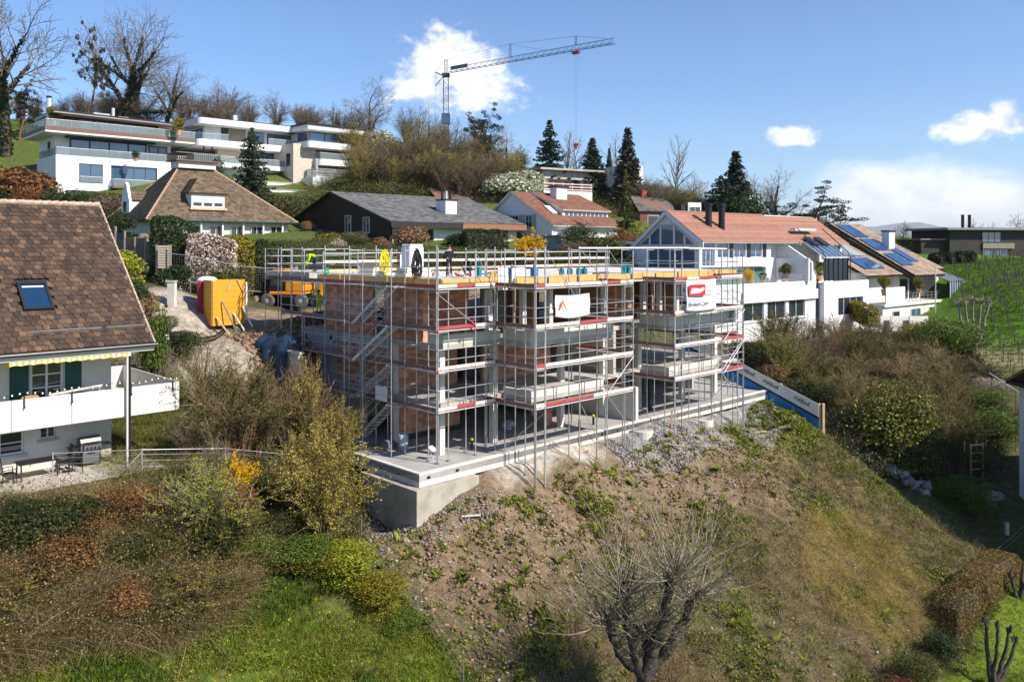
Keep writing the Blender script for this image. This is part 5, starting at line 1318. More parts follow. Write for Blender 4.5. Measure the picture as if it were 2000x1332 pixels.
def segs_mesh(name, S, m, k=4, smooth=True):
    """S rows: p0(3) p1(3) r0 r1 -> tapered prisms"""
    S = np.asarray(S, float); P0, P1, R0, R1 = S[:, :3], S[:, 3:6], S[:, 6], S[:, 7]
    d = P1 - P0; d /= np.linalg.norm(d, axis=1, keepdims=True) + 1e-9
    ref = np.where(np.abs(d[:, 2:3]) < .9, [[0, 0, 1.]], [[1., 0, 0]])
    a = np.cross(d, ref); a /= np.linalg.norm(a, axis=1, keepdims=True); b = np.cross(d, a)
    t = np.arange(k) * 2*math.pi/k
    ring = a[:, None]*np.cos(t)[None, :, None] + b[:, None]*np.sin(t)[None, :, None]
    V = np.concatenate([P0[:, None] + ring*R0[:, None, None], P1[:, None] + ring*R1[:, None, None]], 1).reshape(-1, 3)
    n = len(S); base = (np.arange(n)*2*k)[:, None]; i = np.arange(k)[None]
    Q = np.stack([base+i, base+(i+1) % k, base+k+(i+1) % k, base+k+i], -1).reshape(-1, 4)
    return mesh_np(name, V, [Q], m, smooth)
def leaves_mesh(name, Cn, size, m, up=0.0, outward=None, r=None, aspect=1.7):
    r = r or rng
    Cn = np.asarray(Cn, float); n = len(Cn)
    nn = r.normal(size=(n, 3)); nn[:, 2] += up
    if outward is not None: nn += outward
    nn /= np.linalg.norm(nn, axis=1, keepdims=True)
    a = np.cross(nn, r.normal(size=(n, 3))); a /= np.linalg.norm(a, axis=1, keepdims=True); b = np.cross(nn, a)
    s = (np.asarray(size) * r.uniform(.6, 1.4, n))[:, None]
    V = np.stack([Cn - a*s*aspect*.5, Cn + b*s*.5, Cn + a*s*aspect*.5 + nn*s*.15, Cn - b*s*.5], 1).reshape(-1, 3)
    Q = np.arange(n*4).reshape(n, 4)
    return mesh_np(name, V, [Q], m)
def rv(r): 
    v = r.normal(size=3); return v/np.linalg.norm(v)
def tree_segs(seed, H=1.0, r0=.022, levels=5, first=.28, spread=.75, up=.25, nch=(5, 4, 4, 4, 4), lr=.62, fork=False, wob=.18, lean=(0, 0)):
    r = np.random.default_rng(seed); out = []
    def grow(p, d, L, rad, lev):
        ns = 6 if lev == 0 else (4 if lev < 3 else 2); q = p.copy(); dd = d.copy(); pts = [(p.copy(), rad)]
        for i in range(ns):
            dd = dd + r.normal(size=3)*wob*(.5 if lev == 0 else 1) / math.sqrt(ns)*1.2; dd[2] += up*(.12 if lev else .05); dd /= np.linalg.norm(dd)
            nq = q + dd*L/ns; t = (i+1)/ns
            rr = rad*(1 - t*(.55 if lev == 0 else .62))
            out.append((*q, *nq, pts[-1][1], rr, lev)); pts.append((nq.copy(), rr)); q = nq
        if lev + 1 >= levels: return
        n = nch[min(lev, len(nch)-1)]; n = n + int(r.integers(0, 2))
        az = r.uniform(0, 6.28)
        for k in range(n):
            t = (first if lev == 0 else .25) + (1 - (first if lev == 0 else .25)) * (k + r.uniform(.2, .9))/n; t = min(t, .999)
            i = min(int(t*ns), ns-1); f = t*ns - i; bp = pts[i][0]*(1-f) + pts[i+1][0]*f; br = pts[i][1]*(1-f) + pts[i+1][1]*f
            az += 2.4 + r.uniform(-.5, .5)
            ax = pts[min(i+1, ns)][0] - pts[i][0]; ax /= np.linalg.norm(ax)
            o = np.cross(ax, [math.cos(az), math.sin(az), .3]); o /= np.linalg.norm(o)
            sp = spread * r.uniform(.7, 1.25)
            nd = ax*math.cos(sp) + o*math.sin(sp)
            nl = L*lr*r.uniform(.75, 1.15)*(1.15 - .45*t if lev == 0 else 1.0 - .3*t)
            grow(bp, nd/np.linalg.norm(nd), nl, min(br*.68, rad*.55), lev+1)
        # continuing leader
        if lev < levels-1: grow(q, dd, L*lr*.8, rad*.42, lev+1)
    d0 = np.array([lean[0], lean[1], 1.]); d0 /= np.linalg.norm(d0)
    grow(np.zeros(3), d0, H*.52, r0, 0)
    S = np.array(out); z = max(S[:, 5].max(), .01); S[:, :6] /= z; S[:, 6:8] /= z
    return S
class Plant:
    """template: list of (part name, mesh)"""
    def __init__(s, parts): s.parts = parts
def place(T, name, loc, h, label, cat='tree', group=None, rz=None, wx=1.0, mats=None):
    sc_ = (h*wx, h*wx, h)
    e = empty(name, loc, random.uniform(0, 6.28) if rz is None else rz, label, cat, group); e.scale = sc_
    for pn, me in T.parts:
        o = nobj(pn, me, e)
        if mats and pn in mats:
            o.material_slots[0].link = 'OBJECT'; o.material_slots[0].material = mats[pn]
    return e
def bare(seed, twig=twig_grey, brk=bark, ivy=0, **kw):
    S = tree_segs(seed, **kw); rmin = kw.get('rmin', .0014)
    S[:, 6] = np.maximum(S[:, 6], .0013); S[:, 7] = np.maximum(S[:, 7], .0009)
    th = S[S[:, 8] < 2]; tn = S[S[:, 8] >= 2]
    parts = [('trunk', segs_mesh('trunk', th, brk, 6)), ('crown', segs_mesh('crown', tn, twig, 3))]
    if ivy:
        r = np.random.default_rng(seed+5); w = th[:, 6]*np.linalg.norm(th[:, 3:6]-th[:, :3], axis=1) * (th[:, 2] < .75); w /= w.sum()
        i = r.choice(len(th), ivy, p=w); t = r.uniform(0, 1, (ivy, 1)); c = th[i, :3]*(1-t) + th[i, 3:6]*t
        o = r.normal(size=(ivy, 3)); o /= np.linalg.norm(o, axis=1, keepdims=True); c = c + o*(th[i, 6:7]*1.0 + r.uniform(0, .006, (ivy, 1)))
        parts.append(('ivy', leaves_mesh('ivy', c, .009, fo_ivy, r=r)))
    return Plant(parts)
def conifer(seed, rad=.22, m=fo_con, tiers=34, droop=.35, dens=1.0, z0=.06, taper=.85, gap=.0):
    r = np.random.default_rng(seed); S = [(0,0,0,0,0,1,.016,.002,0)]; C = []; Dd = []
    for i in range(tiers):
        t = i/(tiers-1); z = z0 + (1-z0)*t**.92
        R_ = rad*(1-t)**taper + .006
        if gap and r.random() < gap: continue
        nb = int((5 + 5*(1-t))*dens)+1; az0 = r.uniform(0, 6.28)
        for b in range(nb):
            az = az0 + 6.28*b/nb + r.uniform(-.3, .3); L = R_*r.uniform(.65, 1.15); zz_ = z + r.uniform(-.008, .008)
            dr = np.array([math.cos(az), math.sin(az), 0]); n = max(3, int(L/.012))
            prev = np.array([0, 0, zz_])
            for k in range(1, n+1):
                s_ = k/n; q = dr*L*s_ + np.array([0, 0, zz_ - droop*L*s_*(1.3 - s_*.9)])
                if k % 3 == 0 or k == n: S.append((*prev, *q, .0035*(1-s_*.7), .0015, 1)); prev = q
                for _ in range(3):
                    side = np.array([-dr[1], dr[0], 0])*r.uniform(-1, 1)*.028*(1.2 - s_*.6) + np.array([0, 0, r.uniform(-.014, .004)])
                    C.append(q + side + r.normal(size=3)*.004)
    return Plant([('trunk', segs_mesh('trunk', S, bark, 5)), ('crown', leaves_mesh('crown', C, .017, m, up=.4, r=r, aspect=2.2))])
def pine(seed, m=fo_pine, n_clump=46, flat_=.45, first=.45, spread=1.1, leaf=.011, cl=.075, brk=bark_red, per=150, **kw):
    S = tree_segs(seed, levels=3, first=first, spread=spread, nch=(9, 4), up=.1, wob=.3, **kw); r = np.random.default_rng(seed)
    tips = S[(S[:, 8] == 2)][1::2, 3:6]; tips = tips[r.permutation(len(tips))[:n_clump]]
    C = []
    for t in tips:
        a = r.normal(size=(per, 3)); a /= np.linalg.norm(a, axis=1, keepdims=True); a *= r.uniform(.3, 1, (per, 1))**.6 * cl*r.uniform(.6, 1.2); a[:, 2] *= flat_
        C.append(t + a)
    return Plant([('trunk', segs_mesh('trunk', S, brk, 5)), ('crown', leaves_mesh('crown', np.concatenate(C), leaf, m, up=.5, r=r, aspect=2.0))])
def lump(r, n, lobes=9, flat_=.85, z0=.0, shell=.22):
    """points near the surface of a lumpy mass standing on z=0, about 1 high and 1 wide"""
    Lc = r.normal(size=(lobes, 3)); Lc /= np.linalg.norm(Lc, axis=1, keepdims=True); Lc *= r.uniform(.10, .30, (lobes, 1)); Lc[:, 2] = Lc[:, 2]*.9 + .52
    Lr = r.uniform(.17, .30, lobes); w = Lr**2/np.sum(Lr**2); i = r.choice(lobes, n, p=w)
    d = r.normal(size=(n, 3)); d /= np.linalg.norm(d, axis=1, keepdims=True)
    rad = Lr[i]*(1 - shell*r.uniform(0, 1, n)**1.5) * (1 + .12*np.sin(d[:, 0]*9+i)*np.cos(d[:, 2]*8))
    P = Lc[i] + d*rad[:, None]; P[:, 2] = np.maximum(P[:, 2], z0 + .02)
    low = P[:, 2] < .35; P[low, 2] *= r.uniform(.2, 1, low.sum())
    return P, d
def shrub(seed, m=fo_dark, n=4200, leaf=.032, lobes=11, stems=True, shell=.3):
    r = np.random.default_rng(seed); P, d = lump(r, n, lobes, shell=shell)
    parts = []
    S = []
    for i in range(26):
        q = P[r.integers(0, n)]; mid = q*.5 + r.normal(size=3)*.04; mid[2] = abs(q[2])*.45
        S += [(0, 0, 0, *mid, .012, .008, 0), (*mid, *q, .008, .003, 0)]
    parts.append(('stem', segs_mesh('stem', S, bark, 4)))
    parts.append(('foliage', leaves_mesh('foliage', P, leaf, m, outward=d*1.3, r=r)))
    return Plant(parts)
def fan(seed, m=twig_brown, nst=46, sub=16, buds=0, bm=None, wide=.42, bud=.014, top=.0, arch=.25, rs=.006, lowbud=.3):
    """many-stemmed shrub: stems fan out from the base, each with side twigs"""
    r = np.random.default_rng(seed); S = []; B = []
    for i in range(nst):
        az = r.uniform(0, 6.28); t_ = r.uniform(0, 1)**.6*wide; H = r.uniform(.6, 1.0)*(1 - .25*t_/max(wide,.01))
        p = np.array([math.cos(az)*.03*r.random(), math.sin(az)*.03*r.random(), 0.]); end = np.array([math.cos(az)*t_, math.sin(az)*t_, H])
        ctrl = np.array([end[0]*.25, end[1]*.25, H*(.55+arch)]) + r.normal(size=3)*.03
        prev = p; n = 7; pts = [p]
        for k in range(1, n+1):
            s_ = k/n; q = p*(1-s_)**2 + ctrl*2*s_*(1-s_) + end*s_*s_ + r.normal(size=3)*.006
            S.append((*prev, *q, rs*(1-.12*(k-1)), rs*(1-.12*k), 0)); prev = q; pts.append(q)
        for j in range(sub):
            s_ = r.uniform(.25, 1); k = min(int(s_*n), n-1); f = s_*n-k; b = pts[k]*(1-f) + pts[k+1]*f
            dr = pts[k+1]-pts[k]; dr = dr/np.linalg.norm(dr); v = dr*.8 + r.normal(size=3)*.55; v /= np.linalg.norm(v); L = r.uniform(.05, .17)
            mid = b + v*L*.5 + r.normal(size=3)*.008; e = b + v*L + np.array([0, 0, .02])
            S += [(*b, *mid, rs*.42, rs*.3, 1), (*mid, *e, rs*.3, rs*.14, 1)]
            if buds:
                for _ in range(buds): 
                    u = r.random(); B.append((b if u < lowbud else mid)*(1-r.random()) + e*r.random()*1.0 if False else b + (e-b)*r.random() + r.normal(size=3)*.008)
    parts = [('stem', segs_mesh('stem', [s[:8] for s in S], m, 3))]
    if B: parts.append(('foliage', leaves_mesh('foliage', B, bud, bm, r=r)))
    return Plant(parts)
# templates
T_bare = [bare(11, nch=(6,4,4,4,3), spread=.62, r0=.026), bare(12, nch=(6,5,4,4,3), spread=.72, first=.2, lr=.64, r0=.024), bare(15, nch=(7,4,4,4,3), spread=.55, r0=.022, first=.35),
          bare(21, nch=(5,5,4,4,3), spread=.9, first=.15, lr=.66, up=.2, r0=.022)]
T_ivy = [bare(31, nch=(5,4,4,4,3), spread=.72, first=.4, r0=.026, ivy=3400, lr=.68, up=.12), bare(33, nch=(6,4,4,4,3), spread=.85, first=.3, r0=.026, ivy=3400, lr=.7, up=.12, lean=(.1,.05)), bare(35, nch=(6,4,4,4,3), spread=.95, first=.3, r0=.028, ivy=3800, lr=.72, up=.12, lean=(-.2,0))]
T_birch = bare(41, twig=twig_grey, brk=bark_pale, nch=(12,4,3,3), spread=.55, first=.2, lr=.45, r0=.014, up=.5, levels=4)
T_con = [conifer(51), conifer(52, rad=.19, droop=.15, tiers=40), conifer(53, rad=.28, droop=.5, gap=.12, tiers=30, dens=.8), conifer(54, rad=.34, droop=.1, tiers=24, dens=.9, taper=.6)]
T_pine = [pine(61, n_clump=110, cl=.06, flat_=.6, per=90, leaf=.010), pine(62, n_clump=110, flat_=.4, first=.3, cl=.07, spread=1.3, per=100, leaf=.010), pine(63, n_clump=60, first=.68, cl=.045, per=80, flat_=.6)]
T_fine = [shrub(171, n=11000, leaf=.016), shrub(172, n=11000, leaf=.015, lobes=14), shrub(173, n=12000, leaf=.014, lobes=16), shrub(174, n=10000, leaf=.017, lobes=9)]
T_shrub = [shrub(71), shrub(72), shrub(73, n=5200, leaf=.027, lobes=14), shrub(74, n=3600, leaf=.04, lobes=8)]
T_fan = [fan(81), fan(82, wide=.55, arch=.3), fan(83, nst=60, wide=.36, arch=.1), fan(84, nst=70, sub=20, wide=.6, arch=.4)]
T_fanb = [fan(91, buds=17, bm=fo_yel, nst=50, sub=20, wide=.42, bud=.0078, rs=.0045), fan(92, buds=9, bm=fo_olive, nst=44, wide=.5, bud=.010), fan(93, buds=14, bm=fo_fors, nst=40, sub=22, wide=.45, bud=.018, arch=.35)]
def up_h(px, Y, ytop, loc): return (CZ - (ytop-HY)/F*Y) - loc.z
def T(temp, name, px, Y, ytop, label, cat='tree', group=None, wx=1.0, mats=None, rz=None, sink=.1):
    p = G(px, Y); p.z -= sink; return place(temp, name, p, max(.3, up_h(px, Y, ytop, p)), label, cat, group, rz, wx, mats)
# ---- trees on the skyline, left to right
T(T_ivy[0], 'tree', 12, 128, -70, 'huge bare ivy-clad tree cut by the left edge of the frame', wx=1.1)
T(T_pine[0], 'evergreen_tree', 38, 135, 152, 'dark shaggy evergreen behind the left end of the white villa', wx=.8, mats={'crown': fo_ivy})
T(T_bare[0], 'tree', 95, 145, 190, 'slender bare tree rising left of the white villa roof', wx=.7)
T(T_pine[2], 'pine_tree', 172, 138, 52, 'thin tall pine with a small tuft left of the big bare trees', wx=.42)
T(T_ivy[1], 'tree', 240, 140, -5, 'tallest bare tree with ivy trunk behind the white villa', wx=1.15, rz=.4)
T(T_ivy[0], 'tree', 268, 146, 22, 'bare ivy-trunked tree just right of the tallest one', wx=1.1, rz=2.2)
T(T_ivy[2], 'tree', 318, 140, 92, 'leaning bare tree with heavy ivy right of the tall pair', wx=.95, rz=3.4)
T(T_bare[1], 'tree', 200, 155, 175, 'small bare tree between the thin pine and the tall trees', wx=.8)
T(T_ivy[1], 'tree', 375, 148, 160, 'ivy-covered bare tree behind the gap of the white villas', wx=.9, rz=4)
T(T_bare[3], 'tree', 425, 150, 148, 'broad bare tree behind the middle white villa chimney', wx=1.0, rz=1)
T(T_bare[1], 'tree', 490, 152, 178, 'bare tree over the flat roof of the middle white villa', wx=1.1, rz=3)
T(T_bare[3], 'tree', 535, 150, 170, 'wide rounded bare tree right of the middle villa chimney', wx=1.25, rz=5, mats={'crown': twig_brown})
T(T_bare[1], 'tree', 590, 156, 205, 'low spreading bare tree above the right-hand villa roof', wx=1.1)
T(T_bare[0], 'tree', 650, 160, 200, 'faint bare tree behind the right-hand villa', wx=1.1)
T(T_con[1], 'conifer', 657, 155, 222, 'tiny dark conifer on the skyline above the right-hand villa', wx=.9)
T(T_bare[3], 'tree', 728, 148, 140, 'lone round-crowned bare oak on the skyline left of the cloud', 'tree', wx=1.15, rz=2.6)
T(T_bare[1], 'tree', 700, 158, 205, 'small bare tree at the foot of the lone oak', wx=1.2)
T(T_shrub[1], 'blossom_bush', 735, 138, 248, 'pale flowering bush beside the right-hand villa', 'bush', wx=1.1, mats={'foliage': fo_white})
T(T_shrub[0], 'bush', 755, 132, 290, 'round dark bush beside the terraces of the right-hand villa', 'bush', wx=1.2)
T(T_bare[2], 'tree', 822, 138, 205, 'tall olive-twigged tree in front of the crane mast', wx=.9, mats={'crown': twig_olive}, rz=.3)
T(T_ivy[2], 'tree', 850, 134, 200, 'ivy-darkened tree hiding the foot of the crane', wx=.8, mats={'crown': twig_olive}, rz=.9)
T(T_bare[1], 'tree', 885, 132, 225, 'dense brown-twigged tree right of the crane mast', wx=.9, mats={'crown': twig_brown})
T(T_pine[0], 'pine_tree', 930, 138, 203, 'crooked dark pine right of the crane mast', wx=.85, rz=1.2)
T(T_bare[3], 'tree', 988, 132, 238, 'open round bare tree between the pine and the spruce', wx=1.1, rz=.7, mats={'crown': twig_pale})
T(T_con[2], 'conifer', 1073, 132, 237, 'dark drooping spruce left of the hanging crane hook', wx=1.25)
T(T_birch, 'tree', 1108, 136, 248, 'pale thin bare larch just right of the drooping spruce', wx=1.1)
T(T_birch, 'tree', 1128, 134, 262, 'pale bare birch under the crane hook', wx=1.2, mats={'crown': twig_pale})
T(T_con[0], 'conifer', 1157, 134, 271, 'shorter dark spruce right of the crane hook', wx=1.6)
T(T_con[1], 'conifer', 1190, 142, 290, 'small narrow conifer between the two dark spruces', wx=.8)
T(T_birch, 'tree', 1212, 132, 260, 'bare birch leaning behind the tall narrow spruce', wx=1.3)
T(T_con[1], 'conifer', 1226, 126, 251, 'tall narrow brownish spruce above the concrete house', wx=1.2, mats={'crown': leaf_mat('brown_needles', (.014,.017,.010), (.06,.055,.03), None, 0)})
T(T_birch, 'tree', 1318, 140, 256, 'lone pale birch on the ridge above the grey roof', wx=1.0, rz=2)
T(T_bare[1], 'tree', 1352, 142, 335, 'small fan-shaped bare tree right of the lone birch', wx=1.2)
T(T_con[1], 'conifer', 1437, 128, 297, 'tall layered blue-green fir behind the red row-house roof', wx=1.5, rz=1)
T(T_con[3], 'conifer', 1408, 122, 345, 'spreading dark yew left of the tall fir', wx=1.5)
T(T_shrub[2], 'evergreen_tree', 1452, 120, 372, 'rounded dark evergreen at the foot of the tall fir', wx=1.1)
T(T_ivy[0], 'tree', 1478, 128, 325, 'bare tree with ivy trunk right of the tall fir', wx=.8, rz=1)
T(T_ivy[1], 'tree', 1512, 126, 320, 'spreading bare tree with ivy trunk above the red roof', wx=1.15, rz=5.1)
T(T_pine[1], 'cedar_tree', 1570, 122, 362, 'dark flat-topped cedar above the right end of the red roof', wx=1.25, rz=.5, mats={'crown': fo_con})
T(T_shrub[2], 'bush', 1626, 118, 432, 'round olive bush before the distant dark brown roof', 'bush', wx=.9, mats={'foliage': fo_olive})
T(T_bare[1], 'tree', 1762, 140, 428, 'bare tree behind the solar roofs right of the white chimney', wx=1.1)
T(T_bare[3], 'tree', 1786, 138, 455, 'low brownish bare tree right of the solar roofs', wx=1.3, mats={'crown': twig_brown})
T(T_bare[1], 'tree', 1845, 140, 458, 'thin bare tree left of the dark modern house', wx=.9, mats={'crown': twig_olive})
T(T_bare[0], 'tree', 1903, 145, 425, 'bare tree above the left part of the dark modern house', wx=1.0)
T(T_bare[2], 'tree', 1938, 146, 432, 'faint bare tree above the middle of the dark modern house', wx=1.1)
T(T_bare[3], 'tree', 1985, 142, 412, 'large bare tree above the dark house at the right edge', wx=1.4)
T(T_con[1], 'conifer', 1962, 144, 445, 'tiny dark conifer between the bare trees over the dark house', wx=.9)
for (px, Y, yt, lab, n, w, m) in [(800,130,235,'olive-twigged tree at the left of the ridge thicket',1,1.2,twig_olive),(838,128,222,'full olive-brown tree in front of the crane mast foot',3,1.1,twig_olive),(866,128,232,'brown full-crowned tree right of the crane mast foot',1,1.1,twig_brown),(905,128,258,'dark brown tree below the crooked pine',3,1.1,twig_brown),
    (945,127,290,'low wide brown tree left of the open round tree',1,1.4,twig_brown),(780,128,262,'brown tree above the grassy bank left of the ridge thicket',3,1.2,twig_brown),(1290,134,345,'tan bare tree left of the lone birch',1,1.4,twig_tan),(1375,134,352,'tan bare tree right of the lone birch',3,1.3,twig_tan),
    (455,146,190,'bare tree filling the gap over the middle villa',1,1.3,twig_grey),(160,146,170,'fine-twigged bare tree behind the villa flue',3,1.2,twig_grey),(350,144,150,'wide fine-twigged bare tree right of the leaning one',3,1.2,twig_grey)]:
    T(T_bare[n], 'tree', px, Y, yt, lab, wx=w, mats={'crown': m})
# ---- garden trees and bushes between the houses
T(T_con[3], 'spruce_tree', 492, 104, 252, 'blue-green spruce with open branches before the middle villa', wx=.8, rz=2, mats={'crown': fo_pine})
T(T_con[2], 'conifer', 1222, 100, 335, 'shaggy dark conifer right of the old red roof', wx=.62, mats={'crown': fo_olive})
for (px, Y, yt, lab, m, w, n) in [
    (30,106,315,'golden-brown bush at the left edge below the white villa', fo_rust, 1.1, 0), (70,104,352,'brown rounded bush right of the golden-brown bush', fo_rust, 1.0, 3), (5,104,350,'green bush at the left edge above the tiled roof', fo_dark, 1.2, 1),
    (112,102,366,'clipped dark green bush below the white villa, first from the left', fo_dark, .95, 2), (152,102,370,'clipped green bush below the white villa window', fo_dark, 1.0, 2), (182,101,371,'clipped green bush just left of the brown rounded one', fo_dark, 1.0, 1),
    (215,98,368,'bare brown rounded bush beside the scroll gable', twig_brown, 1.1, 3), (420,99,308,'pair of narrow cypresses behind the hip roof', fo_con, .3, 2), (412,98,325,'small pale-leaved bush behind the hip roof terrace', fo_olive, .7, 0),
    (485,100,385,'red-leaved bush at the foot of the spruce', fo_redtip, 1.2, 1), (600,97,425,'rusty-leaved bush right of the hip roof porch', fo_redtip, .7, 3), (612,96,452,'dark conifer hedge bush behind the yellow shrub', fo_con, .8, 2),
    (1002,121,328,'white-blossoming bush below the open bare tree', fo_white, 1.2, 0), (975,122,340,'round green bush left of the white-blossoming bush', fo_green, 1.1, 1), (950,124,372,'dark laurel bush on the green slope', fo_dark, 1.3, 3),
    (1040,122,345,'pale blossom bush beside the tiny cottage', fo_white, .9, 1), (640,86,452,'golden-green feathery shrub behind the scaffolding', fo_gold, 1.3, 0), (660,80,466,'pink-tipped bush behind the scaffolding', fo_pink, 1.0, 2),
    (700,84,456,'grey-green rounded hedge bush behind the white tank', fo_olive, 1.5, 1), (745,84,462,'mottled bush behind the white tank', fo_redtip, 1.0, 2), (800,86,438,'large red-topped photinia bush behind the roof workers', fo_redtip, 1.15, 0),
    (690,89,445,'brown bare rounded bush under the dark gable', twig_brown, 1.3, 3), (625,92,448,'dark clipped cypress beside the dark gable', fo_con, .8, 1), (652,92,452,'second dark cypress beside the dark gable', fo_con, .6, 2),
    (850,80,480,'fresh green juniper above the roof rail', fo_green, 1.3, 3), (930,81,492,'low olive juniper above the roof rail', fo_olive, 2.2, 0), (890,81,488,'low green shrub between the two junipers', fo_green, 1.8, 1),
    (985,82,488,'low dark shrub left of the forsythia', fo_olive, 1.6, 2), (1085,84,485,'olive shrub right of the forsythia', fo_olive, 1.6, 3), (900,90,452,'dark clipped hedge bush by the wooden fascia', fo_dark, 1.6, 0),
    (1130,92,430,'dark green rounded bush before the old red-roof house', fo_dark, 1.0, 1), (1160,88,452,'grey-green bush right of the dark rounded bush', fo_olive, 1.5, 2), (1195,86,462,'grey-green broad bush beside the glazed gable', fo_olive, 1.2, 0),
    (1120,86,462,'brown-twigged garden bush below the garage', twig_brown, 1.0, 3), (1215,94,440,'brownish shrub at the foot of the shaggy conifer', fo_rust, .9, 1), (1250,96,432,'yellow-green shrub right of the shaggy conifer', fo_lime, .6, 2)]:
    T(T_fine[n] if n % 2 else T_shrub[n], 'bush', px, Y, yt, lab, 'bush', wx=w*1.35, mats={'foliage': m}, sink=.6)
T(T_shrub[2], 'cypress', 425, 98.5, 306, 'narrow dark cypress nearest the hip roof terrace', 'tree', wx=.28, mats={'foliage': fo_con})
T(T_fanb[2], 'forsythia', 1035, 78, 450, 'bright yellow forsythia behind the roof rail', 'bush', wx=1.15)
# ridge thicket of brown and olive shrubs
k = 0
labs = {}
places = []
for px in range(700, 1020, 17):
    for row in range(3):
        places.append((px + random.uniform(-8, 8), 122 + row*6 + random.uniform(-2, 2)))
for px in range(1255, 1400, 14):
    for row in range(2): places.append((px + random.uniform(-6, 6), 124 + row*7))
def thick_label(px, Y, m):
    colour = {twig_brown.name: 'brown', twig_olive.name: 'olive', twig_grey.name: 'grey-brown'}[m.name]
    row = 'front row' if Y < 124.5 or (px > 1100 and Y < 127) else ('back row' if Y > 130.5 or px > 1100 else 'middle row')
    marks = [(700,'beside the villa terrace'),(760,'left of the tall olive tree'),(800,'under the tall olive tree'),(840,'below the crane mast'),(880,'right of the crane mast'),(915,'under the crooked pine'),(960,'under the open round tree'),(1010,'by the white blossom'),
             (1255,'behind the grey roof'),(1300,'under the lone birch'),(1345,'left of the dark yew'),(1380,'beside the dark yew')]
    mk = min(marks, key=lambda q: abs(q[0]-px))[1].replace(' the ', ' ')
    return f'{colour} bare shrub {mk}, {row} of ridge thicket'
for (px, Y) in places:
    tm = random.choice([twig_brown, twig_olive, twig_grey, twig_brown]); p = G(px, Y); h_ = random.uniform(4.5, 8) if px < 1100 else random.uniform(4, 6.5)
    place(random.choice(T_fan + T_fanb[:2]), 'shrub', p, h_, None, 'bush', 'shrubs of the ridge thicket, left part' if px < 1100 else 'shrubs of the ridge thicket, right part', wx=random.uniform(.9, 1.3),
          mats={'stem': tm})['label'] = thick_label(px, Y, tm)
# hillside mixed planting behind white villas, low
for i in range(46):
    px = random.uniform(-20, 1000); Y = random.uniform(143, 160); p = G(px, Y)
    tm = random.choice([twig_brown, twig_grey]); h_ = random.uniform(4, 8)
    mk = min([(20,'by the left edge'),(110,'behind the villa flue'),(200,'behind the left villa roof'),(300,'under the leaning ivy tree'),(370,'between the first two villas'),(450,'behind the middle villa'),(560,'behind the middle villa gap'),(640,'behind the right-hand villa'),(730,'by the lone oak'),(820,'by the crane'),(920,'behind the crooked pine'),(980,'behind the open round tree')], key=lambda q: abs(q[0]-px))[1]
    place(random.choice(T_fan), 'shrub', p, h_, f"{'tall' if h_ > 6 else 'low'} {'brown' if tm is twig_brown else 'grey'} bare shrub {mk}, {'near' if Y < 151 else 'far'} side of wood edge", 'bush', 'shrubs of the wood edge on the crest', wx=1.2, mats={'stem': tm})
HEDGE_A, HEDGE_M, HEDGE_B = [hit(x, y, 30) + Vector((0, 0, .15)) for x, y in ((1846, 1240), (1905, 1180), (1966, 1126))]
# ---- hedges (clipped): leaves over a dark woody core
def hedge(name, label, p, q, w, h_, m, cat='hedge', leaf=.09, dens=150, rounded_=.3, slope=True):
    p = Vector(p); q = Vector(q); d = q - p; L_ = math.hypot(d.x, d.y); n = max(400, int(dens*(L_*h_*2 + L_*w + 2*w*h_)))
    n = min(n, 14000)
    e = empty(name, p, math.atan2(d.y, d.x), label, cat); r = rng
    face = r.choice(4, n, p=np.array([L_*h_, L_*h_, L_*w, 2*w*h_]) / (2*L_*h_+L_*w+2*w*h_))
    u = r.uniform(0, 1, n); v = r.uniform(0, 1, n); P = np.empty((n, 3))
    P[:, 0] = np.where(face < 3, u*L_, np.where(u < .5, 0, L_)); P[:, 1] = np.select([face == 0, face == 1, face == 2], [-w/2, w/2, (v-.5)*w], (r.uniform(size=n)-.5)*w); P[:, 2] = np.where(face < 2, v*h_, np.where(face == 2, h_, v*h_))
    bul = .10*np.sin(P[:, 0]*1.7) + .07*np.sin(P[:, 0]*4.1 + P[:, 2]*3); c = np.array([L_/2, 0, h_*.45]); dd = P - c; dd /= np.linalg.norm(dd, axis=1, keepdims=True)
    edge = np.clip((P[:, 2]/h_ - .6)/.4, 0, 1)
    P[:, 1] *= 1 - rounded_*edge**2*.8; ex = np.clip(np.abs(P[:, 0]/L_ - .5)*2, 0, 1)**6; P[:, 2] -= rounded_*ex*h_*.4*edge
    P += dd*(bul + r.normal(size=n)*.06)[:, None]; P[:, 2] += d.z*P[:, 0]/L_
    nobj('foliage', leaves_mesh('foliage', P, leaf, m, outward=dd*1.0), e)
    MB().hexa([(.2,-w*.36,0),(L_-.2,-w*.36,d.z),(L_-.2,w*.36,d.z),(.2,w*.36,0),(.3,-w*.25,h_*.8),(L_-.3,-w*.25,h_*.8+d.z),(L_-.3,w*.25,h_*.8+d.z),(.3,w*.25,h_*.8)]).build('branches', bark, e)
    return e
def hp(px, Y, dz=0): p = G(px, Y); return (p.x, p.y, p.z+dz)
hedge('hedge', 'tall dark green clipped hedge left of the pink-white bush', hp(302,64), hp(380,64.5), 2.8, 4.7, fo_dark, leaf=.11)
hedge('hedge', 'pink and white variegated hedge block above the yellow shuttering', hp(370,62.3), hp(460,63), 2.4, 4.4, fo_pink, leaf=.13)
hedge('hedge', 'yellow-green clipped hedge right of the pink-white one', hp(452,65), hp(502,65), 2.4, 4.0, fo_gold, leaf=.11)
hedge('hedge', 'dark green rounded hedge right of the yellow-green one', hp(496,65.5), hp(562,66.5), 2.6, 3.9, fo_dark, leaf=.10)
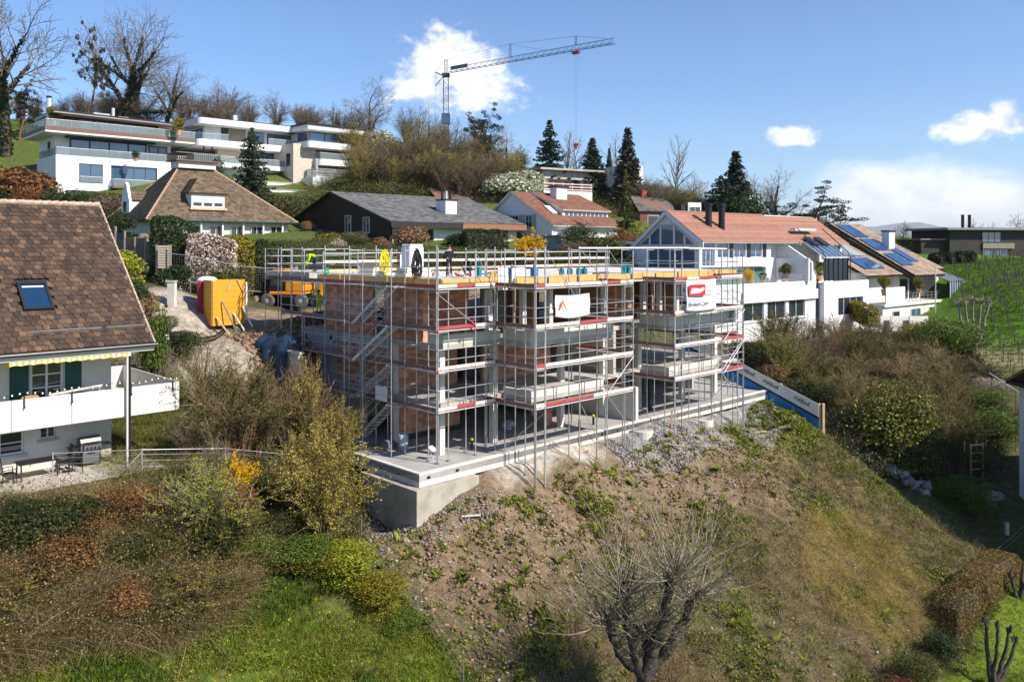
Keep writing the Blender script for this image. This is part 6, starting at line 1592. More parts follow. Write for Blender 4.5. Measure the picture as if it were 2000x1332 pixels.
hedge('hedge', 'clipped brown-green hedge bank below the villa garden walls', W(525,424,106), W(640,432,112), 3, 2.2, fo_olive, leaf=.16)
hedge('hedge', 'green hedge on the bank below the right-hand villa terrace', W(655,385,122), W(778,388,122), 3, 2.0, fo_olive, leaf=.2)
hedge('hedge', 'long low olive hedge behind the roof rail', hp(870,76), hp(1065,78), 1.6, 1.3, fo_olive, leaf=.10)
hedge('hedge', 'low green hedge behind the roof rail right of the forsythia', hp(1065,79), hp(1240,82), 1.6, 1.5, fo_olive, leaf=.10)
hedge('hedge', 'square dark hedge before the wooden fascia', hp(905,88), hp(985,90), 1.5, 2.0, fo_dark, leaf=.1)
hedge('hedge', 'yellow-topped hedge sloping down between the white houses', W(1640,612,92), W(1708,640,86), 1.4, 2.0, fo_gold, leaf=.10)
hedge('hedge', 'clipped hedge along the top of the vineyard', hp(1815,121), hp(1905,119), 1.8, 1.6, fo_dark, leaf=.16)
beech = leaf_mat('beech_leaves', (.12,.085,.02), (.30,.20,.06), (.20,.15,.04))
hedge('hedge', 'nearer half of the ochre beech hedge at the slope foot', HEDGE_A, HEDGE_M, 1.6, 1.5, beech, leaf=.05, dens=420)
hedge('hedge', 'farther half of the ochre beech hedge at the slope foot', HEDGE_M, HEDGE_B, 1.6, 1.5, beech, leaf=.05, dens=420)
# column cypress and shrubs beside the left house
for (px, Y, yt, lab, m, w, n) in [(302,44,592,'conical green cypress beside the left house roof', fo_green, .38, 2), (285,50,568,'red and green leaved bush above the conical cypress', fo_redtip, .8, 0), (262,50,540,'dark green bush hugging the left roof edge', fo_dark, .9, 1),
    (250,58,478,'pale lime shrub peeping over the left roof', fo_lime, .8, 3), (325,52,620,'mixed green bush beside the site track', fo_olive, .9, 1), (340,58,512,'dark glossy bush below the stepped timber fence', fo_dark, 1.3, 3), (430,61,517,'low glossy shrub behind the yellow shuttering', fo_olive, 1.6, 2), (520,66,520,'low ivy mound behind the wire mesh fence', fo_ivy, 2.2, 1),
    (235,84,410,'dark hedge-like bush behind the left tiled roof', fo_dark, 1.2, 2), (280,76,452,'bare grey bush behind the timber fence', twig_pale, .9, 3)]:
    T(T_shrub[n], 'bush', px, Y, yt, lab, 'bush', wx=w, mats={'foliage': m})
# ================================================================== foreground planting, placed by where it stands on the ground
def TH(temp, name, px, yb, yt, label, cat='bush', group=None, wx=1.0, mats=None, rz=None, sink=.08):
    p = hit(px, yb); h_ = (yb-yt)/F*p.y*1.04; p.z -= sink
    return place(temp, name, p, h_, label, cat, group, rz, wx, mats)
for (px, yb, yt, lab, t, w, m) in [(322,760,672,'bare brown shrub right of the left house corner', 1, 1.0, twig_pale), (362,905,795,'dense brown twiggy shrub right of the balcony', 3, .75, twig_brown), (300,735,668,'leggy pale shrub behind the balcony end', 0, 1.2, twig_pale),
    (395,800,645,'pale leggy shrub in front of the site track', 1, .9, twig_olive), (440,905,690,'tall fan of tan stems left of the site', 2, .8, twig_tan), (475,910,705,'second fan of reddish stems left of the site', 0, .95, twig_red),
    (590,905,690,'tall brown stemmed shrub before the left scaffolding', 2, .85, twig_red), (560,900,720,'leafing brown shrub between the two tall ones', 1, .7, twig_brown), (520,890,740,'grey-brown shrub at the foot of the concrete wall', 3, .9, twig_brown),
    (415,960,860,'low brown shrub beside the forsythia', 3, 1.2, twig_brown), (640,860,745,'brown stems before the lowest stair flight', 0, .8, twig_brown)]:
    TH(T_fan[t], 'shrub', px, yb, yt, lab, wx=w, mats={'stem': m})
TH(T_fanb[0], 'shrub', 598, 920, 700, 'shrub with yellow-olive buds before the left scaffolding', wx=.72)
TH(T_fanb[0], 'shrub', 630, 1085, 828, 'large yellow-budded shrub left of the concrete corner', wx=1.1, rz=1.0, mats={'stem': twig_olive})
TH(T_fanb[0], 'shrub', 585, 1040, 850, 'yellow-budded shrub left of the largest one', wx=1.0, rz=2.6, mats={'stem': twig_olive})
TH(T_fanb[0], 'shrub', 668, 935, 775, 'yellow-budded shrub touching the left end of the terrace', wx=.8, rz=2.0)
TH(T_fanb[0], 'shrub', 400, 1085, 895, 'yellow-green shrub below the wire fence', wx=1.5, rz=.5, mats={'foliage': fo_lime, 'stem': twig_pale})
TH(T_fanb[1], 'shrub', 455, 900, 690, 'olive-budded shrub left of the red stems', wx=1.1, mats={'stem': twig_tan})
TH(T_fanb[0], 'shrub', 500, 905, 700, 'olive-yellow budded shrub right of the red stems', wx=.9, mats={'foliage': fo_olive, 'stem': twig_red})
TH(T_fan[3], 'shrub', 415, 900, 742, 'narrow tan shrub left of the tall tan stems', wx=.7, mats={'stem': twig_tan})
TH(T_fanb[2], 'forsythia', 465, 985, 890, 'bright yellow forsythia between the bare shrubs near the patio', wx=1.0)
for (px, yb, yt, lab, n, w, m) in [(560,1105,1035,'low dark green shrub in front of the yellow-budded one', 3, 2.6, fo_green), (668,1125,1050,'bright yellow-green low bush beside the meadow', 1, 2.4, fo_lime), (470,1100,1035,'dark green low shrub below the forsythia', 0, 2.6, fo_green),
    (245,1035,942,'rust-coloured broadleaf bush below the patio', 2, 2.0, fo_rust), (745,1185,1115,'fresh green low bush at the meadow corner', 0, 2.0, fo_gold), (790,1235,1185,'small green bush on the slope fence line', 3, 1.8, fo_green), (600,1120,1060,'mixed green bush under the largest budded shrub', 2, 2.4, fo_gold), (300,1020,955,'dark leafy bush right of the rust-coloured one', 1, 1.8, fo_ivy), (520,1050,985,'grey-green low shrub under the budded branches', 3, 2.0, fo_olive),
    (340,705,630,'dark mixed bush beside the lower site track', 3, 1.6, fo_ivy), (318,660,610,'olive shrub above the conical cypress foot', 0, 1.4, fo_olive), (430,800,720,'dark ivy bush below the site track', 1, 1.6, fo_ivy), (655,790,735,'dark bush in front of the retaining wall', 2, 1.3, fo_ivy)]:
    TH(T_fine[n], 'bush', px, yb, yt, lab, wx=w, mats={'foliage': m})
# right-hand thicket
TH(T_fine[1], 'laurel_tree', 1745, 925, 738, 'large glossy laurel in front of the brown thicket', 'tree', wx=1.15, mats={'foliage': leaf_mat('laurel_leaves', (.025,.04,.006), (.22,.22,.02), (.07,.09,.01), .2, .55)})
TH(T_fine[0], 'evergreen_shrub', 1855, 720, 612, 'domed green evergreen at the edge of the vineyard', wx=1.5, mats={'foliage': fo_green})
TH(T_fine[2], 'evergreen_shrub', 1800, 690, 618, 'green evergreen left of the domed one', wx=1.3, mats={'foliage': fo_gold})
TH(T_fanb[1], 'tree', 1522, 765, 640, 'fresh green leafing tree beside the white row house', 'tree', wx=.95, mats={'foliage': fo_lime, 'stem': bark})
TH(T_fine[3], 'bush', 1470, 735, 650, 'dark bush between the scaffolding and the fresh green tree', wx=1.1, mats={'foliage': fo_ivy})
TH(T_fine[0], 'bush', 1500, 760, 700, 'reddish-leaved bush behind the top of the hoarding', wx=1.4, mats={'foliage': fo_redtip})
TH(T_fine[2], 'bush', 1590, 800, 735, 'dark ivy bush above the end of the hoarding', wx=1.8, mats={'foliage': fo_ivy})
TH(T_fine[1], 'bush', 1660, 860, 790, 'dark undergrowth bush left of the laurel', wx=1.7, mats={'foliage': fo_ivy})
npl = 0
marks = [((1500,690),'near the fresh green tree'),((1580,680),'below the row house bay'),((1600,760),'above the hoarding end'),((1660,700),'below the solar house wall'),((1680,790),'left of the laurel'),((1750,690),'at the middle of the thicket'),((1820,760),'above the laurel'),((1870,820),'right of the laurel'),((1900,730),'by the vineyard foot')]
for row, (yb, x0, x1, n) in enumerate([(690,1490,1780,9),(725,1500,1860,10),(760,1520,1890,10),(800,1560,1900,9),(845,1640,1890,7),(885,1830,1900,3)]):
    for i in range(n):
        px = x0 + (x1-x0)*(i+.5)/n + random.uniform(-12, 12); y = yb + random.uniform(-10, 10)
        p = hit(px, y, 58); hh_ = random.uniform(2.8, 4.6)
        mk = min(marks, key=lambda q: (q[0][0]-px)**2 + (q[0][1]-y)**2)[1]
        sm = random.choice([twig_brown, twig_tan, twig_olive, twig_olive, twig_red]); tt_ = random.choice([T_fan[0], T_fan[1], T_fan[3], T_fanb[1]])
        colour = {twig_brown.name:'brown', twig_olive.name:'olive', twig_red.name:'reddish', twig_tan.name:'tan'}[sm.name]
        size = 'tall' if hh_ > 3.8 else ('mid-height' if hh_ > 3.2 else 'low')
        place(tt_, 'shrub', p, hh_, f'{size} {colour} bare shrub {mk}', 'bush', 'bare shrubs of the right-hand thicket', wx=random.uniform(1.0, 1.35), mats={'stem': sm})
for (px, yb, yt, lab, n, w, m) in [(1900,925,860,'olive garden shrub right of the laurel foot',0,1.6,fo_olive),(1865,985,925,'dark green cushion shrub in the shaded garden',1,2.4,fo_green),(1895,1005,962,'second dark green cushion shrub lower in the shaded garden',2,2.4,fo_green),(1925,960,935,'small round yellow-green ball shrub in the garden',3,1.2,fo_gold),
    (1938,985,955,'pale-flowered small shrub in the shaded garden',0,1.6,fo_pink),(1950,870,790,'green conifer shrub beside the grey neighbour house',1,1.5,fo_green),(1905,800,745,'bright green low conifers below the vineyard',2,2.4,fo_green),(1960,840,800,'dark hedge bush beside the neighbour house',3,2.2,fo_dark),(1930,780,735,'grey-leaved shrub at the vineyard foot',0,1.8,twig_pale),
    (1838,1312,1222,'round dark holly bush at the foot of the slope',1,1.05,fo_dark),(1785,1345,1262,'variegated holly bush left of the round dark one',2,1.25,fo_olive),(1755,1360,1305,'rusty low bush at the bottom edge of the slope',3,1.5,fo_rust),(1975,1130,1085,'small green bush at the right edge above the lawn',0,1.5,fo_green)]:
    TH(T_fine[n], 'bush', px, yb, yt, lab, wx=w, mats={'foliage': m})
# pollarded willow, big, in the foreground
def pollard(name, label, px, Y, knobs, sc_, shoots, seed, base_r=.3, drop=.15, fork=None, shoot_len=(1.6, 3.6), m=bark, sm=twig_pale, fine=3):
    r = np.random.default_rng(seed); b = G(px, Y); b.z -= drop
    e = empty(name, b, 0, label, 'tree'); S = []; H_ = []
    fk = np.array(W(fork[0], fork[1], Y) - b) if fork else np.zeros(3)
    if fork:
        for i in range(5): S.append((*(fk*i/5), *(fk*(i+1)/5 + r.normal(size=3)*.02), base_r*(1.25-.05*i), base_r*(1.2-.05*i)))
    for (kx, ky, dz, fork_at) in knobs:
        K = np.array(W(kx, ky, Y + dz) - b); f = fk + (K-fk)*fork_at; f[0] += (K-fk)[0]*.3; prev = fk; n = 9
        for i in range(1, n+1):
            t = i/n; q = (1-t)**2*fk + 2*(1-t)*t*f + t*t*K + r.normal(size=3)*.045*sc_; ra = base_r*(1-.5*(i-1)/n); rb_ = base_r*(1-.5*i/n)
            ex_ = (q - prev)*.10; kb = 1 + r.uniform(-.08, .12); S.append((*(prev-ex_), *(q+ex_), ra*kb, rb_*kb)); prev = q
            if i > 3:
                for _ in range(shoots//9):
                    d = r.normal(size=3); d[2] = abs(d[2])*.5; d /= np.linalg.norm(d); L = r.uniform(*shoot_len)*sc_*.5; m_ = q + d*L*.5 + [0,0,.1]; H_ += [(*q, *m_, .014*sc_, .009*sc_), (*m_, *(m_ + d*L*.4 + [0,0,L*.35]), .009*sc_, .003*sc_)]
        for _ in range(5):
            o = r.normal(size=3)*.09*sc_; S.append((*(K+o-[0,0,.12]), *(K+o*1.8+[0,0,.08]), base_r*.45, base_r*.38))
        for _ in range(shoots):
            d = r.normal(size=3); d[2] = abs(d[2])*.7 - .02; d /= np.linalg.norm(d); L = r.uniform(*shoot_len)*sc_*(.7 + .35*d[2]); p = K + r.normal(size=3)*.1*sc_; n = 7; dd = d.copy(); pts = [p]
            for i in range(n):
                dd = dd + r.normal(size=3)*.09 + np.array([0,0,.10]); dd /= np.linalg.norm(dd); q = p + dd*L/n
                H_.append((*p, *q, .026*sc_*(1-i/n*.8), .026*sc_*(1-(i+1)/n*.8) + .001)); p = q; pts.append(q)
            for _ in range(fine):
                i = r.integers(1, n); v = dd + r.normal(size=3)*.5; v /= np.linalg.norm(v); q = pts[i] + v*r.uniform(.2, .7)*sc_
                H_.append((*pts[i], *q, .007*sc_, .003*sc_))
    nobj('trunk', segs_mesh('trunk', S, m, 10), e); tag(nobj('shoots', segs_mesh('shoots', H_, sm, 3), e), kind='stuff')
    c = []
    Sx = np.array(S); i = r.choice(len(Sx), 900); t = r.uniform(0, 1, (900, 1)); pp = Sx[i, :3]*(1-t) + Sx[i, 3:6]*t; o = r.normal(size=(900, 3)); o /= np.linalg.norm(o, axis=1, keepdims=True)
    nobj('moss', leaves_mesh('moss', pp + o*Sx[i, 6:7]*1.02, .045*sc_, fo_ivy, r=r), e)
    return e
pollard('pollard_willow', 'large pollarded willow with long bare shoots in the foreground of the slope', 1250, 30.6, [(1220,1162,.3,.5),(1312,1128,-.3,.5),(1262,1235,.6,.5),(1185,1215,.2,.6),(1350,1165,.2,.5)], 1.0, 52, 5, .25, .4, fork=(1258,1318), shoot_len=(2.2,5.2), fine=5, m=mat('willow_bark', (.02,.016,.012), (.10,.08,.06), 7, .95, 1.0, 9), sm=mat('willow_shoots', (.09,.07,.045), (.40,.34,.26), 1.2, .9))
pollard('pollard_tree', 'small dark pruned tree standing on the lawn at lower right', 1938, 39.5, [(1925,1210,0,.5),(1972,1228,.1,.4),(1950,1222,-.3,.5),(1985,1248,.2,.3)], .5, 3, 6, .13, .2, None, (.3,.6))
pollard('pollard_tree', 'dark pruned tree cut by the right edge above the lawn', 1990, 45.5, [(1975,1120,0,.5),(1998,1105,.1,.4),(2010,1110,-.3,.5)], .5, 6, 8, .13, .2, None, (.3,.8))
pollard('pollard_tree', 'umbrella-pruned plane tree in front of the vineyard', 1900, 84, [(1885,588,0,.2),(1900,584,.4,.2),(1918,588,-.4,.2),(1870,592,.3,.2),(1932,590,.2,.2)], .9, 9, 9, .2, .2, None, (.5,1.2), m=bark_pale)
# ================================================================== ground cover
def arrays(me):
    n = len(me.vertices); V = np.empty(n*3, np.float32); me.vertices.foreach_get('co', V); L = np.empty(len(me.loops), np.int32); me.loops.foreach_get('vertex_index', L)
    return V.reshape(-1, 3), L.reshape(-1, 4)
def scatter(name, label, tmpl, XY, s0, s1, m, seed=1, sink=.02, tilt=.15, cat=None, follow=.0):
    """one ground-cover object: its points carry instances of a small clump (geometry nodes)"""
    r = np.random.default_rng(seed); n = len(XY)
    if not n: return
    x, y = XY[:, 0], XY[:, 1]; z = hgt(x, y) - sink; sc_ = r.uniform(s0, s1, n)
    up = np.stack([r.normal(size=n)*tilt, r.normal(size=n)*tilt, np.ones(n)], -1)
    if follow:
        e = .4; up[:, 0] -= follow*(hgt(x+e, y) - hgt(x-e, y))/(2*e); up[:, 1] -= follow*(hgt(x, y+e) - hgt(x, y-e))/(2*e)
    up /= np.linalg.norm(up, axis=1, keepdims=True); th = r.uniform(0, 6.28, n); t = np.stack([np.cos(th), np.sin(th), np.zeros(n)], -1)
    bx = np.cross(up, t); bx /= np.linalg.norm(bx, axis=1, keepdims=True); ax = np.cross(bx, up)
    # rotation matrix columns ax, bx, up -> euler xyz
    eul = np.stack([np.arctan2(bx[:, 2], up[:, 2]), -np.arcsin(np.clip(ax[:, 2], -1, 1)), np.arctan2(ax[:, 1], ax[:, 0])], -1)
    me = bpy.data.meshes.new(name); me.vertices.add(n); me.vertices.foreach_set('co', np.stack([x, y, z], -1).astype(np.float32).ravel())
    for nm, arr in (('rot', eul), ('scl', np.stack([sc_, sc_, sc_*r.uniform(.75, 1.25, n)], -1))):
        a_ = me.attributes.new(nm, 'FLOAT_VECTOR', 'POINT'); a_.data.foreach_set('vector', arr.astype(np.float32).ravel())
    me.materials.append(m)
    src = bpy.data.objects.new(name + '_clump', mesh_np(name + '_clump', tmpl[0], [tmpl[1]], m))
    ng = bpy.data.node_groups.new(name, 'GeometryNodeTree'); ng.interface.new_socket('Geometry', in_out='INPUT', socket_type='NodeSocketGeometry'); ng.interface.new_socket('Geometry', in_out='OUTPUT', socket_type='NodeSocketGeometry')
    N = ng.nodes.new; L = ng.links.new; gi = N('NodeGroupInput'); go = N('NodeGroupOutput'); ip = N('GeometryNodeInstanceOnPoints'); oi = N('GeometryNodeObjectInfo'); oi.inputs['Object'].default_value = src
    ra = N('GeometryNodeInputNamedAttribute'); ra.data_type = 'FLOAT_VECTOR'; ra.inputs['Name'].default_value = 'rot'; sa_ = N('GeometryNodeInputNamedAttribute'); sa_.data_type = 'FLOAT_VECTOR'; sa_.inputs['Name'].default_value = 'scl'
    er = N('FunctionNodeEulerToRotation'); L(ra.outputs['Attribute'], er.inputs[0]); L(er.outputs[0], ip.inputs['Rotation']); L(sa_.outputs['Attribute'], ip.inputs['Scale'])
    L(gi.outputs[0], ip.inputs['Points']); L(oi.outputs['Geometry'], ip.inputs['Instance']); L(ip.outputs[0], go.inputs[0])
    o = nobj(name, me); md = o.modifiers.new('scatter', 'NODES'); md.node_group = ng
    return tag(o, label, cat, kind='stuff')
def ribbon_t(seed, n, H, rad, w, seg=2, bend=.5, leaves=0, lsz=.05, lift=0.):
    r = np.random.default_rng(seed); V = []; Q = []
    for i in range(n):
        az = r.uniform(0, 6.28); p = np.array([math.cos(az), math.sin(az), 0])*rad*r.random()**.5; d = np.array([math.cos(az+r.normal()*.6), math.sin(az+r.normal()*.6), 0])
        h_ = H*r.uniform(.5, 1.1); sd = np.array([-d[1], d[0], 0])*w*.5; o = len(V)
        for k in range(seg+1):
            t = k/seg; c = p + d*bend*h_*t*t + np.array([0, 0, h_*(t - (lift)*t*t)]); ww = sd*(1 - t*.85); V += [c-ww, c+ww]
        for k in range(seg): Q.append((o+2*k, o+2*k+1, o+2*k+3, o+2*k+2))
    if leaves:
        C_ = r.normal(size=(leaves, 3))*[rad, rad, .0] + np.array([0, 0, 1])*r.uniform(.05, 1, (leaves, 1))*H*.75
        nn = r.normal(size=(leaves, 3)) + [0, 0, .8]; nn /= np.linalg.norm(nn, axis=1, keepdims=True); a = np.cross(nn, r.normal(size=(leaves, 3))); a /= np.linalg.norm(a, axis=1, keepdims=True); b = np.cross(nn, a)
        for i in range(leaves):
            o = len(V); s_ = lsz*r.uniform(.6, 1.3); V += [C_[i]-a[i]*s_*.8, C_[i]+b[i]*s_*.5, C_[i]+a[i]*s_*.8, C_[i]-b[i]*s_*.5]; Q.append((o, o+1, o+2, o+3))
    return np.array(V), np.array(Q)
def rock_t(seed):
    r = np.random.default_rng(seed); V = np.array([(x, y, z) for z in (-.5, .5) for y in (-.5, .5) for x in (-.5, .5)], float)*[1, .8, .6] + r.normal(size=(8, 3))*.12
    return V, np.array([(0,2,3,1),(4,5,7,6),(0,1,5,4),(2,6,7,3),(0,4,6,2),(1,3,7,5)])
def inpoly(x, y, P):
    x = np.asarray(x); ins = np.zeros(x.shape, bool); n = len(P); j = n-1
    for i in range(n):
        xi, yi = P[i]; xj, yj = P[j]
        ins ^= ((yi > y) != (yj > y)) & (x < (xj-xi)*(y-yi)/(yj-yi+1e-12) + xi); j = i
    return ins
def region(pix, y0=22.0):
    return [(p.x, p.y) for p in (hit(*q, y0=y0) for q in pix)]
def sample(P, n, seed=0, f=None):
    r = np.random.default_rng(seed); P_ = np.array(P); a, b = P_.min(0), P_.max(0); out = np.zeros((0, 2))
    while len(out) < n:
        q = r.uniform(a, b, (n*3, 2)); q = q[inpoly(q[:, 0], q[:, 1], P)]
        if f is not None: q = q[r.uniform(size=len(q)) < f(q[:, 0], q[:, 1])]
        if len(q) == 0: break
        out = np.concatenate([out, q])
    return out[:n]
def nfield(x, y, s, seed):
    r = np.random.default_rng(seed); v = 0
    for i in range(6):
        t = r.uniform(0, 6.28); v = v + np.sin((x*math.cos(t) + y*math.sin(t))*s*r.uniform(.6, 1.9) + r.uniform(0, 6.28) + 1.2*np.sin((y*math.cos(t) - x*math.sin(t))*s*.8))
    return v/3
t_grass = ribbon_t(1, 9, .16, .13, .022, 2, .5); t_dry = ribbon_t(2, 14, .34, .16, .014, 3, .9, lift=.5); t_weed = ribbon_t(3, 5, .2, .1, .03, 2, .6, leaves=16, lsz=.10)
t_bram = ribbon_t(4, 24, .85, .42, .010, 4, 1.0, leaves=80, lsz=.026, lift=.55); t_rock = rock_t(5); t_cane = ribbon_t(15, 30, .8, .4, .012, 4, .9, lift=.4); t_ros = ribbon_t(6, 14, .24, .06, .085, 2, 1.1)
t_flow = ribbon_t(7, 3, .22, .05, .012, 1, .2, leaves=3, lsz=.07); t_leafy = ribbon_t(8, 8, .5, .28, .014, 2, .6, leaves=46, lsz=.06)
for i in range(34):
    px = random.uniform(-10, 440); yb = random.uniform(1035, 1225) - max(0, px-300)*.1; k = i % 6
    m_, nm_ = [(fo_olive,'olive'),(fo_rust,'rusty'),(twig_brown,'brown'),(fo_ivy,'dark green'),(twig_tan,'tan'),(fo_gold,'golden-green')][k]
    tmp_, key_ = (T_fan[i % 4], 'stem') if k in (2, 4) else ((T_fine[i % 4], 'foliage') if k != 5 else (T_fanb[1], 'foliage'))
    row_ = 'below the patio' if yb < 1090 else ('halfway down' if yb < 1155 else 'near the meadow edge'); col_ = 'at the left edge' if px < 110 else ('centre-left' if px < 230 else ('centre-right' if px < 340 else 'at the right end'))
    TH(tmp_, 'shrub', px, yb, yb - random.uniform(75, 125), f'{nm_} shrub {row_}, {col_} of bramble bank', 'bush', 'shrubs growing out of the bramble bank', wx=random.uniform(1.3, 2.2) if k not in (2, 4) else random.uniform(1.0, 1.6), mats={key_: m_})
MEAD = region([(-60,1310),(110,1262),(330,1235),(430,1150),(560,1110),(700,1100),(790,1175),(870,1250),(950,1345),(980,1420),(-120,1450)])
BRAM = region([(-80,1008),(60,1008),(230,990),(330,1020),(450,1070),(500,1110),(450,1150),(430,1200),(330,1245),(110,1270),(-80,1320)])
SLOPE = [AB(-2.8,1.5), AB(-3.4,-1.5), AB(-3.2,-6), AB(-3.4,-12), AB(-1,-17.5), AB(33,-16.5), AB(34.5,-9), AB(33.5,0), AB(14,-1.6), AB(3.2,-1.5)]
scatter('meadow_grass', 'fresh green meadow grass in the lower left corner', t_grass, sample(MEAD, 15000, 1, lambda x, y: .35 + .65*(nfield(x, y, 1.1, 31) > -.25)), .45, 1.05, grass_m, 1, tilt=.45)
scatter('meadow_clover', 'low clover and weed leaves between the meadow grass', t_weed, sample(MEAD, 3600, 32, lambda x, y: (nfield(x, y, 1.3, 33) > 0)*1.), .25, .6, weed_m, 32, tilt=.3)
scatter('meadow_tufts', 'darker taller grass tufts in the meadow', t_grass, sample(MEAD, 1500, 34, lambda x, y: (nfield(x, y, .9, 35) > .4)*1.), 1.1, 1.8, leaf_mat('dark_grass_blades', (.03,.07,.006), (.12,.21,.014), None, .3), 34, tilt=.3)
scatter('meadow_dry_grass', 'pale dead grass mixed into the meadow', t_dry, sample(MEAD, 5200, 2, lambda x, y: np.clip(nfield(x, y, 1.0, 3)+.35, 0, 1)), .2, .5, grass_dry, 2)
scatter('meadow_flowers', 'small yellow flowers dotted over the meadow', t_flow, sample(MEAD, 260, 3), .5, .9, daff, 3)
scatter('brambles', 'tangled brown-green bramble thicket filling the lower left', t_bram, sample(BRAM, 2300, 4), .9, 1.9, bram_leaf, 4, tilt=.3)
scatter('bramble_red_canes', 'reddish-brown patches of bare canes in the bramble thicket', t_cane, sample(BRAM, 520, 41, lambda x, y: (nfield(x, y, .7, 42) > .35)*1.), .7, 1.5, twig_red, 41, tilt=.35)
scatter('bramble_green', 'greener leafy patches in the bramble thicket', t_leafy, sample(BRAM, 900, 43, lambda x, y: (nfield(x, y, .6, 44) < -.1)*1.), .8, 1.7, fo_olive, 43, tilt=.3)
scatter('bramble_canes', 'bare reddish canes arching over the bramble thicket', ribbon_t(14, 26, .9, .5, .011, 4, 1.1, lift=.5), sample(BRAM, 1500, 5), .9, 1.9, bram_stem, 5, tilt=.3)
def low_slope(x, y): a, b = toAB(x, y); return sst(-b + 1.5*nfield(x, y, .5, 8), 3.5, 8)*.9 + .06
def up_slope(x, y): a, b = toAB(x, y); return sst(b + 9 + 1.5*nfield(x, y, .5, 9), 0, 4)*.9 + .1
def green_patch(x, y): a, b = toAB(x, y); return np.clip((nfield(x, y, .6, 10) + .5*nfield(x, y, 2.1, 12) - .3)*1.6, 0, 1)*.8*sst(-b, .8, 2) + .05 + .4*sst(a, 27, 30)
scatter('slope_brambles', 'brown brambles and withered stems on the lower slope', t_bram, sample(SLOPE, 1100, 6, lambda x, y: low_slope(x, y)*np.clip(nfield(x, y, .45, 11)+.3, 0, 1)), .45, 1.15, bram_stem, 6, follow=.8, tilt=.5)
scatter('slope_golden_brambles', 'ochre withered bramble mat on the right of the slope', t_bram, sample(region([(1560,1000),(1680,1000),(1800,1130),(1850,1190),(1700,1250),(1560,1150)]), 1000, 16), .35, .85, leaf_mat('ochre_stems', (.22,.15,.03), (.46,.34,.08), None, 0, .9), 16, follow=.9, tilt=.6)
scatter('slope_dry_grass', 'straw-coloured dead grass on the earth slope', t_dry, sample(SLOPE, 5200, 7, low_slope), .5, 1.2, grass_dry, 7, follow=.7, tilt=.4)
scatter('slope_dry_litter', 'short dead stalks lying on the upper slope', t_dry, sample(SLOPE, 2400, 17, up_slope), .25, .55, grass_dry, 17, follow=.8, tilt=.6)
scatter('flank_grass', 'short sunlit grass on the right flank of the slope', t_grass, sample(SLOPE, 9000, 45, lambda x, y: sst(toAB(x, y)[0] + 2*nfield(x, y, .5, 46), 22, 28)*.9 + .04), .5, 1.1, grass_m, 45, follow=.7)
scatter('slope_undergrowth', 'dark tangled undergrowth on the lowest part of the slope', t_bram, sample(SLOPE, 900, 47, lambda x, y: sst(-toAB(x, y)[1] + 1.5*nfield(x, y, .4, 48), 8, 12)*.9), .45, 1.1, bram_leaf, 47, follow=.6, tilt=.4)
scatter('slope_weeds', 'green weeds spreading in patches over the slope', t_weed, sample(SLOPE, 6500, 8, green_patch), .35, 1.1, weed_m, 8, follow=.6)
scatter('slope_herbs', 'low dark herbs between the dead stems of the lower slope', t_leafy, sample(SLOPE, 1700, 18, low_slope), .35, .9, fo_olive, 18, follow=.7)
scatter('slope_rosettes', 'broad-leaved green rosettes on the bare earth', t_ros, sample(SLOPE, 520, 9, lambda x, y: green_patch(x, y) + .1), .7, 1.7, weed_m, 9, follow=.5)
scatter('earth_clods', 'brown clods of earth lying on the slope', t_rock, sample(SLOPE, 5200, 10, up_slope), .05, .17, clod_m, 10, sink=-.01)
scatter('slope_stones', 'grey stones strewn over the slope', t_rock, sample(SLOPE, 1500, 11), .04, .13, stone_m, 11, sink=-.01)
gr = [AB(13,-1.0), AB(14,-2.9), AB(17,-3.6), AB(22,-2.9), AB(26,-3.6), AB(33,-1.6), AB(33.2,-.3), AB(13,-.3)]
scatter('gravel', 'grey broken gravel banked against the terrace edge', t_rock, sample(gr, 12000, 12), .03, .085, stone_m, 12, sink=-.02)
gr2 = [AB(-.8,-1.6), AB(-2.6,.5), AB(-2.6,5.5), AB(-.6,6), AB(-.5,0), AB(2.6,-.5), AB(4.5,-1.2), AB(2.5,-2.4)]
scatter('corner_rubble', 'loose stones round the concrete corner footing', t_rock, sample(gr2, 1500, 13), .02, .085, stone_m, 13, sink=-.02)
SITE_P = [AB(-7,13), AB(1.5,13.2), AB(2,26), AB(26,26), AB(26,14), AB(3,14)]
scatter('excavated_soil', 'heaps of loose excavated soil behind the scaffolding', t_rock, sample([AB(-1,12.5), AB(-.5,19), AB(14,19), AB(14,15), AB(2,14)], 2600, 14), .08, .34, clod_m, 14, sink=-.03)
LAWN = region([(1780,1345),(1880,1215),(1955,1130),(2060,1100),(2100,1300),(2000,1420),(1800,1420)])
scatter('lawn_grass', 'mown bright green lawn at the lower right', t_grass, sample(LAWN, 6000, 15), .35, .7, leaf_mat('lawn_blades', (.05,.08,.006), (.17,.20,.015), None, .25), 15)
GARD = region([(250,905),(300,880),(345,800),(330,760),(270,800),(225,850)], 34)
scatter('garden_grass', 'green garden lawn beside the left house', t_grass, sample(GARD, 4500, 19), .5, 1.1, grass_m, 19)
UND = [AB(-4,7), AB(-12,3), AB(-12,12), AB(-8,20), AB(-6,24), AB(-4.5,12)]
scatter('bank_undergrowth', 'mixed undergrowth on the bank between the left house and the site', t_bram, sample(UND, 500, 20), .6, 1.3, bram_leaf, 20)
UND2 = region([(300,960),(450,900),(640,880),(700,960),(700,1060),(600,1120),(480,1110),(330,1000)], 30)
scatter('shrub_underlayer', 'leafy undergrowth below the budded shrubs', t_leafy, sample(UND2, 1500, 21), .7, 1.5, fo_olive, 21)
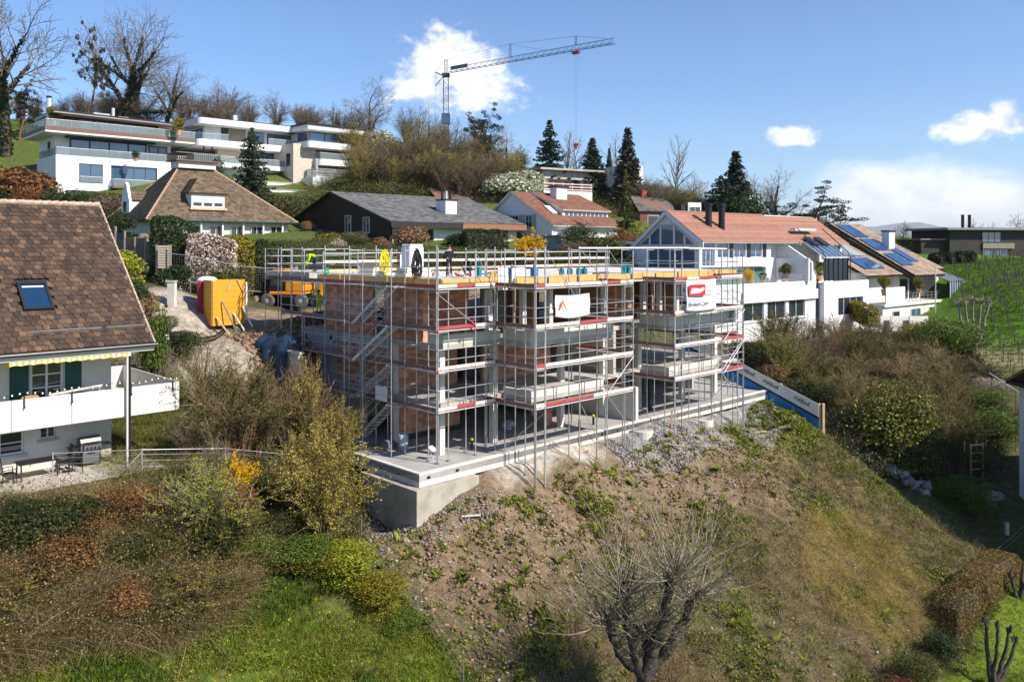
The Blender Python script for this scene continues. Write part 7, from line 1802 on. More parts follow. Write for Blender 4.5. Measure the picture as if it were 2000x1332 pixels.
scatter('shrub_underlayer_canes', 'brown canes below the budded shrubs', t_bram, sample(UND2, 420, 22), .5, 1.1, bram_stem, 22)
scatter('bank_lawn', 'green grass on the bank beside the garden stairs', t_grass, sample(UND, 3000, 50), .6, 1.3, grass_m, 50)
TH_P = [(p.x, p.y) for p in (hit(*q, y0=56) for q in [(1480,760),(1500,690),(1640,660),(1780,640),(1930,720),(1960,850),(1920,960),(1760,930),(1640,880),(1590,800)])]
scatter('thicket_undergrowth', 'dark leafy undergrowth beneath the right-hand thicket', t_leafy, sample(TH_P, 3600, 23), 1.2, 2.6, fo_ivy, 23)
scatter('thicket_canes', 'brown canes filling the right-hand thicket', ribbon_t(24, 26, 1.3, .6, .03, 3, .7, lift=.3), sample(TH_P, 1500, 24), .9, 1.8, twig_brown, 24)
VN = [(p.x, p.y) for p in (hit(*q, y0=70) for q in [(1815,513),(2080,513),(2080,760),(1985,745),(1900,665),(1860,580)])]
scatter('vineyard_grass', 'bright green grass between the vine rows', t_grass, sample(VN, 9000, 25, lambda x, y: 1 - .8*sst(88 - y - (x-45)*.45, 0, 4)), 1.0, 2.0, leaf_mat('vineyard_blades', (.06,.13,.006), (.20,.34,.016), (.11,.22,.01), .3), 25)
scatter('hill_scrub', 'rough olive scrub covering the bank below the villas', t_leafy, sample([(-62,108),(-46,107),(-30,112),(-16,119),(2,124),(2,130),(-16,128),(-30,117),(-60,112)], 2400, 26), 1.6, 3.0, fo_olive, 26)
scatter('ridge_scrub', 'brown scrub on the ridge between the houses', t_bram, sample([(-30,118),(15,118),(60,128),(70,140),(-35,142)], 1600, 27), 1.6, 3.2, bram_leaf, 27)
scatter('garden_scrub', 'mixed low planting behind the building site', t_leafy, sample([(-34,66),(-24,69),(-6,75),(12,79),(14,86),(-8,85),(-34,80)], 5200, 28), .7, 1.4, fo_olive, 28)
scatter('garden_scrub_green', 'fresh green ground cover behind the building site', t_leafy, sample([(-34,66),(-24,69),(-6,75),(12,79),(14,86),(-8,85),(-34,80)], 1500, 29), .6, 1.2, fo_green, 29)
# vines in rows, each on its own stake
vs_ = MB(); vs_.tube((0,0,0),(.02,.0,1.5),.035,5).path([(0,0,0),(.05,.03,.5),(.02,.0,.85),(.16,.05,1.15),(.45,.02,1.35)], .03, 4).path([(.02,0,.85),(-.15,.04,1.25),(-.4,.05,1.3)], .02, 4)
vine_me = vs_.mesh('grapevine', bark)
vine_pts = []
ax_ = Vector((.40, .916)); ay_ = Vector((.916, -.40)); c0_ = Vector(VN[0])
for i in range(-60, 60):
    for j in range(-60, 60):
        q = c0_ + ay_*(i*1.35 + random.uniform(-.1,.1)) + ax_*(j*1.6 + random.uniform(-.12,.12))
        if inpoly(np.array([q.x]), np.array([q.y]), VN)[0] and q.x/q.y < .66: vine_pts.append((q.y, q.x))
vine_pts.sort()
rest_v = vine_pts[290:]
for (y, x) in vine_pts[:290]:
    o = nobj('grapevine', vine_me, None, (x, y, gz(x, y) - .03)); o.rotation_euler = (random.uniform(-.06,.06), random.uniform(-.06,.2), random.uniform(-.5,.5)); s_ = random.uniform(.9, 1.25); o.scale = (s_, s_, s_)
    tag(o, 'bare dark grapevine tied to its stake on the green vineyard slope', 'grapevine', 'grapevines on the vineyard slope')
if rest_v:
    tv_ = np.array([v.co[:] for v in vine_me.vertices]); mb = MB(); fs = [tuple(p.vertices) for p in vine_me.polygons]
    for (y, x) in rest_v:
        z = gz(x, y); c, s = math.cos(y*7), math.sin(y*7)
        mb.add([(x + v[0]*c - v[1]*s, y + v[0]*s + v[1]*c, z + v[2]) for v in tv_], fs)
    tag(mb.build('grapevines', bark), 'more distant grapevines towards the top of the vineyard', kind='stuff')
# ================================================================== people (one skinned body each)
def person(name, label, loc, rz, J, top, legs, helmet=None, sc_=1.0):
    """J: joint dict in metres, figure facing +y"""
    names = ['pelvis','waist','chest','neck','head','crown','shl','ell','wrl','shr','elr','wrr','hil','knl','anl','tol','hir','knr','anr','tor','handl','handr']
    rad = dict(pelvis=.145,waist=.13,chest=.16,neck=.06,head=.095,crown=.085,shl=.075,ell=.05,wrl=.034,shr=.075,elr=.05,wrr=.034,hil=.095,knl=.07,anl=.045,tol=.04,hir=.095,knr=.07,anr=.045,tor=.04,handl=.032,handr=.032)
    E = [('pelvis','waist'),('waist','chest'),('chest','neck'),('neck','head'),('head','crown'),('chest','shl'),('shl','ell'),('ell','wrl'),('wrl','handl'),('chest','shr'),('shr','elr'),('elr','wrr'),('wrr','handr'),('pelvis','hil'),('hil','knl'),('knl','anl'),('anl','tol'),('pelvis','hir'),('hir','knr'),('knr','anr'),('anr','tor')]
    for s_ in 'lr':
        w = Vector(J['wr'+s_]); e_ = Vector(J['el'+s_]); J['hand'+s_] = tuple(w + (w-e_).normalized()*.09)
    me = bpy.data.meshes.new('skeleton'); me.from_pydata([J[n] for n in names], [(names.index(a), names.index(b)) for a, b in E], [])
    o = bpy.data.objects.new('skeleton', me); COL.objects.link(o)
    sk = o.modifiers.new('skin', 'SKIN'); me.skin_vertices or None
    if not me.skin_vertices:
        bm_ = __import__('bmesh').new(); bm_.from_mesh(me); bm_.verts.layers.skin.verify(); bm_.to_mesh(me); bm_.free()
    for i, n in enumerate(names):
        sv = me.skin_vertices[0].data[i]; sv.radius = (rad[n]*(1.25 if n in ('chest','pelvis','waist') else 1), rad[n]*(.8 if n in ('chest','pelvis','waist') else 1)); sv.use_root = n == 'pelvis'
    ss = o.modifiers.new('smooth', 'SUBSURF'); ss.levels = 1; ss.render_levels = 1
    dg = bpy.context.evaluated_depsgraph_get(); ev = o.evaluated_get(dg); bme = bpy.data.meshes.new_from_object(ev); bme.name = 'body'
    bpy.data.objects.remove(o)
    for m in (top, legs, skin, black): bme.materials.append(m)
    P = {n: Vector(J[n]) for n in names}
    segm = {('pelvis','waist'):0,('waist','chest'):0,('chest','neck'):0,('neck','head'):2,('head','crown'):2,('shl','ell'):0,('ell','wrl'):0,('wrl','handl'):2,('shr','elr'):0,('elr','wrr'):0,('wrr','handr'):2,('hil','knl'):1,('knl','anl'):1,('anl','tol'):3,('hir','knr'):1,('knr','anr'):1,('anr','tor'):3,('pelvis','hil'):1,('pelvis','hir'):1}
    mi = []
    for f in bme.polygons:
        c = Vector(f.center); best = (9, 0)
        for (a, b), m in segm.items():
            d = P[b]-P[a]; t = max(0, min(1, (c-P[a]).dot(d)/max(d.length_squared, 1e-6))); dist = (c - P[a] - d*t).length - rad[b]*.6
            if dist < best[0]: best = (dist, m)
        mi.append(best[1])
    bme.polygons.foreach_set('material_index', mi); bme.polygons.foreach_set('use_smooth', [True]*len(mi))
    e = empty(name, loc, rz, label, 'person'); e.scale = (sc_,)*3
    nobj('body', bme, e)
    hd = P['head']; up = (P['crown'] - P['head']).normalized()
    hm = MB()
    if helmet:
        hm.lathe([(.125,.0),(.118,.05),(.09,.10),(.03,.125),(.002,.13)], 12); hm.box(-.07,.07,.08,.17,-.004,.012)
        q = up.to_track_quat('Z', 'Y').to_matrix().to_4x4(); q.translation = hd + up*.06; hm.xform(q).build('helmet', helmet, e, True)
    else:
        hm.lathe([(.085,-.04),(.108,.02),(.10,.08),(.05,.125),(.002,.135)], 12); q = up.to_track_quat('Z', 'Y').to_matrix().to_4x4(); q.translation = hd + up*.03 - Vector((0,.015,0)); hm.xform(q).build('hair', black, e, True)
    fc = MB(); fwd = Vector((0, 1, 0)); side = Vector((1, 0, 0)); c = hd + fwd*.088
    fc.tube(c + up*.02, c + fwd*.03 - up*.02, .012, 5, .018); fc.build('nose', skin, e)
    ey = MB()
    for s_ in (-1, 1): ey.tube(c + side*.035*s_ + up*.03 - fwd*.01, c + side*.035*s_ + up*.03 + fwd*.002, .011, 6)
    ey.tube(c - side*.03 - up*.045 - fwd*.006, c + side*.03 - up*.045 - fwd*.006, .007, 5); ey.build('eyes_and_mouth', black, e)
    for s_, w in (('l', P['wrl']), ('r', P['wrr'])):
        h_ = P['hand'+s_]; d = (h_ - w).normalized(); a = d.orthogonal().normalized(); b = d.cross(a); hmb = MB()
        for i, (o_, L) in enumerate([(-.03,.065),(-.01,.078),(.01,.074),(.03,.055)]): 
            p0 = h_ + a*o_; p1 = p0 + d*L*.55 + b*.008; p2 = p1 + d*L*.35 + b*.028; hmb.tube(p0, p1, .0095, 5).tube(p1, p2, .009, 5, .007)
        hmb.tube(w + d*.03 + a*.03, w + d*.065 + a*.062 + b*.01, .012, 5, .009); hmb.build('hand', skin, e)
    return e
STAND = dict(pelvis=(0,0,.95),waist=(0,0,1.12),chest=(0,.01,1.36),neck=(0,.01,1.52),head=(0,.03,1.63),crown=(0,.03,1.72),shl=(-.19,0,1.42),ell=(-.25,.03,1.14),wrl=(-.2,.22,1.02),shr=(.19,0,1.42),elr=(.25,.03,1.14),wrr=(.18,.25,1.06),
             hil=(-.1,0,.9),knl=(-.11,.03,.5),anl=(-.12,0,.08),tol=(-.13,.17,.04),hir=(.1,0,.9),knr=(.12,.05,.5),anr=(.14,0,.08),tor=(.16,.17,.04))
BEND = dict(pelvis=(0,0,.9),waist=(0,.14,1.02),chest=(0,.38,1.05),neck=(0,.52,1.0),head=(0,.62,.95),crown=(0,.69,.90),shl=(-.19,.42,1.04),ell=(-.22,.48,.74),wrl=(-.14,.62,.5),shr=(.19,.42,1.04),elr=(.22,.48,.74),wrr=(.15,.62,.48),
            hil=(-.1,0,.86),knl=(-.12,.08,.48),anl=(-.14,-.02,.08),tol=(-.14,.15,.04),hir=(.1,0,.86),knr=(.14,.1,.48),anr=(.18,0,.08),tor=(.19,.17,.04))
CROUCH = dict(pelvis=(0,0,.42),waist=(0,.08,.56),chest=(0,.2,.78),neck=(0,.28,.93),head=(0,.34,1.02),crown=(0,.38,1.10),shl=(-.19,.2,.82),ell=(-.24,.4,.62),wrl=(-.12,.58,.5),shr=(.19,.2,.82),elr=(.24,.4,.62),wrr=(.14,.58,.48),
              hil=(-.12,.02,.4),knl=(-.2,.42,.5),anl=(-.16,.12,.08),tol=(-.16,.3,.04),hir=(.12,.02,.4),knr=(.22,.4,.52),anr=(.18,.1,.08),tor=(.19,.28,.04))
def sitep(a, b, z): x, y = AB(a, b); return Vector((x, y, z))
RZ = 8.935
person('person', 'worker in black clothes standing on the roof slab beside the white tank', sitep(5.6, 4.6, RZ), R(200), dict(STAND), blackcloth, blackcloth)
person('person', 'worker in dark clothes crouching over tools on the roof slab', sitep(6.6, 4.0, RZ), R(150), dict(CROUCH), blackcloth, denim)
person('person', 'bending worker in yellow hi-vis jacket on the rear roof slab', sitep(3.2, 14.6, 9.055), R(120), dict(BEND), hivis, denim)
person('person', 'worker in lime hi-vis seen from behind near the excavated soil', Vector(G(622, 57)) , R(-20), dict(STAND), hivis, hivis, helmet=black)
person('person', 'person in dark jacket and beige trousers inside the upper right opening', sitep(21.2, 3.4, 5.65), R(-20), dict(STAND), blackcloth, khaki)
person('person', 'person in dark jacket and blue jeans inside the upper right opening', sitep(22.0, 3.6, 5.65), R(140), dict(STAND), denim, mat('jeans', (.03,.06,.16), rough=.9))
# ================================================================== things on the roof slab
p = sitep(4.6, 6.6, RZ)
t = empty('white_tank', p, ANG, 'tall white rounded plastic tank standing on the roof slab', 'tank'); MB().box(-.5,.5,-.45,.45,0,1.72).build('body', mat('white_plastic', (.72,.73,.75), rough=.5), t, bevel=.09); MB().box(-.46,.46,-.41,.41,1.725,1.8).build('lid', white_paint, t, bevel=.05)
def can(name, label, a, b, m, w=.26, h_=.42, grp=None):
    c = empty(name, sitep(a, b, RZ), ANG + random.uniform(-.4, .4), label, 'canister', grp)
    MB().box(-w/2,w/2,-w*.36,w*.36,0,h_*.78).build('body', m, c, bevel=.03); MB().lathe([(w*.16,h_*.78),(w*.14,h_*.95),(w*.18,h_*.96),(w*.18,h_)], 8).build('cap', black, c)
    MB().path([(-w*.4,0,h_*.8),(-w*.3,0,h_*1.05),(w*.1,0,h_*1.05)], .02, 5).build('handle', m, c)
can('canister', 'large blue canister at the roof edge beside the white boards', 7.4, 1.4, blue_m, .42, .62); can('canister', 'large blue canister beside the white box near the roof edge', 8.9, 1.25, blue_m, .42, .62)
for i, a in enumerate((11.4, 12.1, 12.9, 13.4)):
    can('canister', f'{["first","second","third","fourth"][i]} small dark blue canister from the left in the row on the roof edge', a, 1.5, mat('petrol_plastic', (.02,.14,.22), rough=.4) if i == 0 else MATS['petrol_plastic'], .3, .5, 'row of small canisters on the roof edge')
can('gas_bottle', 'left teal gas bottle near the right end of the roof', 17.8, 2.0, teal_m, .32, .55, 'teal gas bottles'); can('gas_bottle', 'right teal gas bottle near the right end of the roof', 18.25, 2.0, teal_m, .32, .55, 'teal gas bottles'); can('gas_bottle', 'green gas bottle beside the yellow panel on the roof', 6.4, 3.0, teal_m, .28, .8)
def loose(name, label, cat, a, b, rz, dims, m, z=RZ, lean=0):
    e = empty(name, sitep(a, b, z), ANG + rz, label, cat); e.rotation_euler[0] = lean
    mb = MB().box(-dims[0]/2, dims[0]/2, -dims[1]/2, dims[1]/2, 0, dims[2]); mb.build('body', m, e, bevel=min(dims)*.15); return e
loose('white_board', 'tall white board leaning beside the yellow panel at the roof edge', 'board', 6.6, 1.35, 0, (.7,.05,1.2), white_paint, z=8.3)
loose('white_board', 'second wider white board at the roof edge', 'board', 7.6, 1.2, 0, (.95,.05,1.15), white_paint, z=8.3)
loose('formwork_panel', 'short yellow panel standing at the roof edge', 'panel', 6.0, 1.45, .2, (.45,.06,.9), form_yellow, z=8.4)
for i, (a, b) in enumerate([(3.6,5.2),(3.9,9.2),(4.4,10.4)]):
    e = empty('sheet_stack', sitep(a, b, RZ), ANG + i*.3, ['pile of white insulation sheets left of the white tank','low pile of pale boards near the back of the roof slab','flat pile of pale boards at the rear roof corner'][i], 'stack')
    for k in range(6): MB().box(-.9+.03*k, .9-.02*k, -.5, .5, k*.09, k*.09+.08).build('sheet', white_paint if (k+i) % 3 else timber, e)
for i, (a, b, dz) in enumerate([(5.0,3.4,0),(5.3,5.9,.0),(7.4,3.2,0),(9.6,4.2,0),(4.8,2.6,0)]):
    e = empty('tool_heap', sitep(a, b, RZ), ANG+i, ['heap of tools and offcuts at the feet of the roof workers','heap of offcuts behind the crouching worker','small heap of tools right of the crouching worker','small heap of fittings in the middle of the roof','heap of clamps at the front corner of the roof'][i], 'tool heap')
    for k in range(12):
        q = Vector((random.uniform(-.4,.4), random.uniform(-.3,.3), .04 + .02*k)); MB().bar(q, q + Vector((random.uniform(-.3,.3), random.uniform(-.3,.3), random.uniform(0,.12))), .06, .06).build('tool', random.choice([black, timber, red_m, steel, white_paint, blue_m]), e)
red_t = empty('red_pump', sitep(7.9, 2.0, RZ), ANG, 'red plastic petrol can standing behind the blue canister', 'canister'); MB().box(-.14,.14,-.1,.1,0,.4).build('body', red_m, red_t, bevel=.03); MB().lathe([(.06,.4),(.05,.55),(.08,.6),(.03,.72)], 8).build('spout', red_m, red_t)
loose('black_bar', 'long black box lying on the roof edge', 'box', 15.0, 1.6, 0, (1.3,.25,.14), black)
for i, a in enumerate((7.0, 7.6, 8.2)):
    loose('paper_sheet', ['left','middle','right'][i] + ' pale document hung on the rear roof rail', 'sheet', a+1.5, 12.7, 0, (.55,.02,1.0), white_paint, z=9.1)
def hose(name, label, a, b, z, m, loops=9, w=.38, h_=.95, r_=.028):
    e = empty(name, sitep(a, b, z), ANG, label, 'hose coil'); pts = []
    for i in range(loops*22):
        t_ = i/22*6.2832; k = i/(loops*22); pts.append(((w*(.55+.45*math.sin(i*.041)))*math.sin(t_)*.8*(1 - .35*max(0, math.cos(t_))), .05*math.sin(i*.77) - .02, -h_*(.55 - (.38+.14*math.sin(i*.053))*math.cos(t_))))
    S = [(*pts[i], *pts[i+1], r_, r_) for i in range(len(pts)-1)]; me_ = segs_mesh('coil', S, m, 6); nobj('coil', me_, e); MB().tube((-.1,0,-.02),(.1,0,-.02),.03,6).build('hook', black, e); return e
hz_ = hose('hose_coil', 'coil of bright yellow hose hanging on the scaffold top', 1.85, 5.4, 10.5, yellow_m, h_=1.3, w=.44)
hose('hose_coil', 'coil of black hose hanging behind the scaffold top', 2.6, 3.6, 10.5, black, h_=1.5, w=.44, r_=.035)
hose('hose_coil', 'small mint green hose coil on the left roof rail', 1.9, 11.2, 9.4, mat('mint_hose', (.12,.55,.38), rough=.5), h_=.4, w=.2, loops=5)
st_ = empty('red_harness', sitep(4.2, 1.0, 7.0), ANG, 'red lifting strap hanging over the scaffold guard rail', 'strap'); nobj('webbing', segs_mesh('webbing', [(.25*math.sin(i*.5)*.5, .02*math.cos(i), -.05*i*.5, .25*math.sin((i+1)*.5)*.5, .02*math.cos(i+1), -.05*(i+1)*.5, .035, .035) for i in range(26)], red_m, 5), st_)
# things on the terrace
e = empty('pallet', sitep(2.0, 5.4, -.03), ANG + .4, 'wooden pallet loaded with a dark bag below the stairs', 'pallet')
for k in range(5): box_obj('deck_board', -.6, .6, -.4+.18*k, -.28+.18*k, .12, .145, timber, e); box_obj('bottom_board', -.6, .6, -.4+.18*k, -.28+.18*k, .0, .022, timber, e)
for x in (-.55, 0, .45):
    for y in (-.38, 0, .33): box_obj('block', x, x+.1, y, y+.08, .024, .118, timber, e)
e = empty('cement_bag', sitep(2.05, 5.4, .115), ANG, 'grey sagging bag lying on the wooden pallet', 'bag'); MB().lathe([(.5,.0),(.48,.12),(.36,.22),(.12,.28),(.01,.29)], 14).build('body', mat('grey_sack', (.10,.11,.13), (.16,.17,.19), 6, .7, .3), e, True)
e = empty('steel_drum', sitep(2.35, 4.4, -.03), 0, 'pale blue metal drum between the scaffold poles on the terrace', 'drum'); MB().lathe([(.26,0),(.26,.3),(.275,.31),(.26,.33),(.26,.6),(.275,.61),(.26,.63),(.26,.85),(.24,.86),(.24,.83)], 16).build('body', mat('pale_blue_metal', (.30,.40,.50), (.50,.52,.54), 4, .5), e, True)
e = empty('folding_stool', sitep(2.3, 1.9, -.03), ANG+.3, 'small white step stool by the front scaffold corner', 'stool'); MB().slab3([(-.2,-.15,.42),(.2,-.15,.42),(.2,.2,.62),(-.2,.2,.62)], (0,-.02,.03)).build('seat', white_paint, e)
for x in (-.18,.18): MB().bar((x,-.18,.0),(x,.12,.56),.03,.03).build('leg', alu, e); MB().bar((x,.25,.0),(x,-.1,.42),.03,.03).build('leg', alu, e)
for (a, b, lab) in [(5.0,2.0,'black pipe stub with yellow cap near the front column'),(12.6,1.2,'black pipe stub with yellow cap on the middle terrace'),(14.2,1.5,'black pipe stub with yellow cap before the partition wall')]:
    e = empty('pipe_stub', sitep(a, b, -.03), 0, lab, 'pipe'); MB().lathe([(.07,0),(.07,.5)], 8).build('pipe', black, e); MB().lathe([(.08,.5),(.08,.6)], 8).build('cap', yellow_m, e)
loose('black_post', 'black wrapped post standing on the right terrace', 'post', 20.2, 1.8, 0, (.3,.3,2.0), black, z=-.03)
e = empty('plastic_bundle', sitep(9.8, 4.2, -.03), ANG, 'crumpled translucent plastic sheet on the middle terrace floor', 'plastic sheet'); mb = MB()
for k in range(16):
    q = Vector((random.uniform(-.6,.6), random.uniform(-.3,.3), random.uniform(.05,.3))); mb.lathe([(.05,-.1),(.22,0),(.12,.14),(.01,.2)], 6, q)
mb.build('body', mat('cloudy_plastic', (.42,.42,.50), rough=.3), e)
loose('black_crate', 'small black crate on the first floor slab edge', 'crate', 5.6, 2.8, 0, (.5,.35,.28), black, z=2.665)
for (px, py, r_, lab) in [(1256,846,.62,'pale concrete manhole ring beside the gravel'),(1378,826,.5,'smaller pale manhole lid ring up the gravel')]:
    p = hit(px, py); e = empty('manhole_ring', p, 0, lab, 'manhole'); MB().lathe([(r_,-.3),(r_,.18),(r_*.82,.19),(r_*.8,.12)], 18).build('ring', concrete_new, e); MB().lathe([(r_*.78,.125),(r_*.76,.16),(.01,.17)], 18).build('lid', concrete, e)
p = hit(1312, 838); e = empty('wooden_stake', p, 0, 'orange timber stake standing in the gravel before the upstand', 'stake'); MB().box(-.06,.06,-.04,.04,-.3,1.15).build('stake', timber_red, e)
for i, (px, py, L, rz) in enumerate([(1480,846,1.4,.3),(1455,858,1.1,1.2),(1310,872,1.6,-.5),(1250,842,1.3,.6),(1140,884,1.2,.8),(920,1010,.9,.2),(1345,818,2.0,.75)]):
    p = hit(px, py); e = empty('scrap_board', p + Vector((0,0,.06)), rz, ['dark scrap board lying on the earth below the gravel','second scrap board beside the earth track','dark sheet edge at the foot of the gravel','pale scrap board by the manhole ring','thin plank by the concrete upstand','pale stick on the slope right of the footing','long thin lath on the gravel below the scaffold'][i], 'board'); MB().box(-L/2, L/2, -.08, .08, 0, .04).build('board', random.choice([black, timber, steel_dark, concrete_new]), e)
# ================================================================== banners
def text_mesh(txt, size, m, parent, loc, rot, name='lettering', sx=1.0, ext=.002, bold=.0):
    cu = bpy.data.curves.new(name, 'FONT'); cu.body = txt; cu.size = size; cu.extrude = ext; cu.align_x = 'LEFT'; cu.resolution_u = 2; cu.offset = bold
    o = bpy.data.objects.new(name, cu); COL.objects.link(o)
    me = bpy.data.meshes.new_from_object(o.evaluated_get(bpy.context.evaluated_depsgraph_get())); bpy.data.objects.remove(o)
    me.materials.clear(); me.materials.append(m); q = nobj(name, me, parent); q.location = loc; q.rotation_euler = rot; q.scale = (sx, 1, 1); return q
ink = mat('banner_ink', (.03,.03,.035), rough=.7); ink_r = mat('banner_red_ink', (.55,.02,.03), rough=.6); ink_o = mat('banner_orange_ink', (.62,.10,.01), rough=.6); ink_g = mat('banner_grey_ink', (.34,.34,.36), rough=.7); pvc = mat('white_banner', (.66,.66,.67), (.74,.74,.74), 1.5, .5)
def banner(name, label, a, b, z0, w, h_, sag=.06):
    e = empty(name, sitep(a, b, 0), ANG, label, 'banner'); V = []; Q = []; n, m_ = 30, 14
    for i in range(n):
        for j in range(m_):
            u, v = i/(n-1), j/(m_-1); V.append((u*w, -.05*math.sin(u*9+v*3)*.6 - .03*math.sin(v*7+u*4) , z0 + v*h_ - sag*math.sin(math.pi*u)*(1-v)*1.2 - sag*.5*math.sin(math.pi*u)*v))
    for i in range(n-1):
        for j in range(m_-1): Q.append((i*m_+j, (i+1)*m_+j, (i+1)*m_+j+1, i*m_+j+1))
    o = nobj('cloth', mesh_np('cloth', V, [Q], pvc, True), e); s_ = o.modifiers.new('thickness', 'SOLIDIFY'); s_.thickness = .006; s_.offset = 1
    return e
b1 = banner('banner', 'white banner with orange figure logo on the middle scaffold', 7.3, -1.78, 7.0, 2.75, 1.12, .10)
for i, (txt, x, z, s_, m) in enumerate([('Architekten und Planer', .55, 7.93, .15, ink_g), ('Stein Immobilien', 1.15, 7.66, .17, ink_r), ('Wohnungen zu verkaufen', .95, 7.40, .13, ink_o), ('044 000 00 00', 1.1, 7.2, .12, ink_r)]):
    text_mesh(txt if False else ['·················', '·············', '··················', '···········'][i], s_, m, b1, (x, -.10, z), (R(90),0,0), sx=1.1)
MB().slab3([(.18,-.10,7.35),(.30,-.10,7.35),(.56,-.10,7.84),(.46,-.10,7.84)], (0,-.004,0)).slab3([(.44,-.10,7.72),(.54,-.10,7.76),(.86,-.10,7.30),(.78,-.10,7.30)], (0,-.004,0)).build('logo', ink_o, b1)
MB().slab3([(.80,-.10,7.34),(.85,-.10,7.34),(1.15,-.10,7.04),(1.12,-.10,7.04)], (0,-.004,0)).build('logo_tail', ink_g, b1)
b2 = banner('banner', 'white company banner with red box logo on the right scaffold', 19.3, -1.6, 6.62, 3.4, 1.92, .05)
MB().box(.15,1.95,-.112,-.106,7.55,8.25).build('logo_box', ink_r, b2)
MB().slab3([(.28,-.12,7.72),(.45,-.12,8.02),(.6,-.12,8.05),(1.35,-.12,7.98),(1.75,-.12,8.06),(1.85,-.12,7.95),(1.6,-.12,7.80),(1.3,-.12,7.72),(.55,-.12,7.70)], (0,-.004,0)).build('logo_shape', white_paint, b2)
for i, tx_ in enumerate(('Hochbau', 'Tiefbau', 'Umbau')): text_mesh(tx_, .22, ink_g, b2, (2.1, -.115, 8.05 - .25*i), (R(90),0,0), sx=1.0)
text_mesh('Ein starkes Team!', .32, ink, b2, (.15, -.125, 6.95), (R(90),0,0), sx=.95, bold=.006)
# hoarding along the right boundary
hoP = [AB(32.2, 8.0), AB(32.2, 2.4), AB(32.2, -1.0), AB(32.2, -3.9)]
hoz = [(4.0,2.2),(1.9,.15),(.62,-1.15),(-.44,-2.35)]
ho = empty('hoarding', (0,0,0), 0, 'sloping site hoarding with white and blue printed sheets along the right boundary', 'hoarding')
blue_print = mat('blue_print', (.01,.16,.42), (.012,.19,.48), 1, .45); navy = mat('navy_print', (.008,.02,.05), rough=.5)
for i in range(3):
    (x0, y0), (x1, y1) = hoP[i], hoP[i+1]; t0, b0_ = hoz[i]; t1, b1_ = hoz[i+1]
    d = Vector((x1-x0, y1-y0, 0)).normalized(); nrm = Vector((-d.y, d.x, 0)); nrm = nrm if nrm.dot(Vector((-1,-.6,0))) > 0 else -nrm
    def strip(name, f0, f1, m, off):
        o = nrm*off; A_ = Vector((x0,y0,0)); B_ = Vector((x1,y1,0))
        z = lambda t, b, f: b + (t-b)*f
        pts = [A_ + o + Vector((0,0,z(t0,b0_,f0))), B_ + o + Vector((0,0,z(t1,b1_,f0))), B_ + o + Vector((0,0,z(t1,b1_,f1))), A_ + o + Vector((0,0,z(t0,b0_,f1)))]
        MB().slab3(pts, nrm*.02).build(name, m, ho)
    strip('white_sheet', .52, 1.0, pvc, 0); strip('navy_band', .42, .52, navy, 0); strip('blue_sheet', .0, .42, blue_print, 0)
    if i:
        for f in ((.04, .60) if i == 1 else (.36,)):
            P0 = Vector((x0,y0,0)).lerp(Vector((x1,y1,0)), f); zt = t0 + (t1-t0)*f; zb = b0_ + (b1_-b0_)*f
            ang = math.atan2(d.y, d.x); sl = math.atan2(t1-t0, (Vector((x1,y1,0))-Vector((x0,y0,0))).length)
            M_ = Matrix.Translation(P0 + nrm*.03 + Vector((0,0, zb + (zt-zb)*.70))) @ Matrix((( d.x, 0, nrm.x, 0),(d.y, 0, nrm.y, 0),(math.tan(sl)*.999, 1, 0, 0),(0,0,0,1)))
            o = text_mesh('rütihof', .44, ink, ho, (0,0,0), (0,0,0), bold=.008); o.data.transform(M_)
            M2 = M_ @ Matrix.Translation((.02, -.17, 0)); o = text_mesh('························', .085, ink_g, ho, (0,0,0), (0,0,0), name='small_print'); o.data.transform(M2)
for (x, y), (t_, b_) in zip(hoP, hoz): bar_obj('post', (x+.1, y+.1, b_-.8), (x+.1, y+.1, t_+.02), .12, .12, timber, ho)
hx, hy = AB(32.4, -4.15); bar_obj('end_post', (hx, hy, -3.3), (hx, hy, -.4), .16, .16, timber, ho)
# red-white marking rail below the hoarding
e = empty('marker_rail', (0,0,0), 0, 'red and white striped marker rail lying along the lower slope edge', 'rail'); a0 = hit(1655, 884); a1 = hit(1712, 920)
for k in range(6): tube_obj('stripe', a0.lerp(a1, k/6) + Vector((0,0,.5)), a0.lerp(a1, (k+1)/6) + Vector((0,0,.5)), .05, red_m if k % 2 == 0 else white_paint, e)
for q in (a0, a1): tube_obj('stand', q, q + Vector((0,0,.5)), .03, timber, e)
# ================================================================== left access area
p = G(470, 62)
to = W(405, 600, 53); zg = gz(to.x, to.y)
e = empty('portable_toilet', (to.x-.2, to.y+.5, zg), R(20), 'dark red portable toilet with rounded white roof beside the yellow box', 'toilet')
MB().box(-.6,.6,-.6,.6,.1,2.1).build('cabin', mat('toilet_red', (.28,.012,.03), (.33,.02,.04), 2, .4), e, bevel=.03); MB().lathe([(.66,2.1),(.66,2.2),(.5,2.35),(.2,2.42),(.01,2.43)], 16).build('roof', white_paint, e, True); MB().box(-.45,.45,-.63,-.602,.2,2.0).build('door', mat('door_red', (.20,.01,.022), rough=.5), e); MB().box(-.62,.62,-.62,.62,0,.098).build('base', black, e)
c0 = W(432, 612, 52.5); zg = gz(c0.x, c0.y)
e = empty('yellow_shuttering_box', (c0.x+.15, c0.y+.4, zg), R(38), 'tall box of bright yellow formwork boards with white props', 'formwork box')
for i in range(8):
    z0 = .05 + i*.36
    box_obj('side_board', -1.15, -1.10, -.8, .8, z0, z0+.35, form_yellow, e); box_obj('front_board', -1.098, .35, -.85, -.80, z0, z0+.35, form_yellow, e); box_obj('right_board', .36, 1.1, -.5, -.45, z0, z0+.35, form_yellow, e)
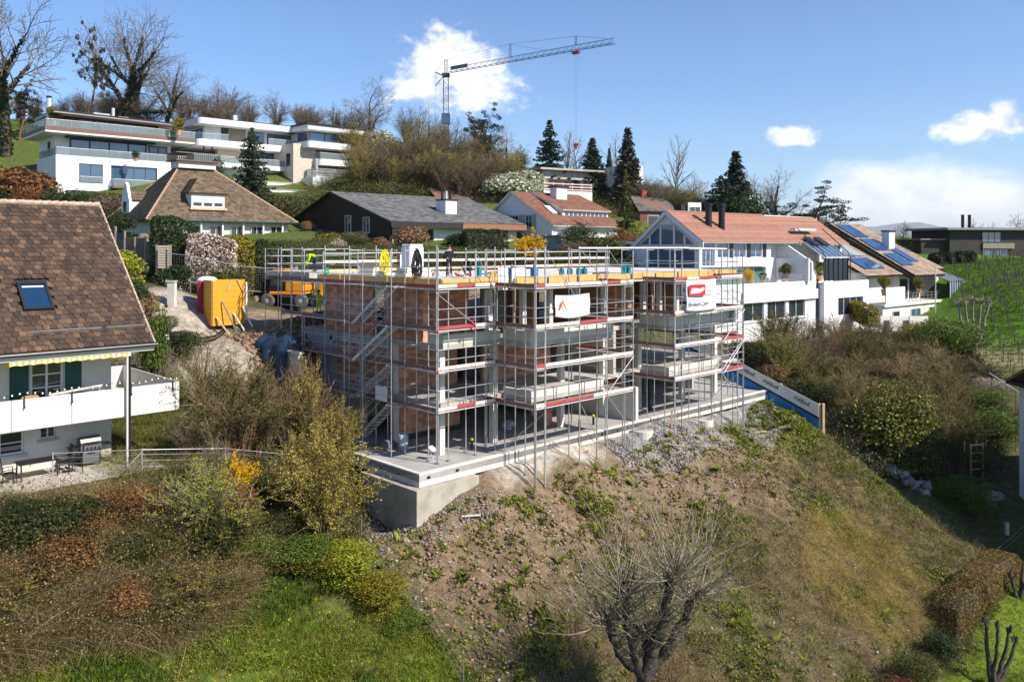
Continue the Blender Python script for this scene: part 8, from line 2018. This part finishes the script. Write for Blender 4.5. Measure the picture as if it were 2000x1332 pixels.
box_obj('inner_panel', .352, .40, -.84, -.502, .05, 2.9, form_yellow, e); box_obj('back_board', -1.1, 1.1, .8, .85, .05, 2.9, form_yellow, e); box_obj('white_side', 1.102, 1.2, -.6, .8, .3, 2.75, white_paint, e)
for (p_, q_) in [((-.9,-.9,.6),(-.3,-1.6,-.5)),((.2,-.9,.8),(.75,-1.5,-.4)),((.9,-.55,1.2),(1.3,-1.2,-.1))]: bar_obj('prop', p_, q_, .12, .05, white_paint if p_[0] > -.5 else timber, e)
for (p_, q_) in [((-.2,-.87,2.3),(.05,-.87,2.95)),((.55,-.52,2.95),(.95,-.52,2.1))]: bar_obj('batten', p_, q_, .1, .05, timber, e)
bar_obj('steel_prop', (-.55,-.95,1.6), (.3,-2.0,-.9), .06, .06, steel_dark, e)
# concrete sill wall and mesh fence behind
a0, a1 = G(322, 60.5), G(545, 66.5)
e = empty('road_wall', (0,0,0), 0, 'low rough concrete wall behind the portable toilet', 'wall')
n = 9
for k in range(n):
    q0, q1 = a0.lerp(a1, k/n), a0.lerp(a1, (k+1)/n - .004); zb = min(gz(q0.x, q0.y), gz(q1.x, q1.y)); bar_obj('wall_segment', Vector((q0.x, q0.y, zb+.35)), Vector((q1.x, q1.y, zb+.35)), .3, 1.5, concrete_dirty, e)
e = empty('mesh_fence', (0,0,0), 0, 'galvanised mesh site fence panels on the low wall behind the toilet', 'fence')
pts = [G(x, y) for x, y in [(318,59.5),(372,58.8),(470,62),(520,64),(552,65.5)]]
for k in range(len(pts)-1):
    q0, q1 = pts[k] + Vector((0,0,.7)), pts[k+1] + Vector((0,0,.7))
    for q in (q0, q1): tube_obj('fence_post', q - Vector((0,0,.7)), q + Vector((0,0,2.0)), .03, steel, e)
    for z in (.1, 1.95): tube_obj('frame_tube', q0 + Vector((0,0,z)), q1 + Vector((0,0,z)), .025, steel, e)
    mb = MB(); L = (q1-q0).length
    for i in range(int(L/.22)): t_ = (i+.5)*.22/L; mb.tube(q0.lerp(q1, t_) + Vector((0,0,.1)), q0.lerp(q1, t_) + Vector((0,0,1.95)), .005, 3)
    for i in range(9): mb.tube(q0 + Vector((0,0,.2+.2*i)), q1 + Vector((0,0,.2+.2*i)), .005, 3)
    tag(mb.build('mesh', steel_dark, e), kind='stuff')
# dry stone edging
rb_ = empty('boulder_wall', (0,0,0), 0, 'row of rough grey boulders below the hedges behind the excavator', 'boulder wall')
bm_me = [None]*3
for i in range(3):
    V, Q = rock_t(50+i); bm_me[i] = mesh_np('boulder', V*[1.0,1.0,1.0], [Q], mat('boulder', (.17,.16,.15), (.34,.32,.30), 2, .95, .5, 6, island=.5) if i == 0 else MATS['boulder'])
for i in range(34):
    px = 486 + (i % 17)*5.2 + random.uniform(-2,2); p = G(px, 66.2 + (i//17)*1.0); o = nobj('boulder', random.choice(bm_me), rb_); o.location = p + Vector((0,0,.3 + .7*(i//17))); o.scale = [random.uniform(.8,1.3)]*3; o.rotation_euler = (random.random(), random.random(), random.random()*6)
# stepped timber privacy fence
tf = empty('timber_fence', (0,0,0), 0, 'weathered grey timber privacy fence stepping down the slope beside the hip-roofed house', 'fence')
grey_t = mat('weathered_timber', (.075,.066,.062), (.13,.115,.105), 6, .85, stretch=(1,1,6)); grey_l = mat('pale_weathered_timber', (.26,.22,.18), (.36,.31,.26), 6, .85)
xs0 = [(204,442,484),(226,444,500),(244,453,505),(264,465,512),(284,465,512),(308,472,514),(334,472,514)]
for i in range(6):
    (xa, ta, ba), (xb, tb, bb_) = xs0[i], xs0[i+1]; Y0, Y1 = 67 - i*.5, 67 - (i+1)*.5
    zt = W(xb, tb, Y1).z; zb = W(xa, 520, Y0).z; p0 = W(xa, 500, Y0); p1 = W(xb, 500, Y1)
    z = zb
    while z < zt - .05:
        bar_obj('fence_board', (p0.x, p0.y, z), (p1.x, p1.y, z), .03, .14, grey_t, tf); z += .155
    bar_obj('fence_post', (p1.x, p1.y, zb-.4), (p1.x, p1.y, zt+.08), .12, .12, grey_l, tf)
for k in range(9):
    p0, p1 = W(308, 482+k*5.0, 61), W(331, 482+k*5.0, 62); bar_obj('fence_board', p0, p1, .03, .15, grey_l, tf)
for px in (306, 333): p0 = W(px, 478, 61.5); bar_obj('fence_post', p0, Vector((p0.x, p0.y, W(px, 535, 61.5).z)), .12, .12, grey_l, tf)
# garden steps of pale stone
for i in range(4):
    p = hit(290 + i*14, 528 + i*7, 50); e = empty('stone_step', p, R(10), f'{["top","second","third","lowest"][i]} pale stone garden step below the timber fence', 'step', 'pale garden steps'); MB().box(-1.3,1.3,-.25,.25,-.1,.16).build('slab', beige_stone, e)
# gate post, lamp
p = hit(398-62, 598+0, 46); e = empty('gate_post', p, 0, 'white square gate post by the site track', 'post'); MB().box(-.22,.22,-.22,.22,-.3,1.5).build('post', concrete_new, e); MB().box(-.26,.26,-.26,.26,1.502,1.6).build('cap', concrete, e)
p = G(325, 45); p.z = W(325, 655, 45).z; e = empty('garden_lantern', p, 0, 'small black lantern on a white base beside the conical cypress', 'lantern'); MB().lathe([(.16,-.2),(.12,0),(.05,.05)], 8).build('base', white_paint, e); MB().lathe([(.06,.05),(.05,.25),(.12,.3),(.15,.55),(.2,.57),(.04,.72)], 6).build('lantern', black, e)
# black pipe arcs at the foot of the site
e = empty('black_pipe', (0,0,0), 0, 'black drain pipes curving round the lower site track', 'pipe')
for k in range(2):
    pp = [hit(x, y + 6*k, 44) + Vector((0,0,.12)) for x, y in [(372,664),(395,666),(420,660),(436,650),(446,636)]]; MB().path(pp, .06, 6).build('pipe', black, e)
# tracks edge slab
# ================================================================== excavator
ex0 = G(566, 64); ex = empty('excavator', ex0, R(-8), 'yellow wheeled excavator with dozer blade parked behind the building', 'excavator')
whp = [(.56,-.2),(.58,-.12),(.58,.12),(.56,.2)]
def wheel(x, y):
    mb = MB(); mb.lathe([(.33,-.17),(.50,-.19),(.56,-.12),(.58,0),(.56,.12),(.50,.19),(.33,.17)], 22).xform(Matrix.Translation((x, y, .58)) @ Matrix.Rotation(R(90), 4, 'X')); o = mb.build('wheel', rubber, ex, True)
    MB().lathe([(.33,-.14),(.30,-.10),(.12,-.08),(.12,-.2),(.02,-.2)][::-1], 16).xform(Matrix.Translation((x, y, .58)) @ Matrix.Rotation(R(90), 4, 'X') @ Matrix.Scale(-1, 4, (0,0,1))).build('rim', rim_m, o)
    MB().lathe([(.02,.18),(.34,.16),(.34,.12)], 16).xform(Matrix.Translation((x, y, .58)) @ Matrix.Rotation(R(90), 4, 'X')).build('hub', rim_m, o)
for x in (-1.35, 1.35):
    for y in (-1.05, 1.05): wheel(x, y)
MB().box(-1.9,1.9,-.5,.5,.55,.95).box(-1.45,-1.25,-.9,.9,.5,.66).box(1.25,1.45,-.9,.9,.5,.66).build('undercarriage', black, ex)
MB().slab3([(-2.55,-1.25,.25),(-2.35,-1.25,.2),(-2.2,-1.25,.55),(-2.3,-1.25,.95),(-2.45,-1.25,.9)], (0,2.5,0)).build('dozer_blade', mat('worn_blade', (.14,.10,.08), (.28,.22,.17), 5, .7), ex); MB().bar((-2.3,.4,.5),(-1.8,.4,.7),.15,.2).bar((-2.3,-.4,.5),(-1.8,-.4,.7),.15,.2).build('blade_arm', black, ex)
MB().box(-1.2,1.5,-1.15,1.15,1.05,1.3).box(.1,1.6,-1.15,.25,1.302,2.05).build('upper_frame', exc_yellow, ex, bevel=.06); MB().box(.3,1.62,.26,1.15,1.302,2.0).build('engine_cover', exc_yellow, ex, bevel=.1)
MB().slab3([(-1.2,-1.1,1.31),(.05,-1.1,1.31),(.05,-1.1,2.95),(-.8,-1.1,2.95),(-1.15,-1.1,2.2)], (0,1.0,0)).build('cab', black, ex, bevel=.04); MB().slab3([(-1.08,-1.11,1.75),(-.08,-1.11,1.75),(-.08,-1.11,2.82),(-.74,-1.11,2.82),(-1.05,-1.11,2.2)], (0,-.02,0)).build('cab_glass', pane_m, ex); MB().box(-.85,.1,-1.15,-.05,2.96,3.06).build('cab_roof', exc_yellow, ex)
MB().slab3([(-.2,.1,1.4),(.1,.1,1.8),(1.2,.1,2.9),(2.6,.1,2.7),(2.6,.1,2.4),(1.3,.1,2.5)], (0,.35,0)).build('boom', exc_yellow, ex, bevel=.03); MB().slab3([(2.5,.12,2.8),(2.75,.12,2.6),(2.5,.12,.9),(2.3,.12,.9)], (0,.3,0)).build('stick', exc_yellow, ex); MB().tube((.2,.28,2.0),(1.3,.28,2.75),.08,8).build('cylinder', steel, ex)
MB().slab3([(2.3,-.2,.95),(2.6,-.2,.9),(2.5,-.2,.3),(2.1,-.2,.2),(1.9,-.2,.6)], (0,.95,0)).build('bucket', black, ex)
# ================================================================== tower crane far behind
mast = W(871, 226, 200); cr = empty('tower_crane', (mast.x, mast.y, 0), 0, 'red and blue tower crane with long jib above the hill trees', 'crane')
cr_red = mat('crane_red', (.22,.04,.05), (.28,.08,.09), 1, .6); cr_blue = mat('crane_blue', (.02,.09,.22), (.04,.14,.26), 1, .6); cr_grey = mat('crane_dark', (.04,.05,.07), rough=.6)
zt = 52.0; zb = gz(mast.x, mast.y) - 1
def lattice(name, p, q, w, h_, n, m, tri=False, r_=.09):
    p = Vector(p); q = Vector(q); d = (q-p).normalized(); up = Vector((0,0,1)) if abs(d.z) < .9 else Vector((0,1,0)); s_ = d.cross(up).normalized(); u = s_.cross(d)
    cs = [(-1,0),(1,0),(0,1)] if tri else [(-1,-1),(1,-1),(1,1),(-1,1)]; off = [s_*(a*w/2) + u*(b*h_*(1 if tri else .5)) for a, b in cs]; mb = MB()
    for o in off: mb.tube(p+o, q+o, r_, 4)
    L = (q-p)/n
    for i in range(n):
        for k in range(len(off)):
            a, b = off[k], off[(k+1) % len(off)]; mb.tube(p+L*i+(a if i % 2 else b), p+L*(i+1)+(b if i % 2 else a), r_*.6, 3)
    return mb.build(name, m, cr)
lattice('mast', (0,0,zb), (0,0,zt-8.5), 1.2, 1.2, 16, cr_red, r_=.075); lattice('mast', (0,0,zt-8.4), (0,0,zt), 1.2, 1.2, 8, cr_red, r_=.075)
MB().box(-1,1,-1,1,zt-11.5,zt-9).build('climbing_frame', cr_blue, cr); MB().box(-.9,.9,-.9,.9,zt+.02,zt+.8).build('slewing_ring', cr_grey, cr)
jt = Vector((200/F*170.6, 170.6, 0)) - Vector((mast.x, mast.y, 0)); jd = jt.normalized(); 
J = lambda s_, z: tuple(jd*s_ + Vector((0,0,z)))
lattice('jib', J(1.2, zt+.9), J(21, zt+.9), 1.1, 1.1, 22, cr_red, True, .065); lattice('jib', J(21.1, zt+.9), J(47.5, zt+.9), 1.1, 1.1, 28, cr_blue, True, .065)
MB().bar(J(1.6,zt+1.9), J(7,zt+1.9), .1, .9).build('sign_board', mat('crane_sign', (.14,.16,.26), rough=.6), cr)
lattice('tower_top', (0,0,zt+.8), (0,0,zt+4.2), .6, .6, 4, cr_grey, r_=.06); lattice('jib_mast', J(20, zt+2.0), J(20, zt+5.0), .45, .45, 3, cr_grey, r_=.05); lattice('jib_mast', J(38, zt+2), J(38, zt+3.9), .35, .35, 2, cr_grey, r_=.045)
MB().path([J(0,zt+4.2), J(20,zt+5.0), J(38,zt+3.9), J(46,zt+2.2)], .03, 4).tube(J(0,zt+4.1), J(13,zt+2.0), .025, 4).tube(J(20,zt+4.9), J(30,zt+2.0), .025, 4).path([J(0,zt+4.2), J(-3.6,zt+1.6), J(-3.6,zt-2), J(-3.6,zb)], .03, 4).build('stay_cable', cr_grey, cr)
MB().path([J(-3.6,zt+1.6), J(-.8,zt+.4)], .13, 5).path([J(-3.5,zt-1.8), J(-.8,zt+.3)], .10, 5).build('counter_strut', cr_grey, cr)
MB().bar(J(37.2,zt+.4), J(38.8,zt+.4), .9, .6).build('trolley', red_m, cr)
zh = W(1128, 286, 176).z
hk = J(38, 0); MB().tube((hk[0]-.35,hk[1],zt+.3), (hk[0]-.1,hk[1],zh), .018, 3).tube((hk[0]+.35,hk[1],zt+.3), (hk[0]+.1,hk[1],zh), .018, 3).build('hoist_rope', cr_grey, cr); MB().lathe([(.1,-.6),(.5,.2),(.75,.5),(.1,.8)], 8, (hk[0],hk[1],zh)).build('hook_block', red_m, cr)
# ================================================================== slope fence, wires
e = empty('slope_fence', (0,0,0), 0, 'thin wire fence with steel posts along the left side of the earth slope', 'fence')
pts = [hit(x, y) for x, y in [(706,1060),(816,1200),(905,1345)]]
for i, q in enumerate(pts):
    tube_obj('fence_post', q - Vector((0,0,.2)), q + Vector((0,0,1.05)), .022, steel_dark, e)
    if i:
        for z in (.25,.55,.85,1.0): tube_obj('fence_wire', pts[i-1] + Vector((0,0,z)), q + Vector((0,0,z)), .004, steel_dark, e, 4)
e = empty('wire_line', (0,0,0), 0, 'line of wires strung over the beech hedge at the lower right', 'wires')
pts = [hit(x, y, 30) for x, y in [(1828,1222),(1898,1160),(1955,1105),(2030,1040)]]
for i, q in enumerate(pts):
    tube_obj('wire_post', q, q + Vector((0,0,1.3)), .03, bark, e)
    if i:
        for z in (.9,1.25): tube_obj('wire', pts[i-1] + Vector((0,0,z)), q + Vector((0,0,z)), .005, steel, e, 4)
p = hit(1966, 1045, 50); e = empty('garden_light', p, 0, 'small grey garden bollard lamp in the shade at the right edge', 'lamp'); MB().box(-.12,.12,-.12,.12,0,.8).build('post', concrete, e)
# wooden trellis, stones in the shaded garden
p = hit(1908, 935, 50); e = empty('garden_trellis', p, R(15), 'pale wooden ladder-like frame standing in the shaded garden', 'frame')
for x in (-.55,.55): bar_obj('upright', (x,0,-.2), (x,0,2.6), .07, .07, timber, e); bar_obj('upright', (x+.2,.8,-.2), (x+.2,.8,2.6), .07, .07, timber, e)
for z in (.7,1.3,1.9,2.5): bar_obj('rung', (-.55,0,z), (.55,0,z), .06, .08, timber, e)
sw_ = empty('garden_wall', (0,0,0), 0, 'rough stone garden wall at the foot of the earth slope', 'wall')
for i in range(40):
    t_ = i/40; px, py = 1700 + 110*t_, 905 + 62*t_; p = hit(px, py, 50); o = nobj('stone', random.choice(bm_me), sw_); o.location = p + Vector((random.uniform(-.3,.3), random.uniform(-.3,.3), .15 + .35*(i % 2))); o.scale = [random.uniform(.4,.8)]*3; o.rotation_euler = (random.random(), random.random(), random.random()*6)
e = empty('white_handrail', (0,0,0), 0, 'thin white handrail descending between hedge and pale garden wall', 'handrail'); MB().path([W(1650,606,91), W(1690,628,88), W(1702,638,86)], .04, 5).build('rail', white_paint, e)
for q in (W(1650,606,91), W(1690,628,88)): tube_obj('post', q, q - Vector((0,0,1.2)), .03, white_paint, e)
e = empty('garden_screen', (0,0,0), 0, 'pale garden screen wall below the solar house', 'wall')
for i in range(3): p0, p1 = W(1700+38*i, 628, 90), W(1736+38*i, 628, 90.5); bar_obj('screen_panel', p0 - Vector((0,0,.4)), p1 - Vector((0,0,.4)), .08, 2.0, plaster_w, e)
e = empty('downhill_rail', (0,0,0), 0, 'long white rail running down the green bank to the grey neighbour house', 'rail'); MB().tube(W(1932,728,70), W(1990,766,64), .035, 6).build('rail', white_paint, e)
for f in (.1,.9):
    q = W(1932,728,70).lerp(W(1990,766,64), f); tube_obj('post', q, Vector((q.x, q.y, gz(q.x,q.y))), .02, dark_metal, e)
# balcony plants of the row house and solar house
def pot_plant(px, py, Y, h_, m, label, w=.9, n=0):
    p = W(px, py, Y); e = place(T_shrub[n], 'potted_plant', p, h_, label, 'plant', None, None, w, {'foliage': m}); MB().lathe([(.16,-.3),(.24,.06),(.2,.06),(.2,.0)], 8).build('pot', timber_red, e); return e
pot_plant(1533, 545, 85.8, 1.9, fo_olive, 'small pine in a pot on the white terrace of the row house', .7, 3); pot_plant(1490, 548, 81.5, .9, fo_green, 'green pot plant on the row house terrace rail', 1.2, 1); pot_plant(1462, 552, 79, 1.4, fo_fors, 'yellow-flecked pot plant behind the scaffold end', .9, 2)
pot_plant(1728, 568, 99.5, 2.0, fo_gold, 'golden bonsai shrub on the solar house balcony', 1.0, 1); pot_plant(1795, 565, 101, 1.6, fo_gold, 'yellow-green shrub by the flagpole', .9, 3); pot_plant(1602, 540, 93, 1.8, fo_lime, 'lime shrub on the second terrace of the row house', .9, 0)
pot_plant(105, 236, 113, 2.2, fo_gold, 'cloud-pruned bonsai at the left end of the villa roof terrace', .9, 3); pot_plant(348, 256, 121, 2.2, fo_gold, 'cloud-pruned bonsai at the right end of the villa roof terrace', .9, 3); pot_plant(190, 258, 115, 1.2, fo_dark, 'round box ball on the villa roof terrace', 1.1, 2)
pot_plant(265, 310, 117, 1.2, fo_dark, 'round box ball on the lower villa terrace', 1.1, 2)
# distant blue hills across the lake
def far_hill(Y, x0, x1, zs, m, label):
    xs_ = np.linspace(x0, x1, 80); r = np.random.default_rng(int(Y)); h_ = np.interp(xs_, np.linspace(x0, x1, len(zs)), zs)
    h_ = h_ + sum(math.pow(.55, k)*90*np.sin(xs_/(1400/2**k) + r.uniform(0, 6)) for k in range(5))*.5
    V = []; n = len(xs_)
    for j, (dy, f) in enumerate([(-2600, 0), (-1300, .55), (0, 1), (2500, .1)]):
        for x, z in zip(xs_, h_): V.append((x, Y + dy + r.uniform(-150,150), -60 + (z+60)*f*(1 + .06*math.sin(x*.004+j))))
    Q = [(j*n+i, j*n+i+1, (j+1)*n+i+1, (j+1)*n+i) for j in range(3) for i in range(n-1)]
    tag(nobj('hills', mesh_np('hills', V, [Q], m, True)), kind='structure')
far_hill(16000, -14000, 18000, [120,150,160,180,200,240,330,390,360,300,280], mat('far_hill_forest', (.03,.05,.03), (.06,.08,.05), .002, .95), '')

# ================================================================== air
hb = MB().box(-20000, 20500, -4500, 21500, -65, 470).mesh('haze', [])
hm_ = bpy.data.materials.new('haze'); hm_.use_nodes = True; hm_.node_tree.nodes.clear()
pv_ = hm_.node_tree.nodes.new('ShaderNodeVolumePrincipled'); pv_.inputs['Color'].default_value = (.92,.96,1,1); pv_.inputs['Density'].default_value = 6e-5; pv_.inputs['Anisotropy'].default_value = .2
ho_ = hm_.node_tree.nodes.new('ShaderNodeOutputMaterial'); hm_.node_tree.links.new(pv_.outputs[0], ho_.inputs['Volume']); hb.materials.append(hm_)
tag(nobj('haze', hb), kind='stuff')

# every plant of a thicket gets a label of its own
_seen = {}
for o in COL.objects:
    if o.parent is None and o.get('label') and o.get('group') and not str(o['group']).startswith(('grapevines', 'black garden')): _seen.setdefault(o['label'], []).append(o)
_long = [o['label'] for o in COL.objects if o.get('label') and len(o['label'].replace('-', ' ').split()) > 16]
for lab, os_ in _seen.items():
    if len(os_) < 2: continue
    os_.sort(key=lambda o: o.location.x/o.location.y)
    w_ = {2: ['left', 'right'], 3: ['left', 'middle', 'right']}.get(len(os_), ['leftmost', 'second-from-left', 'third-from-left', 'fourth-from-left', 'fifth-from-left', 'sixth-from-left', 'seventh-from-left'])
    for o, w in zip(os_, w_): o['label'] = f'{w} {lab}'
